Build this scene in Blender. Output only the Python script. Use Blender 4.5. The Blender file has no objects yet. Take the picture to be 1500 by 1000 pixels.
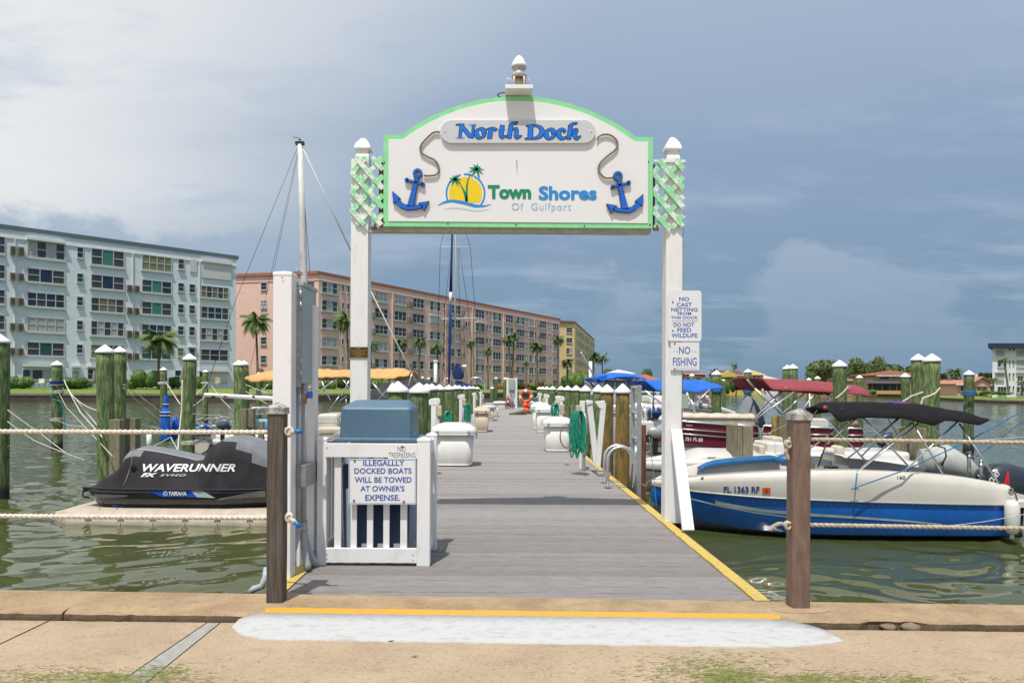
import bpy, math, random
import numpy as np
from mathutils import Vector, Matrix, noise as mnoise
from mathutils.bvhtree import BVHTree
R = math.radians
sc = bpy.context.scene
col = sc.collection
random.seed(7)
rng = np.random.default_rng(7)

# ------------------------------------------------------------------ camera
EYE = 1.3; FOC = 1050.0; ROLL = 0.0052; VX, VY = 733.0, 568.0
cam_d = bpy.data.cameras.new('camera'); cam = bpy.data.objects.new('camera', cam_d); col.objects.link(cam)
cam_d.sensor_width = 36; cam_d.lens = 36 * FOC / 1500
cam_d.shift_x = (750 - VX) / 1500; cam_d.shift_y = (VY - 500) / 1500
cam_d.clip_start = .05; cam_d.clip_end = 5000
cr, sr = math.cos(ROLL), math.sin(ROLL)
cam.matrix_world = Matrix(((cr, -sr, 0, 0), (0, 0, -1, 0), (sr, cr, 0, EYE), (0, 0, 0, 1)))
sc.camera = cam

# ------------------------------------------------------------------ light
SUN = Vector((-.12, -.39, 1)).normalized()          # towards the sun
sd = bpy.data.lights.new('sun', 'SUN'); so = bpy.data.objects.new('sun', sd); col.objects.link(so)
sd.energy = 3.7; sd.angle = R(.55); sd.color = (1, .955, .87)
so.rotation_euler = SUN.to_track_quat('Z', 'Y').to_euler(); so.location = (0, -5, 30)
world = bpy.data.worlds.new('World'); sc.world = world; world.use_nodes = True

def sky_world():
    nt = world.node_tree; N = nt.nodes; L = nt.links
    for n in list(N): N.remove(n)
    out = N.new('ShaderNodeOutputWorld'); bg = N.new('ShaderNodeBackground'); L.new(bg.outputs[0], out.inputs[0])
    sky = N.new('ShaderNodeTexSky'); sky.sky_type = 'NISHITA'; sky.sun_disc = False
    sky.sun_elevation = math.asin(SUN.z); sky.sun_rotation = math.atan2(SUN.x, SUN.y)
    sky.air_density = 1.2; sky.dust_density = 2
    tc = N.new('ShaderNodeTexCoord'); sep = N.new('ShaderNodeSeparateXYZ'); L.new(tc.outputs['Generated'], sep.inputs[0])
    def m(op, a, b=None, c=None, clamp=False):
        n = N.new('ShaderNodeMath'); n.operation = op; n.use_clamp = clamp
        for i, v in enumerate((a, b, c)):
            if v is None: continue
            if isinstance(v, (int, float)): n.inputs[i].default_value = v
            else: L.new(v, n.inputs[i])
        return n.outputs[0]
    def ramp(f, pts):
        n = N.new('ShaderNodeValToRGB'); L.new(f, n.inputs[0]); e = n.color_ramp.elements
        while len(e) < len(pts): e.new(.5)
        for i, (p, c) in enumerate(pts): e[i].position = p; e[i].color = (*c, 1)
        return n.outputs[0]
    def mixc(f, a, b):
        n = N.new('ShaderNodeMix'); n.data_type = 'RGBA'
        if isinstance(f, (int, float)): n.inputs[0].default_value = f
        else: L.new(f, n.inputs[0])
        for s, v in ((6, a), (7, b)):
            if isinstance(v, tuple): n.inputs[s].default_value = (*v, 1)
            else: L.new(v, n.inputs[s])
        return n.outputs[2]
    def noise(vec, scale, detail, rough=.5):
        n = N.new('ShaderNodeTexNoise'); L.new(vec, n.inputs['Vector']); n.inputs['Scale'].default_value = scale
        n.inputs['Detail'].default_value = detail; n.inputs['Roughness'].default_value = rough
        return n.outputs[0]
    x, y, z = sep.outputs
    zc = m('MAXIMUM', z, 0)
    # high cloud sheet: project the direction on a plane overhead
    den = m('ADD', zc, .12)
    cv = N.new('ShaderNodeCombineXYZ'); L.new(m('DIVIDE', m('MULTIPLY', x, .55), den), cv.inputs[0]); L.new(m('DIVIDE', y, den), cv.inputs[1])
    n1 = noise(cv.outputs[0], .55, 6, .52)
    n2 = noise(cv.outputs[0], 2.2, 7, .6)
    base = ramp(m('MULTIPLY', zc, 1.0), [(0, (.135, .230, .325)), (.08, (.160, .256, .365)), (.28, (.224, .312, .438)), (.48, (.335, .410, .520)), (1, (.50, .56, .63))])
    # bright veil towards the west (left of the dock)
    veil = m('MULTIPLY_ADD', x, -1.25, -.02)
    v2 = m('ADD', veil, m('MULTIPLY_ADD', n1, .9, -.45))
    v3 = m('ADD', v2, m('MULTIPLY_ADD', zc, .9, -.30))
    n = N.new('ShaderNodeMapRange'); n.interpolation_type = 'SMOOTHSTEP'; L.new(v3, n.inputs[0]); n.inputs[1].default_value = -.05; n.inputs[2].default_value = .66; veilf = n.outputs[0]
    c1 = mixc(veilf, base, (.70, .715, .72))
    # streaks
    n = N.new('ShaderNodeMapRange'); n.interpolation_type = 'SMOOTHSTEP'; L.new(n2, n.inputs[0]); n.inputs[1].default_value = .47; n.inputs[2].default_value = .70; n.inputs[4].default_value = .62; sf = n.outputs[0]
    c2 = mixc(sf, c1, (.33, .41, .54))
    # faint heaped clouds near the horizon
    cv2 = N.new('ShaderNodeCombineXYZ'); L.new(x, cv2.inputs[0]); L.new(y, cv2.inputs[1]); L.new(m('MULTIPLY', zc, 1.5), cv2.inputs[2])
    n3 = noise(cv2.outputs[0], 3.0, 2, .4); n4 = noise(cv2.outputs[0], 11, 8, .62)
    h = m('ADD', m('MULTIPLY_ADD', n3, .95, -.35), m('MULTIPLY_ADD', n4, .26, -.13))
    hh = m('SUBTRACT', h, zc)
    n = N.new('ShaderNodeMapRange'); n.interpolation_type = 'SMOOTHSTEP'; L.new(hh, n.inputs[0]); n.inputs[1].default_value = 0; n.inputs[2].default_value = .055; n.inputs[4].default_value = .85; hf = n.outputs[0]
    low = ramp(zc, [(0, (.14, .235, .345)), (.05, (.185, .28, .395)), (.20, (.31, .39, .49))])
    c3 = mixc(hf, c2, low)
    scl = N.new('ShaderNodeVectorMath'); scl.operation = 'SCALE'; scl.inputs[3].default_value = .075; L.new(sky.outputs[0], scl.inputs[0])
    c4 = mixc(.93, scl.outputs[0], c3)
    L.new(c4, bg.inputs[0]); bg.inputs[1].default_value = 1.06
sky_world()
vs = sc.view_settings; sc.display_settings.display_device = 'sRGB'
vs.view_transform = 'Standard'; vs.look = 'None'; vs.exposure = 0.22; vs.gamma = 1; vs.use_curve_mapping = False
sc.render.engine = 'CYCLES'
sc.cycles.max_bounces = 6; sc.cycles.transparent_max_bounces = 8

# ------------------------------------------------------------------ surveying: a pixel of the photograph and a distance give a place
def ray(x, y):
    a = (x - VX) / FOC; b = (VY - y) / FOC
    return Vector((a * cr - b * sr, 1, a * sr + b * cr))
def W(x, y, d):
    r = ray(x, y); return Vector((r.x * d, d, EYE + r.z * d))
def G(x, y, z=0.0):
    r = ray(x, y); return W(x, y, (z - EYE) / r.z)
def HZ(x): return VY + (x - VX) * ROLL
def onplane(x, y, P, Q):
    """ray against the vertical plane through P and Q"""
    r = ray(x, y); n = Vector((Q.y - P.y, -(Q.x - P.x), 0))
    d = n.dot(Vector((P.x, P.y, 0))) / n.dot(Vector((r.x, r.y, 0)))
    return W(x, y, d)

# ------------------------------------------------------------------ materials
MATS = {}
def mat(name, c, rough=.6, metal=0, var=0, vs_=8, stretch=(1, 1, 1), c2=None, bump=0, bs=40, spec=.5, rand=0, detail=5, coat=0, c3=None, trans=0, cut=(.35, .65), sheen=0):
    if name in MATS: return MATS[name]
    m = bpy.data.materials.new(name); m.use_nodes = True; MATS[name] = m
    nt = m.node_tree; N = nt.nodes; L = nt.links; p = N['Principled BSDF']
    p.inputs['Base Color'].default_value = (*c, 1); p.inputs['Roughness'].default_value = rough
    p.inputs['Metallic'].default_value = metal; p.inputs['Specular IOR Level'].default_value = spec
    p.inputs['Coat Weight'].default_value = coat; p.inputs['Coat Roughness'].default_value = .08
    if trans: p.inputs['Transmission Weight'].default_value = trans
    if sheen: p.inputs['Sheen Weight'].default_value = sheen
    tc = N.new('ShaderNodeTexCoord'); mp = N.new('ShaderNodeMapping'); L.new(tc.outputs['Object'], mp.inputs[0]); mp.inputs['Scale'].default_value = stretch
    cur = None
    if c2 is not None or var:
        cc = c2 if c2 is not None else tuple(max(0, k * (1 - var)) for k in c)
        n = N.new('ShaderNodeTexNoise'); n.inputs['Scale'].default_value = vs_; n.inputs['Detail'].default_value = detail; n.inputs['Roughness'].default_value = .62
        if rand:
            oi = N.new('ShaderNodeObjectInfo'); mu = N.new('ShaderNodeMath'); mu.operation = 'MULTIPLY'; mu.inputs[1].default_value = 57
            L.new(oi.outputs['Random'], mu.inputs[0]); n.noise_dimensions = '4D'; L.new(mu.outputs[0], n.inputs['W'])
        L.new(mp.outputs[0], n.inputs['Vector'])
        rp = N.new('ShaderNodeValToRGB'); L.new(n.outputs[0], rp.inputs[0]); e = rp.color_ramp.elements
        e[0].position = cut[0]; e[1].position = cut[1]; e[0].color = (*c, 1); e[1].color = (*cc, 1)
        if c3 is not None:
            k = e.new((cut[0] + cut[1]) / 2); k.color = (*c3, 1)
        cur = rp.outputs[0]
    if rand:
        oi = N.new('ShaderNodeObjectInfo'); hs = N.new('ShaderNodeHueSaturation')
        mr = N.new('ShaderNodeMapRange'); L.new(oi.outputs['Random'], mr.inputs[0]); mr.inputs[3].default_value = 1 - rand; mr.inputs[4].default_value = 1 + rand
        L.new(mr.outputs[0], hs.inputs['Value'])
        if cur: L.new(cur, hs.inputs['Color'])
        else: hs.inputs['Color'].default_value = (*c, 1)
        cur = hs.outputs[0]
    if cur: L.new(cur, p.inputs['Base Color'])
    if bump:
        n = N.new('ShaderNodeTexNoise'); n.inputs['Scale'].default_value = bs; n.inputs['Detail'].default_value = 4; L.new(mp.outputs[0], n.inputs['Vector'])
        b = N.new('ShaderNodeBump'); b.inputs['Strength'].default_value = bump; b.inputs['Distance'].default_value = .01
        L.new(n.outputs[0], b.inputs['Height']); L.new(b.outputs[0], p.inputs['Normal'])
    return m

white_paint = mat('white_paint', (.80, .80, .79), .45, var=.16, vs_=6, stretch=(3, 3, .8), cut=(.5, .8), bump=.12, bs=60)
white_vinyl = mat('white_vinyl', (.80, .80, .80), .38, c2=(.66, .64, .60), vs_=5, stretch=(2, 2, 1), cut=(.52, .82))
white_cap = mat('white_cap_plastic', (.80, .80, .80), .4, var=.15, vs_=5, cut=(.5, .8), rand=.05)
sign_white = mat('sign_white', (.80, .795, .80), .35, var=.04, vs_=2)
sign_edge = mat('sign_board_edge', (.55, .50, .42), .6, var=.3, vs_=9)
mint = mat('mint_green_paint', (.27, .72, .36), .5, var=.12, vs_=14)
mint_old = mat('flaking_mint_paint', (.30, .68, .38), .6, c2=(.78, .80, .76), vs_=18, cut=(.50, .56), bump=.3, bs=50)
rust = mat('rust', (.20, .09, .04), .8, var=.6, vs_=20)
steel = mat('galvanised_steel', (.52, .53, .53), .35, .85, var=.25, vs_=20)
alu = mat('aluminium_tube', (.72, .73, .74), .3, .8, var=.12, vs_=10)
dull_alu = mat('dull_aluminium', (.42, .44, .45), .5, .5, var=.2, vs_=14)
cabinet_green = mat('grey_green_enamel', (.36, .43, .40), .45, var=.12, vs_=5, bump=.05)
conduit_grey = mat('grey_conduit', (.36, .38, .40), .5, var=.15, vs_=12)
pal_blue = (.018, .13, .58)
anchor_blue = mat('anchor_blue', (.015, .14, .62), .3, var=.08, vs_=8)
letter_blue = mat('sign_letter_blue', (.02, .13, .46), .5)
logo_blue = mat('logo_blue', (.02, .26, .62), .4)
logo_green = mat('logo_green', (.008, .24, .12), .4)
logo_pale = mat('logo_pale_blue', (.30, .52, .66), .5)
logo_faint = mat('logo_faint_blue', (.55, .68, .76), .5)
logo_yellow = mat('logo_yellow', (.85, .60, .01), .4)
black = mat('black_paint', (.012, .012, .015), .4)
black_rubber = mat('black_rubber', (.018, .018, .02), .6, var=.3, vs_=20)
plaque_grey = mat('plaque_grey', (.58, .60, .63), .4, var=.05)
tan_rope = mat('weathered_rope', (.33, .27, .19), .9, var=.55, vs_=90, bump=.4, bs=300)
white_rope = mat('white_rope', (.74, .68, .60), .85, c2=(.52, .43, .35), vs_=60, bump=.4, bs=300)
grey_rope = mat('grey_twisted_rope', (.52, .46, .36), .9, c2=(.30, .25, .19), vs_=60, bump=.4, bs=300)
line_white = mat('mooring_line_white', (.66, .63, .56), .8, var=.3, vs_=30)
line_blue = mat('mooring_line_blue', (.02, .17, .42), .7, var=.3, vs_=30)
line_teal = mat('teal_line', (.01, .27, .30), .7, var=.3, vs_=30)
hose_green = mat('green_hose', (.005, .27, .17), .35, var=.35, vs_=20)
hose_grey = mat('grey_hose', (.38, .42, .45), .4, var=.15, vs_=15)
yellow_paint = mat('yellow_paint', (.60, .32, .03), .6, c2=(.42, .27, .10), vs_=9, cut=(.52, .78), bump=.3, bs=60, detail=8)
yellow_edge = mat('worn_yellow_paint', (.55, .38, .055), .7, c2=(.36, .31, .20), vs_=22, cut=(.47, .64), bump=.3, bs=60, detail=8)
white_slab = mat('whitewashed_concrete', (.47, .475, .485), .85, c2=(.36, .335, .31), vs_=13, stretch=(1, 2.4, 1), cut=(.50, .76), bump=.7, bs=70, detail=10)
plank_mat = mat('weathered_deck_board', (.38, .355, .345), .85, c2=(.18, .163, .158), c3=(.29, .27, .265), vs_=7, stretch=(1.1, 26, 8), cut=(.28, .72), bump=.8, bs=40, rand=.13, detail=8)
timber_grey = mat('weathered_timber', (.27, .25, .17), .85, c2=(.13, .12, .07), vs_=9, stretch=(5, 5, .5), bump=.5, bs=30, rand=.1)
bollard_dark = mat('dark_weathered_post', (.13, .105, .085), .8, c2=(.055, .043, .035), vs_=9, stretch=(7, 7, .4), bump=.5, bs=30)
bollard_brown = mat('brown_painted_post', (.21, .135, .105), .6, c2=(.13, .085, .068), vs_=8, stretch=(3, 3, .8), bump=.25, bs=60)
post_cap = mat('weathered_post_cap', (.40, .40, .40), .6, c2=(.17, .14, .12), vs_=22, cut=(.45, .62), bump=.4)
def pile_mat(name, a, b, c):
    m = mat(name, a, .85, c2=b, c3=c, vs_=6.5, stretch=(4.5, 4.5, .8), cut=(.38, .64), bump=.9, bs=26, rand=.16, detail=10)
    nt = m.node_tree; N = nt.nodes; L = nt.links; p = N['Principled BSDF']; src = p.inputs['Base Color'].links[0].from_socket
    tc = N.new('ShaderNodeTexCoord'); sp = N.new('ShaderNodeSeparateXYZ'); L.new(tc.outputs['Object'], sp.inputs[0])
    n = N.new('ShaderNodeTexNoise'); n.inputs['Scale'].default_value = 9; L.new(tc.outputs['Object'], n.inputs['Vector'])
    ad = N.new('ShaderNodeMath'); ad.operation = 'MULTIPLY_ADD'; ad.inputs[1].default_value = .22; L.new(n.outputs[0], ad.inputs[0]); L.new(sp.outputs[2], ad.inputs[2])
    mr = N.new('ShaderNodeMapRange'); L.new(ad.outputs[0], mr.inputs[0]); mr.inputs[1].default_value = .22; mr.inputs[2].default_value = .36
    mx = N.new('ShaderNodeMix'); mx.data_type = 'RGBA'; L.new(mr.outputs[0], mx.inputs[0]); mx.inputs[6].default_value = (.022, .024, .016, 1); L.new(src, mx.inputs[7]); L.new(mx.outputs[2], p.inputs['Base Color'])
    return m
pile_green = pile_mat('green_treated_pile', (.035, .080, .028), (.27, .25, .12), (.105, .165, .055))
pile_brown = pile_mat('brown_treated_pile', (.075, .065, .03), (.33, .16, .035), (.19, .14, .04))
pile_band = mat('wet_pile_band', (.010, .014, .022), .3, var=.3)
bin_blue = mat('slate_blue_plastic', (.065, .135, .205), .42, c2=(.085, .165, .235), vs_=3, bump=.05, bs=120)
bin_dark = mat('dark_blue_plastic', (.055, .085, .15), .5, var=.3, vs_=5, stretch=(1, 1, .4))
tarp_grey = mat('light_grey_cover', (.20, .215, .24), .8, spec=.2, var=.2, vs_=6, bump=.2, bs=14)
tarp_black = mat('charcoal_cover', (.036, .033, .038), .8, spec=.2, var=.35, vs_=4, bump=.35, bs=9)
gel_black = mat('black_gelcoat', (.012, .012, .015), .15, coat=.5)
gel_blue = mat('blue_gelcoat', (.008, .135, .52), .16, c2=(.006, .095, .40), vs_=3, coat=.6)
gel_white = mat('white_gelcoat', (.72, .71, .68), .25, var=.10, vs_=4, coat=.3)
gel_cream = mat('cream_gelcoat', (.62, .585, .53), .28, var=.10, vs_=3, coat=.3)
stripe_grey = mat('hull_stripe', (.42, .50, .54), .35, var=.2)
bottom_grey = mat('bottom_paint_grey', (.085, .10, .14), .7, c2=(.20, .21, .24), vs_=12, cut=(.5, .7))
maroon = mat('maroon_panel', (.17, .012, .030), .3, var=.15, vs_=4)
maroon_cloth = mat('maroon_canvas', (.27, .045, .060), .85, var=.22, vs_=6, bump=.25, bs=12)
black_cloth = mat('black_canvas', (.012, .011, .013), .9, spec=.15, var=.3, vs_=6, bump=.3, bs=12)
blue_cloth = mat('royal_blue_canvas', (.008, .13, .60), .8, var=.3, vs_=7, bump=.25, bs=12)
navy_cloth = mat('navy_canvas', (.008, .035, .17), .85, var=.3, vs_=7, bump=.25, bs=12)
tan_cloth = mat('tan_canvas', (.62, .36, .13), .85, var=.25, vs_=6, bump=.25, bs=12)
seat_cream = mat('cream_vinyl_seat', (.60, .52, .41), .55, var=.2, vs_=6, bump=.1)
seat_blue = mat('blue_vinyl_seat', (.010, .11, .29), .45, var=.2, vs_=6)
sky_trim = mat('sky_blue_trim', (.12, .42, .58), .5, var=.15)
float_tan = mat('tan_float_plastic', (.48, .42, .34), .6, c2=(.37, .32, .25), vs_=7, bump=.15, bs=80)
box_tan = mat('tan_dock_box', (.55, .45, .35), .5, var=.12, vs_=6)
window_grey = mat('clear_vinyl_window', (.25, .27, .29), .25, var=.3, vs_=5)
orange = mat('orange_plastic', (.75, .10, .02), .45, var=.15)
red = mat('red_enamel', (.5, .012, .02), .35, var=.1)
wire_dark = mat('dark_cable', (.02, .02, .022), .5)
concrete_grey = mat('grey_patch_concrete', (.36, .36, .35), .9, c2=(.26, .25, .22), vs_=14, bump=.6, bs=90)

def concrete(name, a, b, dark, big=2.2):
    m = mat(name, a, .92)
    nt = m.node_tree; N = nt.nodes; L = nt.links; p = N['Principled BSDF']
    ge = N.new('ShaderNodeNewGeometry')
    def noise(s, d, st=(1, 1, 1)):
        mp = N.new('ShaderNodeMapping'); mp.inputs['Scale'].default_value = st; L.new(ge.outputs['Position'], mp.inputs[0])
        n = N.new('ShaderNodeTexNoise'); n.inputs['Scale'].default_value = s; n.inputs['Detail'].default_value = d; n.inputs['Roughness'].default_value = .65; L.new(mp.outputs[0], n.inputs['Vector']); return n.outputs[0]
    def mix(f, x, y, lo, hi, amt=1):
        mr = N.new('ShaderNodeMapRange'); L.new(f, mr.inputs[0]); mr.inputs[1].default_value = lo; mr.inputs[2].default_value = hi; mr.inputs[4].default_value = amt
        n = N.new('ShaderNodeMix'); n.data_type = 'RGBA'; L.new(mr.outputs[0], n.inputs[0])
        for s, v in ((6, x), (7, y)):
            if isinstance(v, tuple): n.inputs[s].default_value = (*v, 1)
            else: L.new(v, n.inputs[s])
        return n.outputs[2]
    c = mix(noise(big, 8), a, b, .35, .62)
    c = mix(noise(5, 8, (1, 2.2, 1)), c, dark, .56, .78, .55)
    c = mix(noise(26, 6, (1, 1.6, 1)), c, dark, .54, .74, .50)
    vo = N.new('ShaderNodeTexVoronoi'); vo.inputs['Scale'].default_value = 95; L.new(ge.outputs['Position'], vo.inputs['Vector'])
    c = mix(vo.outputs['Distance'], (a[0] * 1.25, a[1] * 1.2, a[2] * 1.15), c, .05, .42)
    f = noise(170, 3)
    c = mix(f, c, dark, .56, .70, .75)
    L.new(c, p.inputs['Base Color'])
    b_ = N.new('ShaderNodeBump'); b_.inputs['Strength'].default_value = .6; b_.inputs['Distance'].default_value = .006; L.new(f, b_.inputs['Height'])
    b2 = N.new('ShaderNodeBump'); b2.inputs['Strength'].default_value = .5; b2.inputs['Distance'].default_value = .02; L.new(noise(14, 5), b2.inputs['Height']); L.new(b_.outputs[0], b2.inputs['Normal'])
    L.new(b2.outputs[0], p.inputs['Normal'])
    return m
walk_mat = concrete('tan_aggregate_concrete', (.425, .325, .225), (.35, .265, .18), (.15, .11, .075))
cap_mat = concrete('seawall_cap_concrete', (.41, .30, .185), (.27, .185, .105), (.12, .085, .05), 3.2)

# ------------------------------------------------------------------ mesh builder
class MB:
    def __init__(s): s.v = []; s.f = []; s.m = []; s.sm = []
    def add(s, vs_, fs, mi=0, sm=False):
        o = len(s.v); s.v.extend(tuple(q) for q in vs_)
        for f in fs: s.f.append(tuple(i + o for i in f)); s.m.append(mi); s.sm.append(sm)
        return s
    def box(s, x0, x1, y0, y1, z0, z1, mi=0, M=None):
        p = [Vector((x, y, z)) for z in (z0, z1) for y in (y0, y1) for x in (x0, x1)]
        if M is not None: p = [M @ q for q in p]
        return s.add(p, [(0, 2, 3, 1), (4, 5, 7, 6), (0, 1, 5, 4), (2, 6, 7, 3), (0, 4, 6, 2), (1, 3, 7, 5)], mi)
    def cbox(s, c, sx, sy, sz, mi=0, rot=None):
        M = Matrix.Translation(c) @ (rot.to_4x4() if rot is not None else Matrix.Identity(4))
        return s.box(-sx / 2, sx / 2, -sy / 2, sy / 2, -sz / 2, sz / 2, mi, M)
    def frames(s, pts):
        pts = [Vector(p) for p in pts]; out = []; n0 = None
        for i, p in enumerate(pts):
            t = (pts[min(i + 1, len(pts) - 1)] - pts[max(i - 1, 0)]).normalized()
            if n0 is None:
                a = Vector((0, 0, 1)) if abs(t.z) < .9 else Vector((1, 0, 0)); n0 = (a - t * a.dot(t)).normalized()
            else:
                n0 = n0 - t * n0.dot(t); n0 = n0.normalized() if n0.length > 1e-6 else Vector((1, 0, 0))
            out.append((p, n0, t.cross(n0)))
        return out
    def tube(s, pts, r, n=8, caps=True, mi=0, sm=True):
        fr = s.frames(pts); k = len(fr); rr = r if isinstance(r, (list, tuple)) else [r] * k
        vs_ = []
        for (p, a, b), q in zip(fr, rr):
            for j in range(n):
                t = 2 * math.pi * j / n; vs_.append(p + (a * math.cos(t) + b * math.sin(t)) * q)
        fs = [(i * n + j, i * n + (j + 1) % n, (i + 1) * n + (j + 1) % n, (i + 1) * n + j) for i in range(k - 1) for j in range(n)]
        s.add(vs_, fs, mi, sm)
        if caps:
            o = len(s.v) - len(vs_); s.f.append(tuple(range(o + n - 1, o - 1, -1))); s.f.append(tuple(range(o + (k - 1) * n, o + k * n))); s.m += [mi, mi]; s.sm += [False, False]
        return s
    def rope(s, pts, r, pitch=.09, n=12, step=None):
        """three-strand laid rope"""
        step = step or r * .9
        P = [Vector(pts[0])]
        for a, b in zip(pts[:-1], pts[1:]):
            a = Vector(a); b = Vector(b); L = (b - a).length; k = max(1, int(L / step))
            for i in range(1, k + 1): P.append(a.lerp(b, i / k))
        fr = s.frames(P); acc = 0; vs_ = []
        for i, (p, a, b) in enumerate(fr):
            if i: acc += (P[i] - P[i - 1]).length
            ph = 2 * math.pi * acc / pitch
            for j in range(n):
                t = 2 * math.pi * j / n; q = r * (.62 + .46 * abs(math.cos(1.5 * (t - ph))) ** .8)
                vs_.append(p + (a * math.cos(t) + b * math.sin(t)) * q)
        k = len(fr)
        s.add(vs_, [(i * n + j, i * n + (j + 1) % n, (i + 1) * n + (j + 1) % n, (i + 1) * n + j) for i in range(k - 1) for j in range(n)], 0, True)
        o = len(s.v) - len(vs_); s.f.append(tuple(range(o + n - 1, o - 1, -1))); s.f.append(tuple(range(o + (k - 1) * n, o + k * n))); s.m += [0, 0]; s.sm += [False, False]
        return s
    def lathe(s, prof, c=(0, 0, 0), n=16, mi=0, sm=True, sq=False, ph=0):
        vs_ = []
        for r, z in prof:
            for j in range(n):
                t = 2 * math.pi * j / n + ph; vs_.append((c[0] + r * math.cos(t), c[1] + r * math.sin(t), c[2] + z))
        k = len(prof)
        s.add(vs_, [(i * n + j, i * n + (j + 1) % n, (i + 1) * n + (j + 1) % n, (i + 1) * n + j) for i in range(k - 1) for j in range(n)], mi, sm)
        o = len(s.v) - len(vs_); s.f.append(tuple(range(o + n - 1, o - 1, -1))); s.f.append(tuple(range(o + (k - 1) * n, o + k * n))); s.m += [mi, mi]; s.sm += [False, False]
        return s
    def prism(s, poly, y0, y1, mi=0):
        """poly in (x,z), front face at y0"""
        n = len(poly); vs_ = [(x, y0, z) for x, z in poly] + [(x, y1, z) for x, z in poly]
        s.add(vs_, [tuple(range(n)), tuple(range(2 * n - 1, n - 1, -1))] + [(i, n + i, n + (i + 1) % n, (i + 1) % n) for i in range(n)], mi)
        return s
    def slab(s, poly, z0, z1, mi=0):
        """poly list of (x,y) or 3D tops"""
        n = len(poly); vs_ = [(p[0], p[1], z1) for p in poly] + [(p[0], p[1], z0) for p in poly]
        s.add(vs_, [tuple(range(n)), tuple(range(2 * n - 1, n - 1, -1))] + [(i, (i + 1) % n, n + (i + 1) % n, n + i) for i in range(n)], mi)
        return s
    def surf(s, fn, nu, nv, mi=0, sm=True, wu=False):
        vs_ = [fn(i / nu, j / nv) for i in range(nu + 1) for j in range(nv + 1)]
        fs = [(i * (nv + 1) + j, (i + 1) * (nv + 1) + j, (i + 1) * (nv + 1) + j + 1, i * (nv + 1) + j + 1) for i in range(nu) for j in range(nv)]
        return s.add(vs_, fs, mi, sm)
    def loft(s, secs, mi=0, sm=True, close=False, caps=False):
        n = len(secs[0]); k = len(secs); vs_ = [p for q in secs for p in q]; jn = n if close else n - 1
        fs = [(i * n + j, i * n + (j + 1) % n, (i + 1) * n + (j + 1) % n, (i + 1) * n + j) for i in range(k - 1) for j in range(jn)]
        s.add(vs_, fs, mi, sm)
        if caps:
            o = len(s.v) - len(vs_); s.f.append(tuple(range(o, o + n))); s.f.append(tuple(range(o + (k - 1) * n, o + k * n))); s.m += [mi, mi]; s.sm += [False, False]
        return s
    def ball(s, c, rx, ry, rz, n=10, m_=6, mi=0, jit=0):
        vs_ = []
        for i in range(m_ + 1):
            a = math.pi * i / m_
            for j in range(n):
                t = 2 * math.pi * j / n; q = 1 + jit * (mnoise.noise(Vector((i * 1.7, j * 2.3, c[0] * 5)))); vs_.append((c[0] + rx * q * math.sin(a) * math.cos(t), c[1] + ry * q * math.sin(a) * math.sin(t), c[2] + rz * q * math.cos(a)))
        return s.add(vs_, [(i * n + j, i * n + (j + 1) % n, (i + 1) * n + (j + 1) % n, (i + 1) * n + j) for i in range(m_) for j in range(n)], mi, True)
    def mesh(s, name, mats, off=None):
        me = bpy.data.meshes.new(name)
        v = s.v if off is None else [(p[0] - off[0], p[1] - off[1], p[2] - off[2]) for p in s.v]
        me.from_pydata(v, [], s.f); mats = mats if isinstance(mats, (list, tuple)) else [mats]
        for m in mats: me.materials.append(m)
        me.polygons.foreach_set('material_index', s.m); me.polygons.foreach_set('use_smooth', s.sm)
        me.update(); return me

def rootloc(o):
    l = Vector((0, 0, 0))
    while o is not None: l += o.location; o = o.parent
    return l
def put(name, mb, mats, parent=None, local=False, loc=None, bev=0, solid=0, kind=None, label=None, seg=2):
    """link ONE mesh object; world coordinates unless local"""
    if parent is not None:
        off = None if local else rootloc(parent); l = Vector((0, 0, 0))
    else:
        l = Vector(loc) if loc is not None else Vector((0, 0, 0)); off = None if local else l
    me = mb if isinstance(mb, bpy.types.Mesh) else mb.mesh(name, mats, off)
    o = bpy.data.objects.new(name, me); col.objects.link(o); o.location = l
    if parent is not None: o.parent = parent
    if solid:
        d = o.modifiers.new('solid', 'SOLIDIFY'); d.thickness = solid; d.offset = 0
    if bev:
        b = o.modifiers.new('bevel', 'BEVEL'); b.width = bev; b.segments = seg; b.limit_method = 'ANGLE'; b.angle_limit = R(40); b.harden_normals = False
    if kind: o['kind'] = kind
    if label: o['label'] = label
    return o
def thing(name, label, cat, loc=(0, 0, 0), group=None, rotz=0):
    o = bpy.data.objects.new(name, None); col.objects.link(o); o.location = loc; o.rotation_euler = (0, 0, rotz); o.empty_display_size = .2
    o['label'] = label; o['category'] = cat
    if group: o['group'] = group
    return o
def tag(o, label, cat, group=None):
    o['label'] = label; o['category'] = cat
    if group: o['group'] = group
    return o
def single(name, mb, mats, label, cat, loc, group=None, **k):
    return tag(put(name, mb, mats, None, loc=loc, **k), label, cat, group)
def clone(o, parent=None):
    c = o.copy(); col.objects.link(c)
    if parent is not None: c.parent = parent
    for ch in list(o.children): clone(ch, c)
    return c
def inst(name, me, parent, loc=(0, 0, 0), rot=(0, 0, 0), scale=(1, 1, 1)):
    o = bpy.data.objects.new(name, me); col.objects.link(o); o.parent = parent; o.location = loc; o.rotation_euler = rot; o.scale = scale; return o

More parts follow.
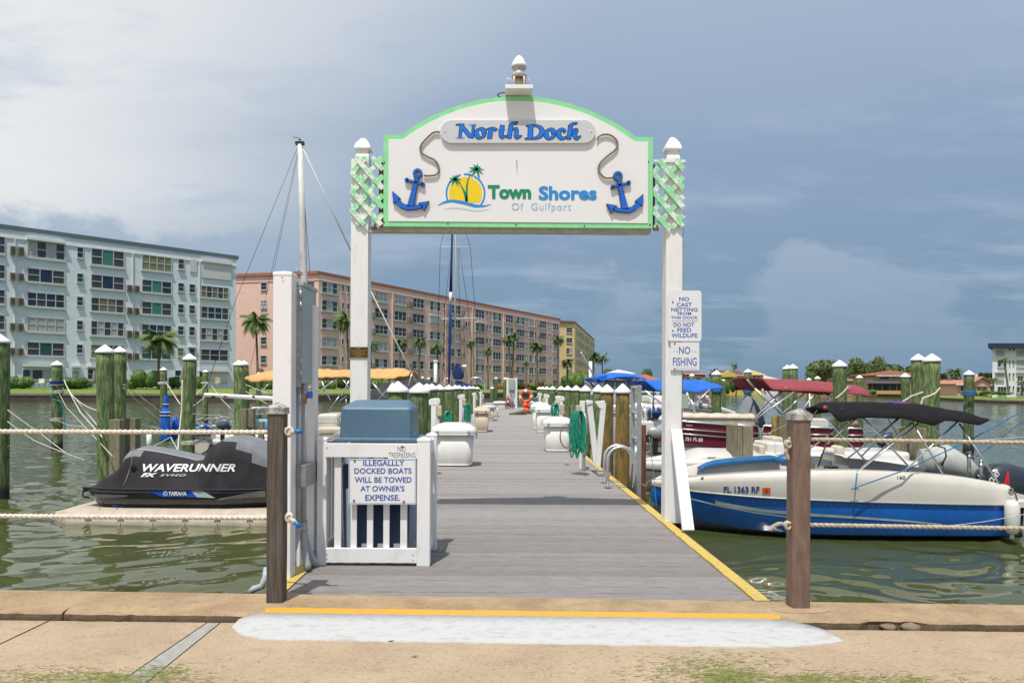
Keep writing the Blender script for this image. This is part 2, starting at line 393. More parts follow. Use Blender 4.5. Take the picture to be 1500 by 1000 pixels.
# ------------------------------------------------------------------ lettering
def text_raw(s, bold=0, shear=0, extrude=0, spacing=1):
    c = bpy.data.curves.new('t', 'FONT'); c.body = s; c.size = 1; c.offset = bold; c.shear = shear; c.extrude = extrude; c.resolution_u = 3; c.space_character = spacing
    o = bpy.data.objects.new('t', c); col.objects.link(o)
    dg = bpy.context.evaluated_depsgraph_get(); me = bpy.data.meshes.new_from_object(o.evaluated_get(dg))
    bpy.data.objects.remove(o); bpy.data.curves.remove(c)
    v = [tuple(p.co) for p in me.vertices]; f = [tuple(p.vertices) for p in me.polygons]; bpy.data.meshes.remove(me)
    return v, f
def text_into(mb, s, x0, y0, x1, y1, plane, bold=0, shear=0, thick=.002, spacing=1, mi=0, bvh=None, bb=None):
    """fit text into a pixel rectangle; plane maps (x,y) pixel to a world point"""
    v, f = text_raw(s, bold, shear, 0, spacing)
    xs = [p[0] for p in v]; ys = [p[1] for p in v]; a, b, c, d = bb or (min(xs), max(xs), min(ys), max(ys))
    out = []
    for p in v:
        q = plane(x0 + (p[0] - a) / (b - a) * (x1 - x0), y1 - (p[1] - c) / (d - c) * (y1 - y0))
        if bvh is not None:
            h = bvh.ray_cast(Vector((q.x, q.y - 1.5, q.z)), Vector((0, 1, 0)), 4)
            if h[0] is not None: q = h[0]
        out.append(Vector((q.x, q.y - thick, q.z)))
    mb.add(out, f, mi)
    return (a, b, c, d)
def dplane(d): return lambda x, y: W(x, y, d)
# ================================================================== GROUND, SEAWALL, WATER
WZ = -.5
def cap_back(X):  # seawall cap edges as lines in the plan
    a = G(0, 862); b = G(1500, 884); return a.y + (X - a.x) * (b.y - a.y) / (b.x - a.x)
def cap_front(X):
    a = G(0, 896); b = G(1500, 913); return a.y + (X - a.x) * (b.y - a.y) / (b.x - a.x)
SWZ = -.045
def line_at(pa, pb, y):
    return pa.x + (y - pa.y) * (pb.x - pa.x) / (pb.y - pa.y)
base = put('ground', MB().slab([(-60, -60), (60, -60), (60, cap_front(60) + .05), (-60, cap_front(-60) + .05)], -1.5, -.075), walk_mat, kind='structure')
j1 = (G(0, 943, SWZ), G(80, 905, SWZ)); s1 = (G(173, 1000, SWZ), G(310, 907, SWZ)); s2 = (G(213, 1000, SWZ), G(328, 907, SWZ))
walk = thing('sidewalk', '', ''); del walk['label']; del walk['category']; walk['kind'] = 'structure'
def slab_piece(name, m, l, r, gap=.006):
    ys = [-8, -4, -1, 1, 2, 2.6, 3, 3.3, 3.6, 3.9]; L_ = []; R_ = []
    for i, y in enumerate(ys + [None]):
        for (e, out, sg) in ((l, L_, 1), (r, R_, -1)):
            if isinstance(e, float): yy = (cap_front(e) - .004) if y is None else y; out.append((e, yy))
            else:
                if y is None:
                    yy = 4.0
                    for _ in range(6): yy = cap_front(line_at(e[0], e[1], yy)) - .004
                else: yy = y
                jj = .004 * mnoise.noise(Vector((yy * 9, 0, 3))) if y is not None else 0
                out.append((line_at(e[0], e[1], yy) + sg * gap + jj, yy))
    mb = MB(); mb.slab(L_ + R_[::-1], -.075, SWZ)
    put(name, mb, m, walk)
slab_piece('slab', walk_mat, -40.0, j1, .009)
slab_piece('slab', walk_mat, j1, s1)
slab_piece('patch', concrete_grey, s1, s2, .003)
slab_piece('slab', walk_mat, s2, 40.0)

# seawall cap
cap = thing('seawall_cap', '', ''); del cap['label']; del cap['category']; cap['kind'] = 'structure'
jc = (G(80, 903), G(127, 863))
def cap_piece(x0, x1, a0=None, a1=None, chip=None):
    """strip with rough broken front edge"""
    n = max(8, int(abs(x1 - x0) / .035)); mb = MB(); secs = []
    for i in range(n + 1):
        X = x0 + (x1 - x0) * i / n
        yf = cap_front(X); yb = cap_back(X)
        if i == 0 and a0: XF, XB = a0
        elif i == n and a1: XF, XB = a1
        else: XF = XB = X
        r1 = .014 * mnoise.noise(Vector((X * 7, 1, 0))) + .010 * mnoise.noise(Vector((X * 31, 4, 0))); rz = .004 * mnoise.noise(Vector((X * 14, 9, 0)))
        if chip and chip[0] < X < chip[1]:
            t = math.sin(math.pi * (X - chip[0]) / (chip[1] - chip[0])) ** .4; r1 += .055 * t * (.75 + .5 * mnoise.noise(Vector((X * 14, 7, 0)))); 
        secs.append([(XF, yf + r1, -.09), (XF, yf + r1 * 1.3 - .002, -.028 + rz), (XF, yf + r1 + .001, -.009 + rz * .6), (XF, yf + r1 + .010, -.001), (XF + (XB - XF) * .5, (yf + yb) / 2, 0), (XB, yb - .02, -.001), (XB, yb, -.012), (XB, yb, -1.4)])
    mb.loft(secs, 0, False, caps=True)
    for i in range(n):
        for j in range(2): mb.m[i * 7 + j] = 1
    return mb
xj0, xj1 = jc[0].x, jc[1].x
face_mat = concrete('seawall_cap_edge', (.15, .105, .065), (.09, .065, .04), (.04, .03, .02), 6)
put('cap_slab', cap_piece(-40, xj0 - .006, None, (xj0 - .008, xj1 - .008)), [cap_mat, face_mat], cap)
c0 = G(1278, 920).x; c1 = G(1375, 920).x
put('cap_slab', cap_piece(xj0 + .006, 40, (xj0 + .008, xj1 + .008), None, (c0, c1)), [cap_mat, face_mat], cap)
put('wall_face', MB().slab([(-40, cap_front(-40) + .15), (40, cap_front(40) + .15), (40, cap_back(40) - .05), (-40, cap_back(-40) - .05)], -2.5, -.1), cap_mat, cap)
# broken lump of old concrete in the chipped edge
mb = MB()
for (px, py, w, h) in ((1306, 918, .05, .020), (1340, 918, .075, .026), (1365, 915, .03, .018)):
    p = G(px, py, -.03); o = len(mb.v)
    mb.ball((p.x, p.y + .03, -.040), w, .035, h, 9, 5, 0, .5)
single('concrete_rubble', mb, concrete('rubble_concrete', (.30, .23, .17), (.16, .11, .07), (.10, .07, .05), 9), 'broken brown lumps of concrete wedged in the chipped edge of the seawall', 'rubble', G(1335, 918, -.04))

# white slab with rounded ends and yellow line
def ramp_pt(x, y, t):  # t 0 front .. 1 rear
    return G(x, y, -.036 + t * .038)
mb = MB(); n = 90; secs = []
for i in range(n + 1):
    u = i / n; xr = 385 + (1150 - 385) * u; 
    # rear and front outlines with rounded ends
    x = 340 + (1236 - 340) * u
    yr = 897 + (x - 385) * (906 - 897) / 765; yf = 936 + (x - 400) * (948 - 936) / 780
    mid = 917 + (x - 340) * (20) / 896; 
    if x < 400: k = math.sqrt(max(0, 1 - ((400 - x) / 60) ** 2))
    elif x > 1110: k = max(0, 1 - ((x - 1110) / 126) ** 2) ** .75
    else: k = 1
    if x > 1110: mid = 917 + 17.2 + (x - 1110) / 126 * 3.5
    yr = mid + (yr - mid) * k; yf = mid + (yf - mid) * k
    jx = 1.1 * mnoise.noise(Vector((x * .05, 0, 0))) + 1.5 * mnoise.noise(Vector((x * .21, 3, 0)))
    row = []
    for t in (0, .1, .35, .7, 1):
        y = yf + (yr - yf) * t + (jx if t == 0 else 0)
        z = SWZ + .003 + (.047 * min(1, t * 1.0) if t > 0 else 0) * k
        row.append(G(x, y, z))
    row.append(Vector((row[-1].x, row[-1].y + .004, -.09)))
    secs.append([Vector((row[0].x, row[0].y - .002, -.09))] + row)
mb.loft(secs, 0, True)
put('painted_apron', mb, white_slab, cap)
mb = MB(); secs = []
for i in range(61):
    x = 388 + (1143 - 388) * i / 60; j = .9 * mnoise.noise(Vector((x * .04, 5, 0))) + .5 * mnoise.noise(Vector((x * .2, 5, 0)))
    ya = 889 + (x - 388) * (899 - 889) / 755; yb = 896.8 + (x - 388) * (906.5 - 896.8) / 755
    if i in (0, 60): ya += 2
    secs.append([G(x, ya + j, .0045), G(x, yb + .4 * j, .0035), G(x, yb + 1.8, -.004)])
mb.loft(secs, 0, False)
put('yellow_line', mb, yellow_paint, cap)
# round patch of mortar at the foot of the right post
mb = MB(); c = G(1172, 893); 
mb.slab([(c.x + .17 * math.cos(t) * (1 + .1 * mnoise.noise(Vector((math.cos(t), math.sin(t), 2)))), c.y - .01 + .055 * math.sin(t)) for t in [2 * math.pi * k / 28 for k in range(28)]], -.01, .004)
put('mortar_patch', mb, concrete('mortar', (.42, .30, .19), (.36, .25, .15), (.2, .13, .08), 6), cap)

# litter of cut grass on the walk
def tufts(name, spots, label, nper, mat_, h=(.008, .02), sz=1):
    mb = MB()
    for (px, py, rx, ry, k) in spots:
        for _ in range(int(nper * k)):
            x = px + random.gauss(0, rx); y = py + random.gauss(0, ry)
            if y < 950: continue
            p = G(x, min(y, 1040), SWZ + .002); a = random.uniform(-.5, .5) if random.random() < .75 else random.uniform(0, 3.14); l = sz * random.uniform(.009, .030); w = sz * random.uniform(.0010, .0024); zz = random.uniform(0, 1) ** 3 * h[1] * .5
            dx, dy = math.cos(a) * l, math.sin(a) * l; ox, oy = -math.sin(a) * w, math.cos(a) * w
            mb.add([(p.x - dx - ox, p.y - dy - oy, p.z), (p.x + dx, p.y + dy, p.z + zz), (p.x - dx + ox, p.y - dy + oy, p.z + .001)], [(0, 1, 2)])
    o = put(name, mb, mat_, None, kind='stuff', loc=G(spots[0][0], spots[0][1], SWZ)); o['label'] = label; o['category'] = 'grass'
grass_cut = mat('cut_grass', (.10, .14, .022), .8, c2=(.24, .23, .07), vs_=30)
tufts('grass_clippings', [(60, 992, 60, 8, 1.0), (165, 994, 26, 6, .7), (245, 985, 20, 7, .5), (232, 998, 60, 8, .6)], 'scattered green grass clippings at the near left corner of the walk', 420, grass_cut)
tufts('grass_clippings', [(1075, 992, 22, 6, 1.3), (1060, 975, 60, 12, .9), (1180, 994, 30, 5, .7), (1280, 996, 60, 6, 1.0), (1000, 985, 45, 10, .45), (1440, 1002, 60, 5, .3)], 'scattered green grass clippings on the walk in front of the white slab', 420, grass_cut)
tufts('grass_clippings', [(750, 975, 450, 22, 1)], 'thin scatter of dry grass bits over the middle of the walk', 520, mat('dry_grass', (.24, .18, .09), .85, var=.5, vs_=30), sz=.5)
for (x, y, lab) in ((608, 961, 'small red leaf lying on the walk in front of the white slab'), (572, 939, 'small brown leaf at the front edge of the white slab')):
    p = G(x, y, SWZ + .003); mb = MB(); mb.add([(p.x - .022, p.y, p.z), (p.x, p.y - .008, p.z + .004), (p.x + .022, p.y + .002, p.z + .006), (p.x, p.y + .009, p.z + .003)], [(0, 1, 2, 3)])
    single('fallen_leaf', mb, mat('red_leaf' if x > 600 else 'brown_leaf', (.35, .04, .01) if x > 600 else (.12, .03, .01), .6), lab, 'leaf', p)

# ------------------------------------------------------------------ water
def water():
    nr, nc = 760, 560
    d = 4.2 * (260 / 4.2) ** (np.linspace(0, 1, nr) ** .92)
    t = np.linspace(-1.15, 1.15, nc)
    D, T = np.meshgrid(d, t, indexing='ij')
    X = T * (D * .80 + 2.0); Y = D
    Z = np.zeros_like(X)
    r = np.random.default_rng(3)
    # domain-warped directional ripples, amplitude fading with distance
    wx = X + .35 * np.sin(Y * 1.1 + .7) + .22 * np.sin(X * .9 + Y * 1.7); wy = Y + .18 * np.sin(X * 1.3 + 1.1) + .10 * np.sin(X * 2.9 - Y * 1.5)
    for lam, amp, cnt in ((1.9, .0060, 5), (1.0, .0070, 7), (.55, .0064, 10), (.32, .0034, 12), (.18, .0009, 9)):
        a = amp / math.sqrt(cnt / 2)
        fade = np.clip((lam * 420 / D - D * 0.0) / 12, 0, 1)
        for _ in range(cnt):
            th = r.normal(math.pi / 2, .62); k = 2 * math.pi / (lam * r.uniform(.75, 1.3)); ph = r.uniform(0, 6.28)
            Z += a * fade * np.sin(k * (math.cos(th) * wx + math.sin(th) * wy) + ph)
    patch = .70 + .5 * np.sin(X * .35 + 1) * np.sin(Y * .42 + .4) + .3 * np.sin(X * .8 - Y * .5)
    Z *= np.clip(patch, .35, 1.4)
    co = np.stack([X, Y, Z], -1).reshape(-1, 3)
    i = np.arange(nr - 1)[:, None]; j = np.arange(nc - 1)[None, :]; o = (i * nc + j)
    f = np.stack([o, o + 1, o + nc + 1, o + nc], -1).reshape(-1, 4)
    # keep the open water only beyond the seawall
    me = bpy.data.meshes.new('water'); me.vertices.add(len(co)); me.vertices.foreach_set('co', co.ravel().astype(np.float32))
    me.loops.add(f.size); me.loops.foreach_set('vertex_index', f.ravel().astype(np.int32)); me.polygons.add(len(f))
    me.polygons.foreach_set('loop_start', np.arange(0, f.size, 4, dtype=np.int32)); me.polygons.foreach_set('loop_total', np.full(len(f), 4, np.int32))
    me.polygons.foreach_set('use_smooth', np.ones(len(f), bool)); me.update(); me.validate()
    m = bpy.data.materials.new('harbour_water'); m.use_nodes = True; nt = m.node_tree; N = nt.nodes; L = nt.links; p = N['Principled BSDF']
    ge = N.new('ShaderNodeNewGeometry'); n = N.new('ShaderNodeTexNoise'); n.inputs['Scale'].default_value = .12; n.inputs['Detail'].default_value = 3; L.new(ge.outputs['Position'], n.inputs['Vector'])
    rp = N.new('ShaderNodeValToRGB'); L.new(n.outputs[0], rp.inputs[0]); e = rp.color_ramp.elements; e[0].position = .35; e[1].position = .65; e[0].color = (.058, .064, .018, 1); e[1].color = (.056, .074, .030, 1)
    L.new(rp.outputs[0], p.inputs['Base Color']); p.inputs['Roughness'].default_value = .045; p.inputs['IOR'].default_value = 1.42; p.inputs['Specular IOR Level'].default_value = .5
    def bump(scale, st, stren, dist, prev=None):
        mp = N.new('ShaderNodeMapping'); mp.inputs['Scale'].default_value = st; L.new(ge.outputs['Position'], mp.inputs[0])
        n = N.new('ShaderNodeTexNoise'); n.inputs['Scale'].default_value = scale; n.inputs['Detail'].default_value = 3; n.inputs['Distortion'].default_value = .4; L.new(mp.outputs[0], n.inputs['Vector'])
        b = N.new('ShaderNodeBump'); b.inputs['Strength'].default_value = stren; b.inputs['Distance'].default_value = dist; L.new(n.outputs[0], b.inputs['Height'])
        if prev is not None: L.new(prev, b.inputs['Normal'])
        return b
    b1 = bump(3.2, (.55, 1, 1), .55, .035); 
    # wind ripples grow with distance (the near water lies in the lee of the wall)
    sp = N.new('ShaderNodeSeparateXYZ'); L.new(ge.outputs['Position'], sp.inputs[0]); mr = N.new('ShaderNodeMapRange'); L.new(sp.outputs[1], mr.inputs[0]); mr.inputs[1].default_value = 8; mr.inputs[2].default_value = 22; mr.inputs[3].default_value = .03; mr.inputs[4].default_value = .9
    L.new(mr.outputs[0], b1.inputs['Strength'])
    b2 = bump(.9, (.6, 1, 1), .8, .12, b1.outputs[0]); mr2 = N.new('ShaderNodeMapRange'); L.new(sp.outputs[1], mr2.inputs[0]); mr2.inputs[1].default_value = 14; mr2.inputs[2].default_value = 50; mr2.inputs[3].default_value = 0; mr2.inputs[4].default_value = .9
    L.new(mr2.outputs[0], b2.inputs['Strength'])
    L.new(b2.outputs[0], p.inputs['Normal']); me.materials.append(m)
    o = bpy.data.objects.new('water', me); col.objects.link(o); o.location = (0, 0, WZ); o['kind'] = 'structure'
    q = MB().add([(-900, 2, -.62), (900, 2, -.62), (900, 1500, -.62), (-900, 1500, -.62)], [(0, 1, 2, 3)])
    # outer water left and right of the near grid, and far beyond
    put('water', q, m, kind='structure')
water()

# ================================================================== FAR SHORE
lawn_mat = mat('lawn_grass', (.17, .25, .03), .9, c2=(.11, .17, .022), vs_=.5, bump=.3, bs=6, detail=8)
seawall_mat = mat('old_seawall', (.20, .155, .12), .9, c2=(.10, .075, .055), vs_=.9, stretch=(1, 1, 5), bump=.5, bs=3)
def shore(name, pts, ztop, lawn_d, lawn_z, back, bz=None):
    """pts: (pixel x, waterline y)"""
    P = [G(x, y, WZ) for x, y in pts]
    base = thing(name, '', ''); del base['label']; del base['category']; base['kind'] = 'structure'
    face = MB(); top = MB(); lawn = MB(); far = MB(); ledge = MB()
    for i in range(len(P) - 1):
        a, b = P[i], P[i + 1]
        A = Vector((a.x, a.y, 0)); B = Vector((b.x, b.y, 0)); ra = A.normalized(); rb = B.normalized()
        def at(V, r, k, z): return (V.x + r.x * k, V.y + r.y * k, z)
        face.add([at(A, ra, 0, -1.5), at(B, rb, 0, -1.5), at(B, rb, 0, ztop), at(A, ra, 0, ztop)], [(0, 1, 2, 3)])
        ledge.add([at(A, ra, -.35, -1.5), at(B, rb, -.35, -1.5), at(B, rb, -.35, WZ + .35), at(A, ra, -.35, WZ + .35), at(A, ra, 0, WZ + .35), at(B, rb, 0, WZ + .35)], [(0, 1, 2, 3), (3, 2, 5, 4)])
        top.add([at(A, ra, -.12, ztop), at(B, rb, -.12, ztop), at(B, rb, .4, ztop), at(A, ra, .4, ztop), at(A, ra, -.12, ztop - .25), at(B, rb, -.12, ztop - .25)], [(0, 1, 2, 3), (4, 5, 1, 0)])
        lawn.add([at(A, ra, .4, ztop - .02), at(B, rb, .4, ztop - .02), at(B, rb, lawn_d, lawn_z), at(A, ra, lawn_d, lawn_z)], [(0, 1, 2, 3)])
        far.add([at(A, ra, lawn_d, lawn_z - .004), at(B, rb, lawn_d, lawn_z - .004), at(B, rb, back, lawn_z), at(A, ra, back, lawn_z)], [(0, 1, 2, 3)])
    put('sea_wall', face, seawall_mat, base); put('sea_wall_footing', ledge, mat('dark_footing', (.10, .075, .06), .9, var=.4, vs_=1), base); put('coping', top, mat('coping_concrete', (.30, .26, .21), .9, var=.3, vs_=2), base)
    put('lawn', lawn, lawn_mat, base); put('ground', far, mat('shore_ground', (.14, .17, .05), .95, var=.3, vs_=.2), base)
    return base
shore('left_shore', [(-500, 585), (-200, 587), (0, 588), (120, 588), (250, 588), (400, 588), (500, 587), (620, 584), (740, 581.5), (800, 580), (860, 578.5), (900, 577.8)], .45, 15, 1.0, 600)
shore('far_shore', [(880, 577.8), (935, 577.3), (1010, 576.6), (1110, 577.3), (1200, 578.6), (1290, 580.6), (1385, 582.6), (1430, 582.8), (1560, 583)], -.02, 25, .6, 900)
shore('right_shore', [(1366, 584.5), (1376, 585.5), (1420, 588.5), (1445, 590.0), (1500, 591.5), (1560, 592.5), (1800, 598)], .0, 14, .25, 60)

# ================================================================== DOCK
DXL, DXR = -1.40, 1.665
dock = thing('dock', 'long grey plank walkway running straight out from the seawall with yellow painted edge', 'dock', (0, 4.4, 0))
pw = .14; NPL = 299; y0 = 4.405
pl = []
for k in range(3):
    mb = MB(); L_ = DXR - DXL - .1
    nseg = 26; secs = []
    for i in range(nseg + 1):
        x = -L_ / 2 + L_ * i / nseg; e = .0018 * mnoise.noise(Vector((x * 3, k * 7, 0))); z = .0022 * mnoise.noise(Vector((x * 2.2, k * 9, 3)))
        hw = pw / 2 - .0048
        secs.append([(x, -hw + e, -.045), (x, -hw + e, -.007 + z), (x, -hw + e + .004, -.002 + z), (x, hw + e - .004, -.002 + z), (x, hw + e, -.007 + z), (x, hw + e, -.045)])
    mb.loft(secs, 0, False, True, True); pl.append(mb.mesh('plank', plank_mat))
skew = (cap_back(DXL) - cap_back(DXR))
for i in range(NPL):
    o = bpy.data.objects.new('plank', pl[i % 3]); col.objects.link(o); o.parent = dock
    o.location = ((DXL + DXR) / 2 - .04, y0 + .12 + pw * i - 4.4, -.008 + random.uniform(-.0018, .0018)); o.rotation_euler = (0, 0, random.uniform(-.0007, .0007))
DEND = y0 + .12 + pw * NPL
put('fascia', MB().box(DXR - .05, DXR, y0 - .01, DEND, -.30, -.016).box(DXL - .05, DXL, y0 - .01, DEND, -.30, -.016), timber_grey, dock)
mb = MB(); secs = []
for i in range(200):
    y = cap_back(DXR) - .01 + (26 - 4.4) * (i / 199) ** 1.6; e = .010 * mnoise.noise(Vector((y * 3.1, 0, 0))) + .006 * mnoise.noise(Vector((y * 13, 0, 0)))
    secs.append([(DXR + .004, y, -.12), (DXR + .004, y, 0.0), (DXR - .085 + e, y, .0005), (DXR - .086 + e, y, -.02)])
mb.loft(secs, 0, False); put('edge_board', mb, yellow_edge, dock)
mb = MB(); secs = []
for i in range(60):
    y = cap_back(DXL) - .0 + 14 * (i / 59); e = .008 * mnoise.noise(Vector((y * 3.1, 4, 0)))
    secs.append([(DXL - .06, y, -.1), (DXL - .06, y, 0), (DXL + .04 + e, y, .001)])
mb.loft(secs, 0, False); put('edge_board', mb, yellow_edge, dock)
put('beam', MB().box(-1.2, -1.05, 4.7, DEND, -.28, -.07).box(.05, .2, 4.7, DEND, -.28, -.07).box(1.3, 1.45, 4.7, DEND, -.28, -.07), timber_grey, dock)
# cross piece at the far end
put('end_deck', MB().box(-6.5, 6.5, DEND + .02, DEND + 2.4, -.3, -.01), plank_mat, dock)

# ================================================================== BOLLARD POSTS AND ROPES
def lerpP(a, b, t): return a + (b - a) * t
def post(name, cx, by, ty, wpx, m, label, sidew=0):
    b = G(cx, by); s = FOC / b.y; w = wpx / s; top = EYE + (HZ(cx) - ty) / s
    t = thing(name, label, 'post', (b.x, b.y + w / 2, 0))
    h = top - .045
    secs = []
    for k in range(9):
        z = -.01 + (h + .01) * k / 8; j = .0015 * mnoise.noise(Vector((z * 5, cx, 0))); c = .006
        hw = w / 2 + j
        secs.append([(b.x + sx * (hw - (c if q else 0)), b.y + w / 2 + sy * (hw - (0 if q else c)), z) for sx, sy, q in ((-1, -1, 0), (-1, -1, 1), (1, -1, 1), (1, -1, 0), (1, 1, 0), (1, 1, 1), (-1, 1, 1), (-1, 1, 0))])
    mb = MB(); mb.loft(secs, 0, False, True, True); put('shaft', mb, m, t)
    hw = w / 2 + .006; mb = MB(); c = (b.x, b.y + w / 2)
    r2 = math.sqrt(2)
    mb.lathe([(hw * r2, h - .03), (hw * r2 + .002, h - .028), (hw * r2, h + .008), (.004, h + .040)], (c[0], c[1], 0), 4, 0, False, ph=math.pi / 4)
    put('cap', mb, post_cap, t)
    return t, c, w, s
lp, lc, lw, ls = post('bollard_post', 401.5, 883, 588, 24, bollard_dark, 'dark weathered square wooden post on the seawall at the left of the dock')
rp_, rc, rw, rs = post('bollard_post', 1174, 891.5, 597, 26, bollard_brown, 'smooth brown square post on the seawall at the right of the dock')
def sag(a, b, s, n=14):
    return [Vector(a).lerp(Vector(b), i / n) + Vector((0, 0, -s * 4 * (i / n) * (1 - i / n))) for i in range(n + 1)]
def knot(c, r, k=1.0, seed=0):
    mb = MB(); rn = random.Random(seed); pts = []
    for i in range(46):
        t = i / 45 * 4.3 * math.pi; q = r * (1.0 + .25 * math.sin(t * .7 + seed))
        pts.append(Vector(c) + Vector((q * .75 * math.cos(t), -q * .5 * math.sin(t * .5) - .0, q * math.sin(t) * .9)) * k)
    mb.rope(pts, r * .62, .05, 9, .006); return mb
def fence_rope(label, a, b, s, r, m, knotp, tail=None, tailmat=None, seed=0, pitch=.10):
    t = thing('fence_rope', label, 'rope', knotp)
    put('line', MB().rope(sag(a, b, s, 20), r, pitch, 12, .005), m, t)
    put('knot', knot(knotp, r * 1.25, 1.25, seed), m, t)
    if tail:
        put('tail', MB().rope(tail, r * .95, pitch, 10, .005), m, t)
        if tailmat: 
            e = Vector(tail[-1]); d = (e - Vector(tail[-2])).normalized(); put('whipping', MB().tube([e - d * .012, e + d * .035], r * 1.02, 8), tailmat, t)
    return t
yl = lc[1]; xr_ = lc[0] + lw / 2
tape = mat('blue_tape', (.01, .15, .38), .4)
for (yy, seed, lab, tl) in ((632.5, 1, 'upper white laid rope running left from the dark post', (16, -1)), (758, 2, 'lower white laid rope running left from the dark post', (10, 8))):
    zl = W(388, yy, yl).z; za = W(0, yy - 1.5, yl + .12)
    a = Vector((-8, yl + .35, za.z + .03)); b = Vector((xr_ + .01, yl, zl))
    k = (xr_ + .028, yl - .02, zl + .003)
    fence_rope(lab, a, b, .02, .0145, white_rope, k, [Vector(k) + Vector((.01, -.01, 0)), Vector(k) + Vector((.03, -.015, .002 if seed == 1 else -.012)), Vector(k) + Vector((.048, -.015, .003 if seed == 1 else -.028))], tape, seed)
xl_ = rc[0] - rw / 2; yr = rc[1]
for (yy, y2, seed, lab) in ((643, 650, 3, 'upper grey laid rope running right from the brown post'), (768, 777, 4, 'lower grey laid rope running right from the brown post')):
    zl = W(1187, yy, yr).z; zb = W(1500, y2, yr - .05)
    a = Vector((xl_ - .01, yr - .0, zl)); b = Vector((8, yr - .25, EYE - (yr - .25) * (y2 + 4 - 575) / FOC))
    k = (xl_ - .02, yr - .02, zl + (.0 if seed == 4 else -.03))
    tail = [Vector(k), Vector(k) + Vector((-.05, -.01, .012)), Vector(k) + Vector((-.09, -.012, -.005)), Vector(k) + Vector((-.105, -.012, -.03))] if seed == 4 else [Vector(k), Vector(k) + Vector((-.012, 0, -.05)), Vector(k) + Vector((.004, 0, -.09))]
    fence_rope(lab, a, b, .012, .0125, grey_rope, k, tail, None, seed)
# blue end of a rope on the upper knot
# ================================================================== GATE ARCH WITH THE SIGN BOARD
GD = 6.95; GP = dplane(GD)
gate = thing('gate_arch', 'tall white timber gateway over the dock with arched sign board framed in mint green', 'gateway', (.05, 7.04, 0))
def pxpoly(pts, d, plane=None):
    pl = plane or dplane(d); out = []
    for x, y in pts:
        p = pl(x, y); out.append((p.x, p.z))
    return out
def arc_outline(o, n=28):
    """sign outline in pixels, inset by o"""
    cx, cy = 760, 139.5 + 284; r = 284 - o; pts = [(561.6 + o, 331.5 - o), (562 + o, 197.5 + o)]
    xs = 588 + o * .25; a0 = math.asin((cx - xs) / r)
    for i in range(n + 1):
        a = -a0 + 2 * a0 * i / n; pts.append((cx + r * math.sin(a), cy - r * math.cos(a) + (3.4 * (cx + r * math.sin(a) - 586) / 348)))
    pts += [(956.5 - o, 201 + o), (956 - o, 334.5 - o)]
    # flatten the arc where it meets the shoulders
    out = []
    for x, y in pts:
        if 586 < x < 936: y = min(y, 197.5 + o + (x - 586) * .01)
        out.append((x, y))
    return out
put('sign_frame', MB().prism(pxpoly(arc_outline(0), GD), GD, GD + .045), mint, gate)
put('sign_panel', MB().prism(pxpoly(arc_outline(7.2), GD), GD - .006, GD + .01), sign_white, gate, bev=.001)
x0 = W(563, 334, GD).x; x1 = W(955, 334, GD).x; zb = W(760, 337, GD).z
put('sign_backing', MB().box(x0, x1, GD + .046, GD + .12, zb - .012, zb + .5), sign_edge, gate)
for k, (px, py) in enumerate(((563, 238), (562.5, 325), (656, 327), (756, 329), (856, 331), (950, 238 - 1), (952, 329))):
    p = W(px, py, GD - .002)
    mb = MB(); mb.tube([(p.x, GD + .001, p.z), (p.x, GD - .006, p.z)], .0065, 8); put('screw', mb, black, gate)
# posts
def gpost(xl, xr, yt, name='post'):
    a = W(xl, yt, 7.045); b = W(xr, yt, 7.045)
    return a.x, b.x, a.z
lx0, lx1, lz = gpost(514.5, 540.0, 233); rx0, rx1, rz = gpost(976.5, 1000.5, 236)
put('post', MB().box(lx0, lx1, 7.045, 7.045 + (lx1 - lx0), -.02, lz), white_paint, gate, bev=.004)
put('post', MB().box(rx0, rx1, 7.045, 7.045 + (rx1 - rx0), -.02, rz), white_paint, gate, bev=.004)
put('conduit', MB().tube([(rx1 + .012, 7.10, .2), (rx1 + .012, 7.10, rz - .5)], .011, 8), steel, gate)
p = W(1006, 588, 7.1); put('junction_box', MB().box(rx1 + .003, rx1 + .075, 7.07, 7.15, p.z - .07, p.z + .07), cabinet_green, gate, bev=.004)
def finial(cx, cy, z, w, h, parent=gate):
    q = w / 2 * 1.38; mb = MB()
    mb.lathe([(q * .86, 0), (q * .86, .18 * h), (q * .78, .24 * h), (q * .66, .40 * h), (q * .70, .44 * h), (q * 1.04, .47 * h), (q * 1.06, .50 * h), (q * .98, .60 * h), (q * .78, .74 * h), (q * .50, .87 * h), (q * .22, .97 * h), (.001, h)], (cx, cy, z), 4, 0, False, ph=math.pi / 4)
    return put('finial', mb, white_vinyl, parent, bev=.0015)
s7 = GD / FOC
finial((lx0 + lx1) / 2 + .02, 7.12, lz - .004, .155, 35.5 * s7); finial((rx0 + rx1) / 2 - .01, 7.12, rz - .004, .155, 40 * s7)
put('post_head', MB().box((lx0 + lx1) / 2 - .055 + .02, (lx0 + lx1) / 2 + .075, 7.06, 7.18, lz - .01, lz + .03), white_paint, gate)
put('post_head', MB().box((rx0 + rx1) / 2 - .085, (rx0 + rx1) / 2 + .06, 7.06, 7.18, rz - .01, rz + .03), white_paint, gate)
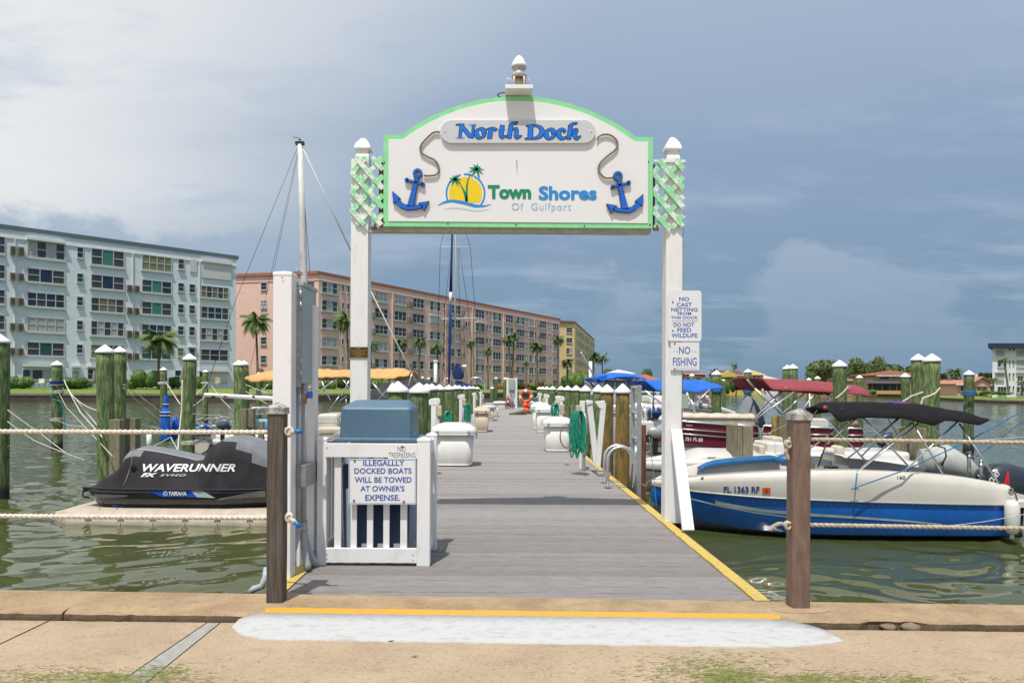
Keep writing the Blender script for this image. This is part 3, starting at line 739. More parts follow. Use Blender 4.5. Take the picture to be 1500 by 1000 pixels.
# lattice panels
def lattice(x0, y0, x1, y1, ph):
    pit = 24.5; w = 7.4 * s7; 
    for sgn, dd in ((1, 7.016), (-1, 7.028)):
        c = -12
        while c < 14:
            off = c * pit + ph * (1 if sgn > 0 else -1) ; c += 1
            # line x = xc + sgn*(y-y0) + off
            pts = []
            for yy in np.linspace(y0, y1, 400):
                xx = x0 + off + sgn * (yy - y0) * .88
                if x0 <= xx <= x1: pts.append((xx, yy))
            if len(pts) < 30: continue
            a = W(*pts[0], dd); b = W(*pts[-1], dd); a.y = b.y = dd; m = (a + b) / 2; L_ = (b - a).length + w * .5; ang = math.atan2(b.z - a.z, b.x - a.x)
            put('slat', MB().cbox((m.x, dd, m.z), L_, .010, w, 0, Matrix.Rotation(-ang, 3, 'Y')), mint_old, gate)
lattice(516, 232, 560, 328, 6); lattice(957, 236, 1000, 333, 9)
zt = W(957, 236, 7.04).z; zb2 = W(957, 331, 7.04).z
xa = W(545, 236, 7.05).x; xb = W(560, 236, 7.05).x
put('hanger', MB().box(xb - .03, xb + .02, 7.04, 7.07, zb2 - .02, zt - .03), rust, gate)
xc = W(955, 236, 7.05).x; put('hanger', MB().box(xc - .02, xc + .03, 7.04, 7.07, zb2 - .02, zt - .03), rust, gate)
put('lattice_rail', MB().box(W(957, 236, 7.04).x, rx1 + .02, 7.031, 7.043, zt - .012, zt + .012), white_paint, gate)
put('lattice_rail', MB().box(lx1, x1, 7.071, 7.13, zb - .005, zb + .045), sign_edge, gate)
for (px, py) in ((548, 334), (961, 336)):
    p = W(px, py, 7.03); put('bracket', MB().cbox(p, .05, .03, .022).cbox(p + Vector((.01, -.005, .02)), .02, .02, .04), rust, gate)
# leaning brace on the right post
tp = W(990.5, 629, 6.99); bt = G(1008, 780, 0); bt = Vector((bt.x, bt.y, .02))
dv = (tp - bt); L_ = dv.length; zax = dv.normalized(); xax = Vector((1, 0, 0)); xax = (xax - zax * xax.dot(zax)).normalized(); yax = zax.cross(xax)
RM = Matrix((xax, yax, zax)).transposed()
put('brace', MB().cbox((tp + bt) / 2, .105, .038, L_, 0, RM), white_vinyl, gate, bev=.003)
# plaque with the dock's name
def rounded(x0, y0, x1, y1, r, n=10):
    pts = []
    for cx, cy, a in ((x1 - r, y0 + r, -90), (x1 - r, y1 - r, 0), (x0 + r, y1 - r, 90), (x0 + r, y0 + r, 180)):
        for i in range(n + 1):
            t = R(a + 90 * i / n); pts.append((cx + r * math.cos(t), cy + r * math.sin(t)))
    return pts
npq = put('name_plaque', MB().prism(pxpoly(rounded(645.5, 176, 872, 210, 16.8), GD - .03), GD - .034, GD - .006), plaque_grey, gate, bev=.002)
# calligraphic lettering as variable width pen strokes: x, y, half width in fifteenths of a pixel
def oring(cx, cy): return [(cx + 86 * math.cos(a), cy + 98 * math.sin(a), 16 + 30 * abs(math.cos(a + .35)) ** 1.3) for a in [2 * math.pi * i / 24 for i in range(25)]]
STK = [[(120, 168, 8), (170, 160, 12), (295, 160, 10)], [(235, 165, 28), (205, 445, 26)], [(108, 452, 10), (310, 442, 13)], [(235, 175, 50), (450, 445, 52)], [(505, 165, 28), (480, 455, 16)], [(382, 168, 10), (572, 160, 13)], oring(655, 350),
  [(893, 255, 40), (855, 462, 44)], [(790, 268, 8), (895, 238, 16), (955, 250, 22), (1005, 282, 30)], [(1140, 178, 38), (1112, 375, 44), (1132, 430, 34), (1195, 418, 17), (1250, 398, 8)], [(1015, 278, 12), (1228, 265, 10)],
  [(1325, 195, 40), (1288, 458, 42)], [(1318, 205, 38), (1362, 138, 28), (1420, 118, 16), (1478, 108, 8)], [(1468, 112, 6), (1435, 158, 10)], [(1335, 285, 10), (1410, 250, 16), (1455, 262, 28), (1440, 390, 42), (1458, 436, 34), (1540, 415, 14), (1562, 402, 6)],
  [(1760, 180, 48), (1750, 470, 48)], [(1665, 186, 8), (1800, 176, 12), (1915, 190, 20), (1995, 255, 40), (2005, 340, 50), (1945, 420, 34), (1830, 460, 16), (1635, 468, 10)], oring(2185, 362),
  [(2475, 330, 6), (2512, 298, 22), (2460, 262, 22), (2392, 300, 38), (2372, 370, 46), (2412, 440, 38), (2480, 458, 22), (2552, 422, 8)], [(2635, 195, 40), (2597, 475, 42)], [(2628, 200, 38), (2672, 150, 22), (2725, 128, 12), (2782, 122, 7)], [(2778, 124, 6), (2740, 155, 8)],
  [(2650, 335, 12), (2715, 280, 24), (2768, 285, 32), (2745, 325, 26), (2672, 350, 10)], [(2680, 345, 22), (2745, 425, 42), (2782, 462, 24), (2855, 412, 9)]]
for nm_, ex, dep, m_ in (('lettering_outline', 10, .0345, mat('letter_outline', (.008, .015, .06), .4)), ('lettering', -5, .0385, mat('letter_bright_blue', (.012, .17, .70), .35))):
    mb = MB(); k_ = 0
    for st_ in STK:
        P_ = [(660 + x / 15, 172 + y / 15, max(.12, (h * 1.12 + ex) / 15)) for x, y, h in st_]; Q_ = []
        for i in range(len(P_) - 1):
            p0, p1, p2, p3 = P_[max(i - 1, 0)], P_[i], P_[i + 1], P_[min(i + 2, len(P_) - 1)]
            for t_ in ((0, .25, .5, .75) if len(P_) > 2 else (0,)): Q_.append(tuple(.5 * (2 * b + (c - a) * t_ + (2 * a - 5 * b + 4 * c - d_) * t_ * t_ + (3 * b - a - 3 * c + d_) * t_ ** 3) for a, b, c, d_ in zip(p0, p1, p2, p3)))
        Q_.append(P_[-1]); L1 = []; L2 = []
        for i, (x, y, h) in enumerate(Q_):
            a = Q_[max(i - 1, 0)]; b = Q_[min(i + 1, len(Q_) - 1)]; dx, dy = b[0] - a[0], b[1] - a[1]; l = math.hypot(dx, dy) or 1
            xx, yy = (x, y) if 0 < i < len(Q_) - 1 else ((x - dx / l * ex / 15, y - dy / l * ex / 15) if i == 0 else (x + dx / l * ex / 15, y + dy / l * ex / 15))
            if len(P_) == 2 and h > 1.2: dx, dy, l = 0, dy, abs(dy)          # stems end on the level
            L1.append((xx - dy / l * h, yy + dx / l * h)); L2.append((xx + dy / l * h, yy - dx / l * h))
        k_ += 1; zz_ = GD - dep - .0001 * k_
        for i in range(len(Q_) - 1): mb.add([W(*q, zz_) for q in (L1[i], L1[i + 1], L2[i + 1], L2[i])], [(0, 1, 2, 3)])
    put(nm_, mb, m_, npq)
for px in (652, 866): p = W(px, 193, GD - .036); put('screw', MB().ball(p, .007, .004, .007, 8, 4), steel, npq)
mb = MB(); text_into(mb, 'Town', 714.5, 271.5, 778, 292, GP, .045, 0, .010); put('lettering', mb, logo_green, gate)
mb = MB(); text_into(mb, 'Shores', 789, 273, 874, 293.5, GP, .036, 0, .010); put('lettering', mb, logo_blue, gate)
mb = MB(); text_into(mb, 'Of  Gulfport', 749.5, 297.5, 836.5, 311.5, GP, -.002, 0, .010, 1.12); put('lettering', mb, logo_pale, gate)
# logo: setting sun, palms and waves (flat print)
Z7 = lambda pts: [(560 + x / 4.412, 170 + y / 4.412) for x, y in pts]
def flat(name, pts, m, dd, zoom=True):
    q = [W(x, y, GD - dd) for x, y in (Z7(pts) if zoom else pts)]
    c = sum(q, Vector()) / len(q); 
    me_v = [tuple(p) for p in q]; mb = MB(); mb.add(me_v, [tuple(range(len(q)))]); return mb
sunp = []
def wave(x): return 548 + 14 * math.sin((x - 440) / 75)
for i in range(61):
    a = 2 * math.pi * i / 60; x = 538 + 108 * math.cos(a); y = 500 + 106 * math.sin(a); sunp.append((x, min(y, wave(x))))
put('print', flat('sun', sunp[:-1], logo_yellow, .0075), logo_yellow, gate)
ring = MB()
for i in range(70):
    a0 = math.pi * (.88 + 1.34 * i / 70); a1 = math.pi * (.88 + 1.34 * (i + 1) / 70)
    if 1.40 * math.pi < a0 < 1.46 * math.pi or 1.60 * math.pi < a0 < 1.63 * math.pi: continue
    q = [(538 + r * math.cos(a), 500 + r * 1.0 * math.sin(a)) for a in (a0, a1) for r in (118, 129)]
    q = [W(x, y, GD - .008) for x, y in Z7([q[0], q[1], q[3], q[2]])]; ring.add(q, [(0, 1, 2, 3)])
put('print', ring, logo_blue, gate)
def strip(up, lo, m, dd):
    mb = MB(); n = 40; 
    def ip(P, t):
        P = sorted(P); x = P[0][0] + (P[-1][0] - P[0][0]) * t
        return x, float(np.interp(x, [p[0] for p in P], [p[1] for p in P]))
    for i in range(n):
        q = [ip(up, i / n), ip(up, (i + 1) / n), ip(lo, (i + 1) / n), ip(lo, i / n)]
        mb.add([W(x, y, GD - dd) for x, y in Z7(q)], [(0, 1, 2, 3)])
    return put('print', mb, m, gate)
strip([(355, 578), (400, 550), (450, 539), (520, 548), (600, 571), (655, 577), (708, 570)], [(355, 579), (400, 564), (450, 556), (520, 569), (600, 591), (655, 588), (708, 571)], logo_blue, .0085)
strip([(395, 602), (450, 587), (520, 591), (600, 606), (650, 606), (697, 597)], [(395, 603), (450, 596), (520, 602), (600, 616), (650, 613), (697, 598)], logo_faint, .0082)
def printleaf(mb, cx, cy, ang, L_, w, droop):
    up = []; lo = []
    for i in range(7):
        t = i / 6; x = cx + math.cos(ang) * L_ * t; y = cy - math.sin(ang) * L_ * t + droop * t * t * L_; ww = w * math.sin(math.pi * min(1, t * .85 + .15)) * (1 - t * .6); nx, ny = math.sin(ang), math.cos(ang)
        up.append((x + nx * ww, y + ny * ww)); lo.append((x - nx * ww, y - ny * ww))
    for i in range(6): mb.add([W(x, y, GD - .0098) for x, y in Z7([up[i], up[i + 1], lo[i + 1], lo[i]])], [(0, 1, 2, 3)])
pm = MB()
for cx, cy, L_ in ((470, 412, 46), (607, 347, 58)):
    for a, k in ((15, 1), (50, .85), (80, 1), (110, .95), (150, 1), (185, .95), (-20, .9), (230, .9), (-60, .9)): printleaf(pm, cx, cy, R(a), L_ * k, 8, .28)
def ribbon(pts):
    for (a, b) in zip(pts[:-1], pts[1:]): pm.add([W(x, y, GD - .0092) for x, y in Z7([(a[0] - a[2], a[1]), (b[0] - b[2], b[1]), (b[0] + b[2], b[1]), (a[0] + a[2], a[1])])], [(0, 1, 2, 3)])
ribbon([(493, 432, 2), (512, 455, 5), (528, 485, 7), (538, 515, 8), (543, 552, 9)]); ribbon([(572, 374, 2), (556, 405, 4), (547, 450, 6), (545, 500, 7), (547, 552, 8)]); ribbon([(470, 410, 4), (500, 440, 3)]); ribbon([(607, 347, 5), (625, 400, 2)])
put('print', pm, logo_green, gate)
# anchors
def anchor(mir, dy, z0=GD - .010):
    def tr(x, y): x = 560 + x / 4.412; y = 170 + y / 4.412 + dy; return (1517 - x if mir else x, y)
    for sc_, dd, m, nm in ((1.0, 0, black, 'anchor_edge'), (.86, .004, anchor_blue, 'anchor')):
        k = 3.2 * (1 - sc_) / .14; mb = MB(); y0_ = z0 - .022 - dd; y1_ = z0 + .004 if dd == 0 else z0 - .02
        y0b = z0 - .022; 
        def pr(pts):
            q = [tr(*p) for p in pts]; mb.prism(pxpoly(q, y0_), y0_, y1_)
        def shrink(pts):
            c = (sum(p[0] for p in pts) / len(pts), sum(p[1] for p in pts) / len(pts)); return [(x + (c[0] - x) / max(1, math.hypot(c[0] - x, c[1] - y)) * k, y + (c[1] - y) / max(1, math.hypot(c[0] - x, c[1] - y)) * k) for x, y in pts]
        # ring
        n = 20; r1 = 31 - k; r0 = 14 + k * .5
        for i in range(n):
            a, b = 2 * math.pi * i / n, 2 * math.pi * (i + 1) / n
            pr([(228 + r1 * math.cos(a), 370 + r1 * math.sin(a)), (228 + r1 * math.cos(b), 370 + r1 * math.sin(b)), (228 + r0 * math.cos(b), 370 + r0 * math.sin(b)), (228 + r0 * math.cos(a), 370 + r0 * math.sin(a))])
        q = 12 - k; pr([(212 + k, 396), (234 - k, 400), (204 - k, 585), (158 + k, 585)])
        pr([(157, 412 - 7 + k * .6), (264, 440 - 8 + k * .6), (262, 440 + 9 - k * .6), (155, 412 + 8 - k * .6)])
        for cx, cy in ((158, 412), (262, 441)): pr([(cx + (14 - k) * math.cos(t), cy + (14 - k) * math.sin(t)) for t in [2 * math.pi * j / 12 for j in range(12)]])
        A = [(100, 536), (140, 568), (182, 580), (182, 606), (160, 611 - k), (116, 594 - k), (80, 560 - k * .3)]
        pr([(100 - k * .2, 536 + k), (140, 568 + k), (182, 578 + k), (182, 606 - k), (160, 610 - k), (116, 592 - k), (84, 562)])
        pr([(63 + k * .7, 484 + k * 1.6), (118 - k * 1.5, 531 + k * .1), (70 + k * .6, 565 - k)])
        pr([(182, 578 + k), (215, 578 + k), (245, 566 + k), (266, 590 - k), (225, 604 - k), (182, 606 - k)])
        pr([(232 + k, 560 + k * .4), (303 - k * 1.6, 549 + k), (270 - k * .3, 612 - k * 1.6)])
        put(nm, mb, m, gate)
anchor(False, 0); anchor(True, 4)
for pts, o, s_ in (([(372, 106), (345, 103), (315, 118), (268, 165), (246, 200), (252, 235), (290, 262), (335, 283), (360, 315), (366, 350), (350, 378), (310, 386), (268, 385)], (560, 170), 4.412), ([(462, 462), (472, 445), (500, 434), (535, 438), (565, 462), (573, 492), (555, 522), (515, 553), (480, 588), (468, 622), (485, 652), (510, 670), (548, 668)], (750, 80), 3.704)):
    P = [W(o[0] + x / s_, o[1] + y / s_, GD - .022) for x, y in pts]
    # smooth
    Q = []
    for i in range(len(P) - 1):
        p0, p1, p2, p3 = P[max(i - 1, 0)], P[i], P[i + 1], P[min(i + 2, len(P) - 1)]
        for t in (0, .25, .5, .75): Q.append(.5 * ((2 * p1) + (-p0 + p2) * t + (2 * p0 - 5 * p1 + 4 * p2 - p3) * t * t + (-p0 + 3 * p1 - 3 * p2 + p3) * t ** 3))
    Q.append(P[-1]); put('decorative_rope', MB().rope(Q, .0095, .045, 9, .006), tan_rope, gate)
# lamp on the crown of the arch
cx = W(760, 139, GD).x; zc = W(760, 139.5, GD).z
put('lamp_base', MB().box(cx - 20 * s7, cx + 20 * s7, GD - .155, GD + .10, zc - .002, zc + .036), white_vinyl, gate, bev=.004)
mb = MB(); 
for sx in (-1, 1):
    for sy in (-1, 1): mb.tube([(cx + sx * .052, GD - .03 + sy * .05, zc + .045), (cx + sx * .045, GD - .03 + sy * .045, zc + .15)], .012, 6)
mb.box(cx - .03, cx + .03, GD - .06, GD, zc + .045, zc + .14)
put('lamp_bracket', mb, mat('stained_plastic', (.62, .54, .38), .5, var=.5, vs_=30), gate)
put('lamp_ring', MB().lathe([(.055, .128), (.060, .135), (.060, .148)], (cx, GD - .03, zc), 12), rust, gate)
put('lamp_body', MB().lathe([(.070, .148), (.072, .185), (.058, .20), (.050, .225), (.068, .245), (.070, .25)], (cx, GD - .03, zc), 12), mat('lamp_grey', (.5, .5, .5), .4, var=.3, vs_=30), gate)
put('lamp_cap', MB().lathe([(.072, .25), (.078, .256), (.074, .27), (.060, .305), (.040, .338), (.018, .362), (.002, .372)], (cx, GD - .03, zc), 16), white_vinyl, gate)
mb = MB()
for sx, sy, tx in ((-1, 0, -.11), (-1, .02, -.085), (1, 0, .10), (1, .02, .125), (1, -.02, .08), (-1, -.01, -.13)):
    mb.tube([(cx + sx * .07, GD - .02 + sy, zc + .05), (cx + tx * .8, GD + sy, zc + .13), (cx + tx, GD + sy, zc + .19)], .0013, 4)
put('bird_spikes', mb, steel, gate)
p = (cx - 20 * s7, GD + .03, zc + .03); q = []
for i in range(15): a = math.pi * (.5 + i / 14); q.append((p[0] - .075 * abs(math.cos(a)) * 1.0 - .0, p[1], p[2] - .018 + .024 * math.sin(a)))
put('cable', MB().tube([(p[0] + .02, p[1], p[2] + .006)] + q + [(p[0] + .05, p[1], zc + .004)], .006, 8), wire_dark, gate)
p = W(757, 237, GD - .012); put('hook', MB().tube([(p.x, p.y, p.z - .01), (p.x - .006, p.y - .01, p.z), (p.x, p.y - .014, p.z + .008), (p.x + .004, p.y - .005, p.z + .006)], .0025, 6).tube([(p.x, p.y, p.z - .01), (p.x + .004, p.y, p.z - .12)], .0012, 4), wire_dark, gate)

# signs on the posts
def sign(name, label, x0, y0, x1, y1, r, d, lines, m=sign_white, border=None, lm=None, screws=(), thick=.004, nm='sign'):
    c = W((x0 + x1) / 2, y1, d); t = thing(nm, label, 'sign', c)
    put('panel', MB().prism(pxpoly(rounded(x0, y0, x1, y1, r, 5), d), d, d + thick), m, t)
    if border:
        bo, bw, bm = border; mb = MB(); A = rounded(x0 + bo, y0 + bo, x1 - bo, y1 - bo, max(.5, r - bo), 5); B = rounded(x0 + bo + bw, y0 + bo + bw, x1 - bo - bw, y1 - bo - bw, max(.3, r - bo - bw), 5)
        n = len(A)
        for i in range(n): mb.add([W(*A[i], d - .0008), W(*A[(i + 1) % n], d - .0008), W(*B[(i + 1) % n], d - .0008), W(*B[i], d - .0008)], [(0, 1, 2, 3)])
        put('border', mb, bm, t)
    mb = MB()
    for s_, a, b, c_, e, *k in lines: text_into(mb, s_, a, b, c_, e, dplane(d), k[0] if k else .02, 0, .0012)
    put('lettering', mb, lm or letter_blue, t)
    for px, py in screws: p = W(px, py, d - .002); put('screw', MB().ball(p, .0085, .006, .0085, 8, 4), mat('brown_screw', (.12, .10, .08), .5, .6), t)
    return t
Z2 = lambda x, y: (940 + x / 3.333, 400 + y / 3.333)
s1_ = sign('sign', 'white rounded sign about cast netting and feeding wildlife on the right gate post', 978.5, 425.5, 1027.5, 499.5, 4, 7.02,
     [('NO', 994.7, 435, 1009.5, 440.8), ('CAST', 991, 443.2, 1013.5, 449), ('NETTING', 983.2, 450.6, 1022, 456.2), ('FROM', 992.5, 457, 1012.5, 461.2), ('THIS DOCK', 982.6, 462.8, 1022.4, 467.2), ('DO NOT', 986.5, 472.4, 1017, 478.6), ('FEED', 992, 480.2, 1012.7, 486.2), ('WILDLIFE', 983.6, 488, 1021.6, 494.2)], screws=((985.5, 442.3), (985.8, 484)))
s2_ = sign('sign', 'white NO FISHING sign directly below the larger sign on the right gate post', 982.5, 501, 1024.3, 541.8, .6, 7.025,
     [('NO', 994.6, 507.5, 1011, 518.4, .01), ('FISHING', 985.6, 523.5, 1020.6, 535.6, .01)], screws=((988.4, 503), (988.4, 540.5)))
for yy, a, b in ((513, 986, 994), (513, 1012, 1021), (537.5, 986, 1021), (470, 984, 1022)):
    t = s1_ if yy == 470 else s2_; mb = MB(); mb.add([W(a, yy, 7.02), W(b, yy, 7.02), W(b, yy + .7, 7.02), W(a, yy + .7, 7.02)], [(0, 1, 2, 3)]); put('rule', mb, mat('pale_green_rule', (.45, .62, .58), .5), t)
brass = mat('brass_lettering', (.55, .36, .08), .35, .7)
sign('sign', 'small dark plaque with brass lettering on the left gate post', 511.6, 508, 539.4, 523.8, .5, 7.035,
     [('IN', 522.5, 509.6, 527.5, 511.4), ('HONOR & DEDICATION', 514, 512.1, 537, 514.1), ('IN MEMORY OF', 517, 514.7, 534, 516.6), ('TOWN SHORES DOCK', 514, 517.2, 537, 519), ('ASSOCIATION', 517.5, 519.4, 533.5, 521), ('2008', 521.5, 521.5, 529.5, 523.2)], mat('plaque_brown', (.045, .03, .015), .4), (.4, .5, brass), brass)

# ================================================================== ELECTRICAL CABINET ON TWO POSTS
cab = thing('electrical_cabinet', 'tall grey green metal cabinet fixed between two white posts left of the gateway', 'electrical cabinet', (-1.45, 5.1, 0))
zt = 2.06
put('post', MB().box(-1.548, -1.422, 4.87, 4.995, -.02, zt), white_vinyl, cab, bev=.004)
put('post_cap', MB().lathe([(.092, -.004), (.0925, .012), (.085, .02), (.01, .034)], (-1.485, 4.9325, zt), 4, 0, False, ph=math.pi / 4), white_vinyl, cab, bev=.002)
p = W(413.5, 406.5, 4.86); put('screw', MB().ball(p, .005, .004, .005, 8, 4), rust, cab)
put('post', MB().box(-1.49, -1.367, 5.26, 5.38, -.02, 1.9), white_vinyl, cab, bev=.004)
put('cabinet', MB().box(-1.565, -1.384, 5.01, 5.375, 1.325, 2.005), cabinet_green, cab, bev=.004)
put('cabinet_lid', MB().box(-1.572, -1.376, 5.00, 5.385, 2.005, 2.035), cabinet_green, cab, bev=.003)
put('hinge_strip', MB().box(-1.43, -1.390, 4.996, 5.006, 1.30, 2.0), dull_alu, cab)
for z in (1.36, 1.45, 1.84, 1.92): put('hinge', MB().tube([(-1.395, 4.996, z), (-1.395, 4.996, z + .05)], .010, 8), dull_alu, cab)
put('strut', MB().box(-1.44, -1.352, 4.998, 5.30, .60, .755), mat('zinc_channel', (.36, .38, .40), .45, .5, var=.3, vs_=12), cab, bev=.003)
for k, (x, y) in enumerate(((-1.425, 5.05), (-1.40, 5.10), (-1.41, 5.16))):
    put('conduit', MB().tube([(x, y, .3), (x, y, 1.33)], .019, 10), conduit_grey, cab)
    e = ((-.07, -.12), (.045, -.03), (.075, .05))[k]
    pts = [Vector((x + e[0] * t * t, y + e[1] * t * t, .32 * (1 - t) + .01)) for t in [i / 10 for i in range(11)]]
    put('flexible_hose', MB().tube(pts, [.024 + .003 * (i % 2) for i in range(11)], 10), hose_grey, cab)
    put('collar', MB().tube([(x, y, .27), (x, y, .34)], .027, 10), conduit_grey, cab)
put('foot_bracket', MB().box(-1.366, -1.345, 5.26, 5.30, 0, .09), steel, cab)
pd = W(453, 578, 5.02); pad = thing('padlock', 'small blue padlock hanging under the grey green cabinet', 'padlock', pd)
put('body', MB().cbox((pd.x, pd.y, pd.z), .044, .022, .048), mat('padlock_blue', (.01, .07, .35), .35), pad, bev=.004)
put('shackle', MB().tube([(pd.x - .014, pd.y, pd.z + .02)] + [(pd.x + .014 * math.cos(a), pd.y, pd.z + .04 + .016 * math.sin(a)) for a in [math.pi * (1 - i / 8) for i in range(9)]] + [(pd.x + .014, pd.y, pd.z + .02)], .004, 8), steel, pad)
pp = W(446, 584, 5.0); put('hasp', MB().cbox(pp, .03, .012, .075), rust, cab)
# pale pipe end dipping off the seawall
c = [W(366, 868, 4.62), W(372, 862, 4.62), W(384, 858, 4.62), W(389, 845, 4.62), W(391, 832, 4.66)]
single('drain_hose', MB().tube(c, .022, 12), hose_grey, 'pale grey hose end curling down beside the dark post at the water edge', 'hose', c[2])

# ================================================================== PICKET ENCLOSURE, BIN AND NOTICES
EX0, EX1, EY0, EY1 = -1.345, -.512, 5.25, 5.87
enc = thing('picket_enclosure', 'low white picket enclosure round the blue bin at the left edge of the dock', 'fence', ((EX0 + EX1) / 2, EY0, 0))
PT = .905
def vpost(x, y, w=.095):
    put('post', MB().box(x, x + w, y, y + w, -.01, PT), white_vinyl, enc, bev=.003)
    put('post_cap', MB().lathe([(w * .74, -.001), (w * .755, .012), (w * .70, .018), (.008, .034)], (x + w / 2, y + w / 2, PT), 4, 0, False, ph=math.pi / 4), white_vinyl, enc, bev=.0015)
vpost(EX1 - .095, EY0); vpost(EX0, EY0 + .02, .07); vpost(EX1 - .085, EY1 - .09, .085); vpost(EX0, EY1 - .09, .085)
fx0, fx1 = EX0 + .062, EX1 - .096
put('rail', MB().box(fx0, fx1, EY0 + .012, EY0 + .042, .785, .888), white_vinyl, enc, bev=.003)
put('rail', MB().box(fx0, fx1, EY0 + .012, EY0 + .042, .012, .118), white_vinyl, enc, bev=.003)
for xa, xb in ((490, 500), (514, 523), (538, 547), (562, 571), (587, 597)):
    a = (xa - VX) * (EY0 + .03) / FOC; b = (xb - VX) * (EY0 + .03) / FOC; put('picket', MB().box(a, b, EY0 + .044, EY0 + .062, .06, .85), white_vinyl, enc, bev=.002)
for xs in (EX1 - .055, EX0 + .02):
    put('rail', MB().box(xs, xs + .03, EY0 + .096, EY1 - .091, .785, .888), white_vinyl, enc, bev=.003)
    put('rail', MB().box(xs, xs + .03, EY0 + .096, EY1 - .091, .03, .13), white_vinyl, enc, bev=.003)
    for k in range(4):
        y = EY0 + .13 + k * .10; put('picket', MB().box(xs - .02, xs - .002, y, y + .045, .06, .85), white_vinyl, enc, bev=.002)
put('rail', MB().box(EX0 + .086, EX1 - .086, EY1 - .05, EY1 - .02, .785, .888), white_vinyl, enc, bev=.003)
for k in range(6):
    x = EX0 + .14 + k * .1; put('picket', MB().box(x, x + .045, EY1 - .068, EY1 - .052, .06, .85), white_vinyl, enc, bev=.002)
for (px, py) in ((479, 655), (479, 811), (479, 818), (605, 812), (605, 820), (606, 656)):
    p = W(px, py, EY0 + .010); put('screw', MB().ball(p, .005, .003, .005, 8, 4), dull_alu, enc)
bn = thing('refuse_bin', 'square slate blue refuse bin with domed lid standing inside the white picket enclosure', 'bin', (-.92, 5.6, 0))
bx0, bx1, by0, by1 = -1.20, -.655, 5.34, 5.78
def rrect(x0, x1, y0, y1, z, r=.04, n=4):
    pts = []
    for cx, cy, a in ((x1 - r, y0 + r, -90), (x1 - r, y1 - r, 0), (x0 + r, y1 - r, 90), (x0 + r, y0 + r, 180)):
        for i in range(n + 1): t = R(a + 90 * i / n); pts.append((cx + r * math.cos(t), cy + r * math.sin(t), z))
    return pts
mb = MB(); mb.loft([rrect(bx0 + .03, bx1 - .03, by0 + .03, by1 - .03, .02), rrect(bx0 + .01, bx1 - .01, by0 + .01, by1 - .01, .86)], 0, True, True, True); put('body', mb, bin_dark, bn)
mb = MB()
top = rrect(bx0 + .05, bx1 - .06, by0 + .10, by1 - .04, 1.20, .05)
top = [(x, y, 1.165 + .035 * (y - by0) / .4) for x, y, z in top]
mb.loft([rrect(bx0 - .03, bx1 + .06, by0 - .03, by1 + .03, .895, .03), rrect(bx0 - .03, bx1 + .06, by0 - .03, by1 + .03, .915, .03), rrect(bx0 + .0, bx1 + .0, by0 - .01, by1 + .01, .925, .035), rrect(bx0 + .008, bx1 - .004, by0 + .0, by1, 1.135, .03), rrect(bx0 + .014, bx1 - .012, by0 + .008, by1 - .004, 1.15, .03), top], 0, True, True, True)
o = put('lid', mb, bin_blue, bn); 
for p_ in o.data.polygons: p_.use_smooth = False
sign('sign', 'white NO TRESPASSING notice on the top rail of the picket enclosure', 568, 650.5, 611, 671.5, .8, EY0 + .004,
     [('NO', 582.7, 653.5, 594, 661.2, -.01), ('TRESPASSING', 569.5, 662.5, 608.5, 670, -.01)], white_vinyl, None, mat('brown_black_ink', (.05, .045, .045), .5), ((589.3, 654.3), (588.7, 672)))
sign('sign', 'white notice in blue letters about towing illegally docked boats, on the picket enclosure', 510.8, 671.8, 609.6, 738.5, 1.6, EY0 - .004,
     [('ILLEGALLLY', 532, 673.5, 592.5, 682), ('DOCKED BOATS', 519, 685.2, 603, 693.6), ('WILL BE TOWED', 519.5, 698.2, 603, 706.6), ("AT OWNER'S", 528, 711, 592.5, 719.4), ('EXPENSE.', 535, 724.2, 586, 733)], sign_white, (.9, .9, mat('pale_blue_border', (.10, .30, .62), .5)), mat('notice_blue', (.02, .10, .42), .5), ((519.5, 674.3), (518.5, 733), (591.5, 734.5)))
# ================================================================== PILES
def pile_shaft(r, h, zb, seed, lean=0):
    mb = MB(); n = 18; secs = []; kz = 14
    for i in range(kz + 1):
        z = zb + (h - zb) * i / kz
        ring = []
        for j in range(n):
            t = 2 * math.pi * j / n; q = r * (1 + .035 * mnoise.noise(Vector((math.cos(t) * 1.6 + seed, math.sin(t) * 1.6, z * .5))) + .02 * mnoise.noise(Vector((math.cos(t) * 5, math.sin(t) * 5 + seed, z * .4)))) * (1.03 - .03 * i / kz)
            ring.append((q * math.cos(t) + lean * (z - h), q * math.sin(t), z))
        secs.append(ring)
    mb.loft(secs, 0, True, True, True); return mb
def pile(px, ya, wpx, label, group, m=pile_green, d=None, dia=.27, band=False, capk=1.12, name='mooring_pile', X=None, lean=0, caph=None):
    if d is None: d = dia * FOC / wpx
    s = FOC / d; p = W(px, ya, d); r = wpx / s / 2
    if X is not None: p.x = X
    t = thing(name, label, 'pile', (p.x, p.y, WZ), group)
    seed = px * .37; rc_ = r * capk; ch = caph or rc_ * 1.02; h = p.z - WZ - ch * .78
    put('shaft', pile_shaft(r, h, -.6, seed, lean), m, t, True)
    mb = MB(); z0 = h - ch * .16
    mb.lathe([(rc_ * .99, z0), (rc_ * 1.005, z0 + .005), (rc_ * .99, h + ch * .05), (rc_ * .96, h + ch * .10), (rc_ * .50, h + ch * .46), (rc_ * .05, h + ch * .78)], (0, 0, 0), 20)
    put('cap', mb, white_cap, t, True)
    if band: put('sleeve', MB().lathe([(r * 1.06, -.5), (r * 1.06, band)], (0, 0, 0), 18), pile_band, t, True)
    return t, p, r, d
ml = 'mooring piles standing in the water'
PI_ = {}
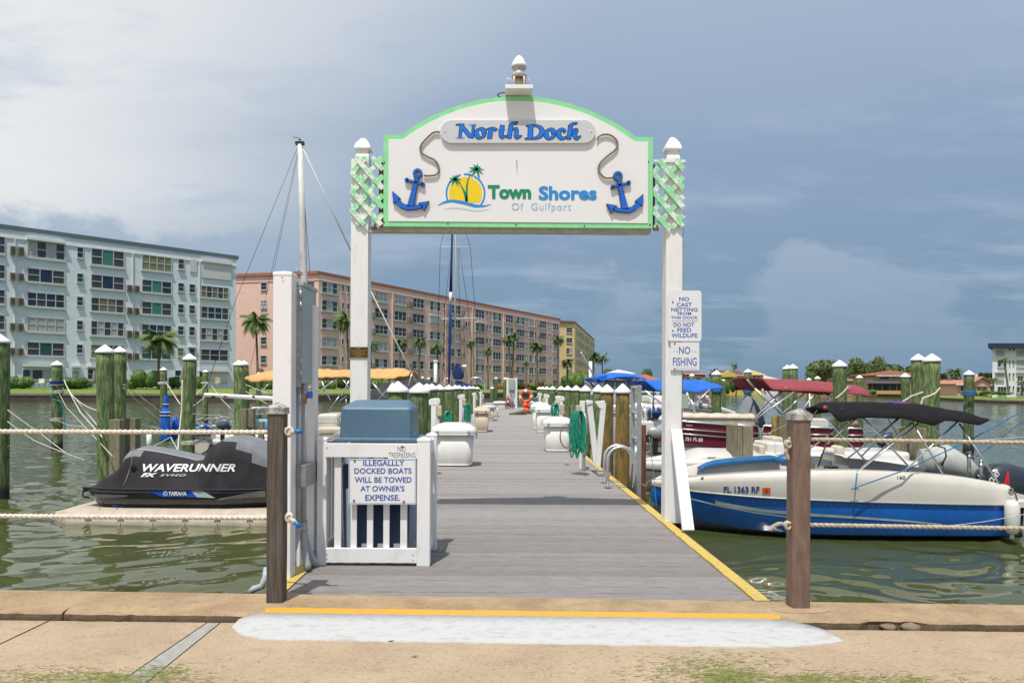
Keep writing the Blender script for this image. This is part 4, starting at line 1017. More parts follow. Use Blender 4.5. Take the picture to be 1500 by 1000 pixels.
for key, px, ya, w, lab, kw in (
    ('a', 0, 489, 25, 'green mooring pile cut by the left edge of the photo', {}),
    ('b', 83.5, 528, 14, 'green pile wrapped in blue and white lines standing alone in the water at left', dict(band=.30)),
    ('c', 154, 504.5, 23.5, 'thick green pile behind the covered watercraft, left one of a touching pair', {}),
    ('d', 175.5, 507, 18, 'green pile just behind and right of the thickest left pile', dict(d=13.6)),
    ('e', 239.5, 537.5, 9.5, 'slim green pile behind the furled royal blue sail cover', {}),
    ('f', 278, 517.5, 18.5, 'dark green pile in front of the name on the small sailboat stern', {}),
    ('g', 301, 541, 8, 'slim green pile at the tip of the white boom', {}),
    ('h', 350, 527, 15.5, 'green pile behind the peak of the jet ski cover, front one of a touching pair', {}),
    ('i', 357.5, 527.5, 13, 'green pile half hidden behind another near the dark rope post', dict(d=20)),
    ('j', 379, 545, 7.5, 'slim far pile left of the tall white post below the palm', {}),
    ('k', 1049.5, 542, 13.5, 'green pile with blue line right of the royal blue bimini', {}),
    ('l', 1013.5, 547, 7.5, 'slim pile behind the right end of the royal blue bimini', {}),
    ('m', 1060, 555, 5, 'thinnest far pile in front of the yellow house shrubs', dict(d=60)),
    ('n', 1095.5, 540, 10.5, 'brownish pile with blue line at the left end of the maroon bimini', {}),
    ('o', 1153.5, 534, 13, 'green pile crossing the maroon bimini, left one of a touching pair', {}),
    ('p', 1161.5, 533, 13.5, 'green pile crossing the maroon bimini, right one of a touching pair', {}),
    ('q', 1197.5, 550.5, 8.5, 'slim green pile behind the right half of the maroon bimini', {}),
    ('r', 1230, 527, 19, 'stout green pile right of the maroon bimini end', {}),
    ('s', 1259, 549, 9, 'slim green pile left of the red roofed house', {}),
    ('t', 1326, 546, 12, 'green pile with blue cloth in front of the red roofed house', {}),
    ('u', 1345, 518, 18.5, 'tall green pile behind the black bimini, left one of a touching pair', dict(d=14.3)),
    ('v', 1365, 517.5, 22.5, 'tall thick green pile behind the black bimini, right one of a touching pair', {}),
    ('w', 1419.5, 542, 13.5, 'green pile with blue mooring line and dark wet foot near the white apartment block', dict(band=.42)),
    ('x', 1185, 553, 7, 'slim far pile seen between the aluminium tubes under the maroon bimini', {}),
    ):
    PI_[key] = pile(px, ya, w, lab, ml, lean=.016 * math.sin(px * 1.7), **kw)
ordn = ['nearest', 'second', 'third', 'fourth', 'fifth', 'sixth', 'seventh', 'eighth', 'ninth', 'tenth', 'eleventh', 'twelfth']
for i, (px, ya, w, X, d) in enumerate(((583, 558, 28, None, 9.9), (614, 560, 27, None, 10.5), (626.5, 561.5, 18, -1.62, 15.8), (632.5, 561.5, 17, None, 17), (643.5, 562.5, 16, None, 18.9), (657.5, 563.5, 14, None, 22.5), (667, 563.5, 12.5, None, 25.5), (672.5, 564, 11.5, None, 28), (680.5, 565, 10.5, None, 32), (688, 565, 9.5, None, 36), (693, 565.5, 8.5, None, 40), (699, 566, 8, None, 44))):
    pile(px, ya, w, f'{ordn[i]} white capped pile in the row along the left edge of the dock', 'capped piles along the left dock edge', pile_green, d, X=X, name='dock_pile', capk=1.17, caph=.165)
for i, (px, ya, w, d) in enumerate(((912.2, 561.5, 20.5, 11.6), (889.3, 562.5, 18.5, 13.0), (876.5, 563, 16, 14.8), (857.5, 563.8, 15, 17.6), (844, 564, 13.5, 20.4), (831.7, 564.5, 12, 23), (822, 565, 11, 26), (809.5, 565.2, 9.5, 29.5), (801, 565.5, 8.5, 33), (795, 565.8, 8, 37), (790.5, 566, 7.5, 41))):
    pile(px, ya, w, f'{ordn[i]} white capped pile in the row along the right edge of the dock', 'capped piles along the right dock edge', pile_brown if i < 2 else pile_green, d, name='dock_pile', capk=1.17, caph=.165)
for px, ya, w, lab in ((726.5, 552, 5, 'slim dark pile left of the far electrical panel'), (740, 552.5, 5.5, 'slim dark pile right behind the far electrical panel'), (721, 566, 6, 'low capped pile near the far end of the dock'), (619, 551, 5, 'left of two far white capped piles above the dark boat cover'), (628, 552.5, 5, 'right of two far white capped piles above the dark boat cover')):
    pile(px, ya, w, lab, 'far piles beyond the dock', pile_green, 52 if px > 700 else 40)

# low square timbers
def timber(x0, x1, yt, d, label, m=timber_grey, boards=1, rnd=False):
    a = W(x0, yt, d); b = W(x1, yt, d); t = thing('timber_post', label, 'timber', ((a.x + b.x) / 2, d, WZ), 'low timber posts standing in the water')
    w = (b.x - a.x) / boards
    for k in range(boards):
        mb = MB()
        if rnd: mb.lathe([(w / 2, -.5), (w / 2, a.z - WZ), (w * .42, a.z - WZ + .01)], (0, 0, 0), 12)
        else: mb.box(-w * boards / 2 + k * w + .004, -w * boards / 2 + (k + 1) * w - .004, -w * boards / 2, w * boards / 2 - .01, -.5, a.z - WZ - .02 * k)
        put('board', mb, m, t, True, bev=0 if rnd else .008)
    return t
for x0, x1, yt, d, lab, k in ((163.5, 180, 614, 11.6, 'low square timber right of the thick left pile', 1), (186.5, 203, 612, 12.5, 'low dark square timber behind the tail of the covered watercraft', 1),
    (351.5, 362.5, 599, 15.5, 'low pale square timber behind the dark rope post', 1), (363.3, 373.5, 598, 15.8, 'low dark square timber beside the pale one behind the rope post', 1), (378.5, 387, 617, 15.8, 'lowest narrow timber touching the dark rope post', 1),
    (1068, 1098.5, 621.5, 12.2, 'low post of two joined pale timbers in front of the white boat', 2), (1139.5, 1152, 608, 15, 'low square timber left of the brown rope post', 1), (1311, 1328, 625, 12.6, 'low green square timber under the black bimini', 1), (1335.5, 1353, 626.5, 12.3, 'low brown square timber under the black bimini against the tall piles', 1)):
    timber(x0, x1, yt, d, lab, boards=k)
timber(1130, 1139, 610, 15.1, 'low round rope wrapped log left of the brown rope post', pile_brown, 1, True)
fp = timber(934, 946, 622, 11.2, 'rust brown timber fender behind the grey ladder', mat('rust_timber', (.20, .075, .03), .85, c2=(.09, .035, .02), vs_=9, stretch=(4, 4, .5)))

# ================================================================== UTILITY PEDESTALS WITH HOSES
def pedestal(cx, d, side, label, three=False, tilt=0):
    """two flat headed white posts on a base with a bracket block"""
    x = (cx - VX) * d / FOC; t = thing('utility_pedestal', label, 'pedestal', (x, d, 0), 'white utility pedestals along the dock')
    for k in range(3 if three else 2):
        yy = k * .45; mb = MB(); w = .085; h = 1.08
        mb.box(-w / 2, w / 2, yy - .05, yy + .05, -.005, h); put('post', mb, white_paint, t, True, bev=.006)
        mb = MB(); a = [(-.075, h - .09), (-.085, h - .01), (-.05, h + .025), (.05, h + .03), (.075, h - .01), (.06, h - .085)]; a = [(-side * x_, z) for x_, z in a]
        if side > 0: a = a[::-1]
        mb.prism(a, yy - .056, yy + .056); put('head', mb, white_vinyl, t, True, bev=.004)
        if k: put('outlet_box', MB().box(-.045 - side * .06, .045 - side * .06, yy - .12, yy - .056, .80, .98), seat_cream, t, True, bev=.012)
        else: put('outlet_box', MB().box(-.04 - side * .10, .04 - side * .10, yy - .03, yy + .03, .80, .97), box_tan, t, True, bev=.012)
        put('pipe', MB().tube([(-side * .05, yy - .07, .02), (-side * .05, yy - .07, .8)], .018, 8), conduit_grey, t, True)
    return t
def hose(cx, d, ytop, ybot, wpx, label, m=hose_green, n=9, seed=0):
    s = FOC / d; x = (cx - VX) / s; zt = EYE + (HZ(cx) - ytop) / s; zb = EYE + (HZ(cx) - ybot) / s; w = wpx / s; rn = random.Random(seed)
    t = thing('hose_coil', label, 'hose', (x, d, max(0, zb)), 'coiled hoses hung on the pedestals')
    for k in range(n):
        q = (k / (n - 1) - .5) * w; lo = zb + rn.uniform(0, .25) * (zt - zb); f = rn.uniform(.5, 1.15)
        pts = []
        for i in range(25):
            a = 2 * math.pi * i / 24; pts.append(Vector((x + q * .35 + math.sin(a) * w * .26 * f * (1 + .5 * math.cos(a)) + q * .5 * (1 - math.cos(a)) * .5 + rn.gauss(0, .004), d - .02 * k * .6 + .03 * math.cos(a) + rn.gauss(0, .004), (zt + lo) / 2 + (zt - lo) / 2 * math.cos(a))))
        put('loop', MB().tube(pts, .0105, 6, False), m, t)
    put('tie', MB().tube([Vector((x - .03, d - .03, zt - .03)), Vector((x, d - .07, zt - .01)), Vector((x + .03, d - .03, zt - .02))], .012, 6), box_tan, t)
    return t
gR = 'right'
for i, (cx, d, three) in enumerate(((873.5, 10.6, False), (822, 17.6, True), (801, 23, False), (791, 29, False))):
    if i == 0: continue
    pedestal(cx, d, 1, f'{["","first","second","third"][i]} white utility pedestal beyond the hose stand on the right side of the dock', three)
for i, (cx, d, three) in enumerate(((635.5, 12.6, False), (675, 20.2, True), (694.5, 29, False), (704, 37, False))):
    pedestal(cx, d, -1, f'{["nearest","second","third","farthest"][i]} white utility pedestal along the left side of the dock', three)
# nearest right stand: one upright and one leaning white board, meter behind
st = thing('utility_pedestal', 'nearest white hose stand at the right dock edge with a leaning board', 'pedestal', W(874, 676, 11.2), 'white utility pedestals along the dock')
d0 = 11.4; s0 = FOC / d0
def bar(xt, yt, xb, yb, w, d, m, nm, th=.09):
    a = W(xt, yt, d); b = W(xb, yb, d); dv = (a - b); z = dv.normalized(); x = Vector((1, 0, 0)); x = (x - z * x.dot(z)).normalized(); y = z.cross(x); RM = Matrix((x, y, z)).transposed()
    return MB().cbox((a + b) / 2, w, th, dv.length, 0, RM)
put('post', bar(863, 588, 873, 678, .085, 11.0, 0, ''), white_paint, st, bev=.006)
put('post', bar(884, 590, 875.5, 683, .075, 10.9, 0, ''), white_paint, st, bev=.006)
put('head', MB().prism(pxpoly([(872, 588), (886.5, 586.5), (884, 600), (878, 597)], 10.85), 10.85, 10.97), white_vinyl, st, bev=.004)
put('post_head', MB().prism(pxpoly([(858.5, 588), (861, 585.5), (868, 586.5), (869, 590), (860, 593)], 10.95), 10.94, 11.06), white_vinyl, st, bev=.004)
put('post', MB().box(1.28, 1.36, 11.5, 11.58, 0, 1.1), white_paint, st, bev=.006)
put('outlet_box', MB().box(1.20, 1.28, 11.3, 11.42, .86, 1.03), box_tan, st, bev=.012)
put('outlet_box', MB().box(1.00, 1.07, 11.9, 12.02, .86, 1.03), box_tan, st, bev=.012)
put('meter_pipe', MB().tube([(1.33, 11.42, 0), (1.33, 11.42, .9)], .03, 8), white_vinyl, st)
put('meter_box', MB().box(1.27, 1.38, 11.36, 11.44, .55, .85), cabinet_green, st, bev=.01)
put('foot', MB().box(1.47, 1.66, 10.7, 10.9, 0, .035), dull_alu, st, bev=.004)
hose(846, 10.85, 601, 672, 20, 'long green hose coil hanging to the deck on the nearest right stand', seed=1, n=13)
hose(813, 17.0, 591, 610.5, 10, 'short teal green hose coil beside the third white dock box on the right', seed=2, n=7)
hose(786, 27, 582, 589, 5, 'tiny green hose coil near the far life ring', seed=3, n=4)
hose(655, 14.2, 602, 622, 11, 'teal green hose coil above the white dock box on the left', seed=4, n=8)
hose(685.5, 19.4, 591, 621, 10, 'green hose coil hanging behind the tan dock box', seed=5, n=9)
mb = MB()
for k in range(2):
    pts = [W(837, 616, 10.9)]; cxx, cyy = 833 - k * 3, 640 - k * 2
    for i in range(16): a = R(60 + i * 16); pts.append(W(cxx + 13 * math.cos(a) * (1 - .3 * k), cyy - 17 * math.sin(a), 10.9))
    mb.tube(pts, .006, 6)
single('loose_hose', mb, mat('mauve_hose', (.28, .16, .17), .5), 'thin mauve hose looping in front of the nearest right dock box', 'hose', W(832, 655, 10.9))

# ================================================================== DOCK BOXES
def dock_box(x0, x1, yt, yb, label, m=gel_white, dep=.6, lidm=None, rnd=.10, d=None):
    c = G((x0 + x1) / 2, yb, 0); d = c.y; s = FOC / d; X0 = (x0 - VX) / s; X1 = (x1 - VX) / s; h = (yb - yt) / s
    t = thing('dock_box', label, 'dock box', ((X0 + X1) / 2, d + dep / 2, 0), 'storage boxes standing along the dock')
    e = .05
    r_ = min(rnd, (X1 - X0) * .25)
    put('body', MB().loft([rrect(X0 + e + .03, X1 - e - .03, d + .05, d + dep - .05, .012, r_), rrect(X0 + e + .02, X1 - e - .02, d + .03, d + dep - .03, .06, r_), rrect(X0 + e, X1 - e, d, d + dep, h * .74, r_)], 0, True, True, True), m, t)
    put('lid', MB().loft([rrect(X0 + .01, X1 - .01, d - .035, d + dep + .035, h * .73, r_), rrect(X0, X1, d - .045, d + dep + .045, h * .77, r_), rrect(X0, X1, d - .045, d + dep + .045, h * .84, r_), rrect(X0 + .03, X1 - .03, d - .01, d + dep + .01, h * .90, r_), rrect(X0 + .12, X1 - .12, d + .1, d + dep - .1, h * .97, r_ * .8), rrect(X0 + .22, X1 - .22, d + .2, d + dep - .2, h, r_ * .5)], 0, True, True, True), lidm or m, t)
    put('foot', MB().box(X0 + e + .06, X1 - e - .06, d + .07, d + dep - .07, -.006, .012), timber_grey, t)
    put('latch', MB().box(X1 - .01, X1 + .012, d + .1, d + .16, h * .64, h * .78), dull_alu, t)
    for sx in (X0 + .12, X1 - .12): put('hinge', MB().cbox((sx, d - .05, h * .80), .05, .012, .03), dull_alu, t)
    return t
dock_box(630.5, 698, 619.5, 683, 'white rounded dock box nearest on the left side of the dock', dep=.62, rnd=.13)
dock_box(693, 718, 595, 632.5, 'tan square dock box on the left side of the dock', box_tan, dep=.95, rnd=.03)
dock_box(704, 726, 591.5, 616, 'grey topped tan box beyond the tan dock box', box_tan, dep=1.2, rnd=.03, lidm=dull_alu)
dock_box(795, 842, 610.5, 661.5, 'white dock box nearest on the right side, tapering to its foot', dep=.62, rnd=.12)
dock_box(783.5, 814, 592.5, 633.5, 'white dock box with peaked lid, second on the right side', dep=.6, rnd=.06)
dock_box(777.5, 806, 588.5, 628, 'white dock box half hidden behind the peaked one on the right side', dep=.7, rnd=.08)
dock_box(766.5, 783, 586.5, 601, 'small far white tub in front of the life ring', dep=.6, rnd=.1)
dock_box(722, 742, 587.5, 598.5, 'far low white box at the left end of the dock', dep=1.2, rnd=.04)
# cart
c = G(722, 610); t = thing('dock_cart', 'small steel framed dock cart beyond the tan boxes on the left', 'cart', (c.x, c.y, 0))
put('tray', MB().box(c.x - .35, c.x + .25, c.y, c.y + .9, .55, .62), dull_alu, t, bev=.01)
for sx in (-.3, .2):
    for sy in (.08, .8): put('leg', MB().tube([(c.x + sx, c.y + sy, .0), (c.x + sx, c.y + sy, .56)], .03, 8), white_paint, t)
# far electrical panel
c = G(749.5, 598.5); t = thing('power_stand', 'far white framed electrical panel with grey box standing at the end of the dock', 'electrical panel', (c.x, c.y, 0))
x0_, x1_ = W(741.8, 598, c.y).x, W(757.6, 598, c.y).x
put('post', MB().box(x0_, x0_ + .13, c.y, c.y + .12, 0, 1.95), white_paint, t, bev=.005); put('post', MB().box(x1_ - .13, x1_, c.y, c.y + .12, 0, 1.95), white_paint, t, bev=.005)
put('board', MB().box(x0_ + .131, x1_ - .131, c.y + .05, c.y + .09, .3, 1.9), white_paint, t)
put('box', MB().box(x0_ + .15, x1_ - .17, c.y - .14, c.y + .048, 1.18, 1.85), cabinet_green, t, bev=.01)
for k in range(2): put('conduit', MB().tube([(x0_ + .26 + .15 * k, c.y - .03, 0), (x0_ + .26 + .15 * k, c.y - .03, 1.18)], .03, 8), conduit_grey, t)
put('small_box', MB().box(x0_ + .2, x0_ + .44, c.y - .12, c.y - .06, .5, .75), mat('pale_teal_box', (.25, .42, .40), .5), t)
c2_ = W(744, 588, c.y - .25); t = thing('fire_extinguisher', 'red fire extinguisher hanging on the far electrical panel', 'fire extinguisher', (c2_.x, c2_.y, c2_.z - .28))
put('cylinder', MB().lathe([(.10, 0), (.12, .03), (.12, .42), (.09, .5), (.035, .55)], (c2_.x, c2_.y, c2_.z - .28), 14), red, t); put('valve', MB().box(c2_.x - .05, c2_.x + .05, c2_.y - .02, c2_.y + .02, c2_.z + .27, c2_.z + .33), black, t)
put('gauge_label', MB().box(c2_.x - .05, c2_.x + .05, c2_.y - .126, c2_.y - .121, c2_.z - .05, c2_.z + .08), white_vinyl, t)
# life ring
rc2 = W(770.3, 580.5, 40); t = thing('life_ring', 'orange life ring with white bands hanging by the far white tub', 'life ring', rc2)
Rr, rr_ = .30, .085
for k in range(8):
    mb = MB(); n = 8; a0 = 2 * math.pi * k / 8 + .2; wd = 2 * math.pi / 8 * (1.4 if k % 2 == 0 else .6); a0 = 2 * math.pi * (k // 2) / 4 + (0 if k % 2 == 0 else 2 * math.pi / 8 * 1.4) + .3
    pts = [(rc2.x + Rr * math.cos(a0 + wd * i / n), rc2.y, rc2.z + Rr * math.sin(a0 + wd * i / n)) for i in range(n + 1)]
    put('band' if k % 2 else 'segment', mb.tube(pts, rr_, 10), white_vinyl if k % 2 else orange, t)
put('grab_line', MB().tube([(rc2.x + (Rr + .11 + .03 * math.cos(8 * a)) * math.cos(a), rc2.y - .02, rc2.z + (Rr + .11 + .03 * math.cos(8 * a)) * math.sin(a)) for a in [2 * math.pi * i / 40 for i in range(41)]], .012, 5), white_rope, t)
c = G(771, 606); t = thing('floats_pile', 'heap of orange and red floats on the deck below the life ring', 'floats', (c.x, c.y, 0))
for i, (dx, z, r, m) in enumerate(((0, .16, .16, orange), (.18, .12, .12, mat('green_float', (.02, .25, .15), .4)), (-.05, .42, .14, orange), (.12, .38, .13, red), (.05, .62, .10, orange))): put('float', MB().ball((c.x + dx, c.y + .05 * i, z), r, r, r, 10, 6), m, t)
c = G(758, 607); mb = MB(); rn = random.Random(4)
for i in range(9): mb.ball((c.x - .35 + i * .09 + rn.uniform(-.02, .02), c.y + rn.uniform(-.1, .1), .03 + .02 * i * .5), .07, .07, .05 + .012 * i, 8, 5, 0, .6)
single('rope_heap', mb, mat('dark_rope_heap', (.05, .045, .035), .9, c2=(.25, .2, .12), vs_=30), 'low dark heap of tangled rope on the deck near the far orange floats', 'rope', (c.x, c.y, 0), kind=None)

# ================================================================== HAND RAILS AND LADDER
def hoop(xa, xb, yb, yt, d, label):
    s = FOC / d; xa = (xa - VX) / s; xb = (xb - VX) / s; z1 = EYE + (HZ(900) - yt) / s; r = (xb - xa) / 2; pts = [(xa, d, -.02), (xa, d, z1 - r * .95)]
    for i in range(1, 16): a = math.pi * (1 - i / 16); pts.append(((xa + xb) / 2 + r * math.cos(a), d, z1 - r * .95 + r * .95 * math.sin(a)))
    pts += [(xb, d, z1 - r * .95), (xb, d, -.5)]
    t = thing('grab_rail', label, 'hand rail', ((xa + xb) / 2, d, 0), 'steel grab rails at the dock edge')
    put('tube', MB().tube(pts, .021, 12), alu, t)
    put('foot_plate', MB().box(xa - .045, xa + .045, d - .04, d + .04, 0, .012), dull_alu, t); put('foot_plate', MB().box(min(xb - .05, DXR - .1), DXR + .0, d - .03, d + .03, .002, .012), dull_alu, t)
hoop(886.2, 925, 709, 652, 9.95, 'rear one of two arched aluminium grab rails at the right dock edge')
hoop(891, 930.5, 713, 654.5, 9.45, 'front one of two arched aluminium grab rails at the right dock edge')
t = thing('dock_ladder', 'tall grey aluminium ladder standing at the right dock edge beside brown piles', 'ladder', W(931, 715, 10))
def Zt(y, d): return EYE + (HZ(930) - y) * d / FOC
xa = W(926.5, 600, 10.25).x; xb = W(936.5, 600, 9.9).x
put('stile', MB().box(xa - .025, xa + .03, 10.22, 10.27, -.75, Zt(565, 10.25)), dull_alu, t, bev=.006); put('stile', MB().box(xb - .03, xb + .03, 9.88, 9.93, -.75, Zt(564, 9.9)), dull_alu, t, bev=.006)
for k in range(6):
    z = Zt(567, 10) - k * .355; put('rung', MB().tube([(xa, 10.23, z), (xb, 9.92, z)], .02, 8), alu, t)
# ================================================================== BOATS
def interp_st(st, n):
    """Catmull-Rom through stations (tuples of floats)"""
    out = []; k = len(st) - 1
    for i in range(n + 1):
        t = i / n * k; a = min(int(t), k - 1); u = t - a
        p0, p1, p2, p3 = st[max(a - 1, 0)], st[a], st[a + 1], st[min(a + 2, k)]
        out.append(tuple(.5 * ((2 * b) + (-a_ + c) * u + (2 * a_ - 5 * b + 4 * c - d) * u * u + (-a_ + 3 * b - 3 * c + d) * u ** 3) for a_, b, c, d in zip(p0, p1, p2, p3)))
    return out
def hull(t, st, yc, m_top, m_low, m_bot=None, n=36, deck=None, inner=None, rail=None, deckz=-.02, coam=.12, rim=None):
    """stations: x, half beam, z sheer, half beam rub, z rub, half beam chine, z chine, z keel"""
    S = interp_st(st, n)
    top = MB(); low = MB(); bot = MB(); 
    for sg in (-1, 1):
        A = []; B = []; Cc = []
        for (x, hs, zs, hr, zr, hc, zc, zk) in S:
            hs = max(hs, .015); hr = max(hr, .015); hc = max(hc, .008)
            def P(h, z): return (x, yc + sg * h, z)
            A.append([P(hs - min(.05, hs * .5), zs + .012), P(hs, zs), P(lerpP(hs, hr, .33) + .012, lerpP(zs, zr, .33)), P(lerpP(hs, hr, .66) + .014, lerpP(zs, zr, .66)), P(hr, zr)])
            zm = lerpP(zr, zc, .5)
            B.append([P(hr - .012, zr - .004), P(lerpP(hr, hc, .30) + .01, lerpP(zr, zc, .35)), P(lerpP(hr, hc, .62) + .012, lerpP(zr, zc, .7)), P(hc, zc)])
            Cc.append([P(hc, zc), P(hc * .5, lerpP(zc, zk, .55)), P(0, zk)])
        if sg > 0: A = [q[::-1] for q in A]; B = [q[::-1] for q in B]; Cc = [q[::-1] for q in Cc]
        top.loft(A); low.loft(B); bot.loft(Cc)
    # transom
    x, hs, zs, hr, zr, hc, zc, zk = S[-1]
    low.add([(x, yc - hs, zs), (x, yc - hr, zr), (x, yc - hc, zc), (x, yc, zk), (x, yc + hc, zc), (x, yc + hr, zr), (x, yc + hs, zs)], [tuple(range(7))])
    put('topside', top, m_top, t); put('hull', low, m_low, t); put('hull_bottom', bot, m_bot or m_low, t)
    dk = MB()
    for sg in (-1, 1):
        D = [[(x, yc + sg * (max(hs, .015) - min(.05, hs * .5)), zs + .012), (x, yc + sg * max(0, hs - coam), zs + .016), (x, yc + sg * max(0, hs - coam - .015), zs + deckz)] for (x, hs, zs, *_) in S]
        if sg > 0: D = [q[::-1] for q in D]
        dk.loft(D)
    floor = [[(x, yc - max(0, hs - coam - .01), zs + deckz), (x, yc + max(0, hs - coam - .01), zs + deckz)] for (x, hs, zs, *_) in S]
    dk.loft(floor, 0, False); put('deck', dk, deck or m_top, t)
    if rail is not None:
        for sg in (-1, 1):
            put('rub_rail', MB().tube([(x, yc + sg * (hr + .004), zr) for (x, hs, zs, hr, zr, *_) in S], rim or .018, 6), rail, t)
    allm = MB(); allm.v = top.v + low.v; allm.f = top.f + [tuple(i + len(top.v) for i in f) for f in low.f]
    return S, BVHTree.FromPolygons([Vector(v) for v in allm.v], allm.f)
def simple_st(xs, L, B, zs, z0, sharp=1.0, sheer=.12, dirx=1, rub=.35):
    """xs bow x; stations running from bow aft"""
    st = []
    for u, b, h in ((0, .0, 1), (.06, .30, .92), (.18, .62, .72), (.38, .90, .42), (.65, 1, .18), (1, .94, .05)):
        hb = B / 2 * b; z = zs + sheer * h; zr = lerpP(z, z0, rub)
        st.append((xs + dirx * L * (u + .0), hb, z, hb * .95 if b else 0, zr, hb * .72 if b else 0, z0 + .10 + .2 * h * h * (1 if u < .1 else .3), z0 - .25 + (.45 if u == 0 else .1 * (u < .1))))
    # rake of the stem
    x, *r = st[0]; st[0] = (x, *r)
    return st
def canopy(t, name, rows, m, y0, y1, camber=.10, thick=.02, nu=28, nv=10, valance=0.0, folds=.006):
    """rows: list of (x, z_top) along; spans y0..y1; curved down at both sides"""
    xs = [r[0] for r in rows]; zs = [r[1] for r in rows]; fr = [r[2] if len(r) > 2 else 0 for r in rows]
    def fn(u, v):
        x = xs[0] + (xs[-1] - xs[0]) * u; z = float(np.interp(x, xs, zs)) if xs[0] < xs[-1] else float(np.interp(-x, [-q for q in xs], zs))
        e = 2 * v - 1; dr = camber * abs(e) ** 2.6 + (valance * max(0, (abs(e) - .86) / .14))
        wr = folds * mnoise.noise(Vector((x * 5, v * 3, z))) + folds * .6 * math.sin(x * 23 + v * 5)
        return (x, y0 + (y1 - y0) * v, z - dr + wr)
    return put(name, MB().surf(fn, nu, nv), m, t, solid=thick)
def rods(t, pairs, d, m=alu, r=.011, nm='frame_tube'):
    for (xa, ya, xb, yb, *dd) in pairs:
        da = dd[0] if dd else d; db = dd[1] if len(dd) > 1 else da
        put(nm, MB().tube([W(xa, ya, da), W(xb, yb, db)], r, 6), m, t)

# ------------------------------------------------------------------ blue deck boat moored at the right
bb = thing('motor_boat', 'blue and cream motor boat moored beside the dock with FL 1363 RF on its bow', 'boat', (4.2, 9.5, WZ))
YC = 9.45
st = [(2.00, .00, .085, .00, .035, .00, -.18, -.36), (2.18, .30, .12, .28, .03, .16, -.26, -.50), (2.55, .56, .20, .54, .015, .36, -.36, -.62), (3.1, .80, .275, .79, .0, .62, -.42, -.68), (3.8, .96, .325, .96, -.01, .84, -.43, -.70), (4.6, 1.0, .325, 1.02, -.025, .94, -.42, -.70), (5.4, .99, .27, 1.02, -.04, .95, -.42, -.70), (6.05, .95, .165, 1.0, -.05, .94, -.42, -.70)]
S, bvh = hull(bb, st, YC, gel_cream, gel_blue, bottom_grey, 48, rail=dull_alu, deckz=-.30, coam=.20, rim=.012)
# white stripes along the blue side, lying on the hull
def hull_strip(pts, w0, w1, m, nm='stripe'):
    mb = MB(); n = 50; xs = [p[0] for p in pts]; ys = [p[1] for p in pts]; up = []; lo = []
    for i in range(n + 1):
        x = xs[0] + (xs[-1] - xs[0]) * i / n; y = float(np.interp(x, xs, ys)); w = w0 + (w1 - w0) * i / n
        for yy, l in ((y - w / 2, up), (y + w / 2, lo)):
            r = ray(x, yy); h = bvh.ray_cast(Vector((0, 0, EYE)), r.normalized(), 30)
            l.append((h[0] - r.normalized() * .006) if h[0] is not None else None)
    for i in range(n):
        if None not in (up[i], up[i + 1], lo[i], lo[i + 1]): mb.add([up[i], lo[i], lo[i + 1], up[i + 1]], [(0, 1, 2, 3)])
    put(nm, mb, m, bb)
hull_strip([(1012, 730), (1060, 742), (1110, 751), (1160, 757.5)], 1.8, 1.2, gel_white)
hull_strip([(1048, 735), (1075, 741), (1120, 748), (1187, 753.5), (1260, 758), (1330, 763), (1380, 768)], 5.5, 2.2, stripe_grey)
hull_strip([(1020, 762), (1060, 768), (1100, 773)], 1.1, .6, mat('hull_line_blue', (.03, .16, .40), .4))
hull_strip([(1215, 783), (1290, 788.5), (1400, 789.5), (1500, 788)], 3, 8, bottom_grey, 'waterline_band')
def byray(d=None):
    def f(x, y):
        r = ray(x, y).normalized(); h = bvh.ray_cast(Vector((0, 0, EYE)), r, 30)
        return h[0] - r * .004 if h[0] is not None else W(x, y, 8.6)
    return f
mb = MB(); text_into(mb, 'FL 1363 RF', 1060, 712, 1112.5, 721.6, byray(), .028); put('registration', mb, mat('registration_blue', (.02, .05, .25), .4), bb)
mb = MB(); q = [byray()(x, y) for x, y in ((1116.5, 714), (1128.5, 714), (1128.5, 722.8), (1116.5, 722.8))]; mb.add([p - Vector((0, .004, 0)) for p in q], [(0, 1, 2, 3)]); put('decal', mb, orange, bb)
mb = MB(); q = [byray()(x, y) for x, y in ((1120.5, 716.5), (1124.5, 716.5), (1124.5, 720.3), (1120.5, 720.3))]; mb.add([p - Vector((0, .007, 0)) for p in q], [(0, 1, 2, 3)]); put('decal', mb, mat('decal_dark', (.3, .07, .02), .5), bb)
mb = MB(); text_into(mb, '160', 1314.5, 696.5, 1326, 701.5, byray(), .01); put('badge', mb, black, bb)
mb = MB()
for k in range(44):
    x = 2.6 + k * .078; h = bvh.ray_cast(Vector((x, 6, -.06)), Vector((0, 1, 0)), 5)
    if h[0] is not None: mb.ball((x, h[0].y - .002, -.06 + (.035 if x < 3 else 0)), .004, .004, .004, 6, 3)
o = put('rivets', mb, gel_white, bb); o['kind'] = 'stuff'
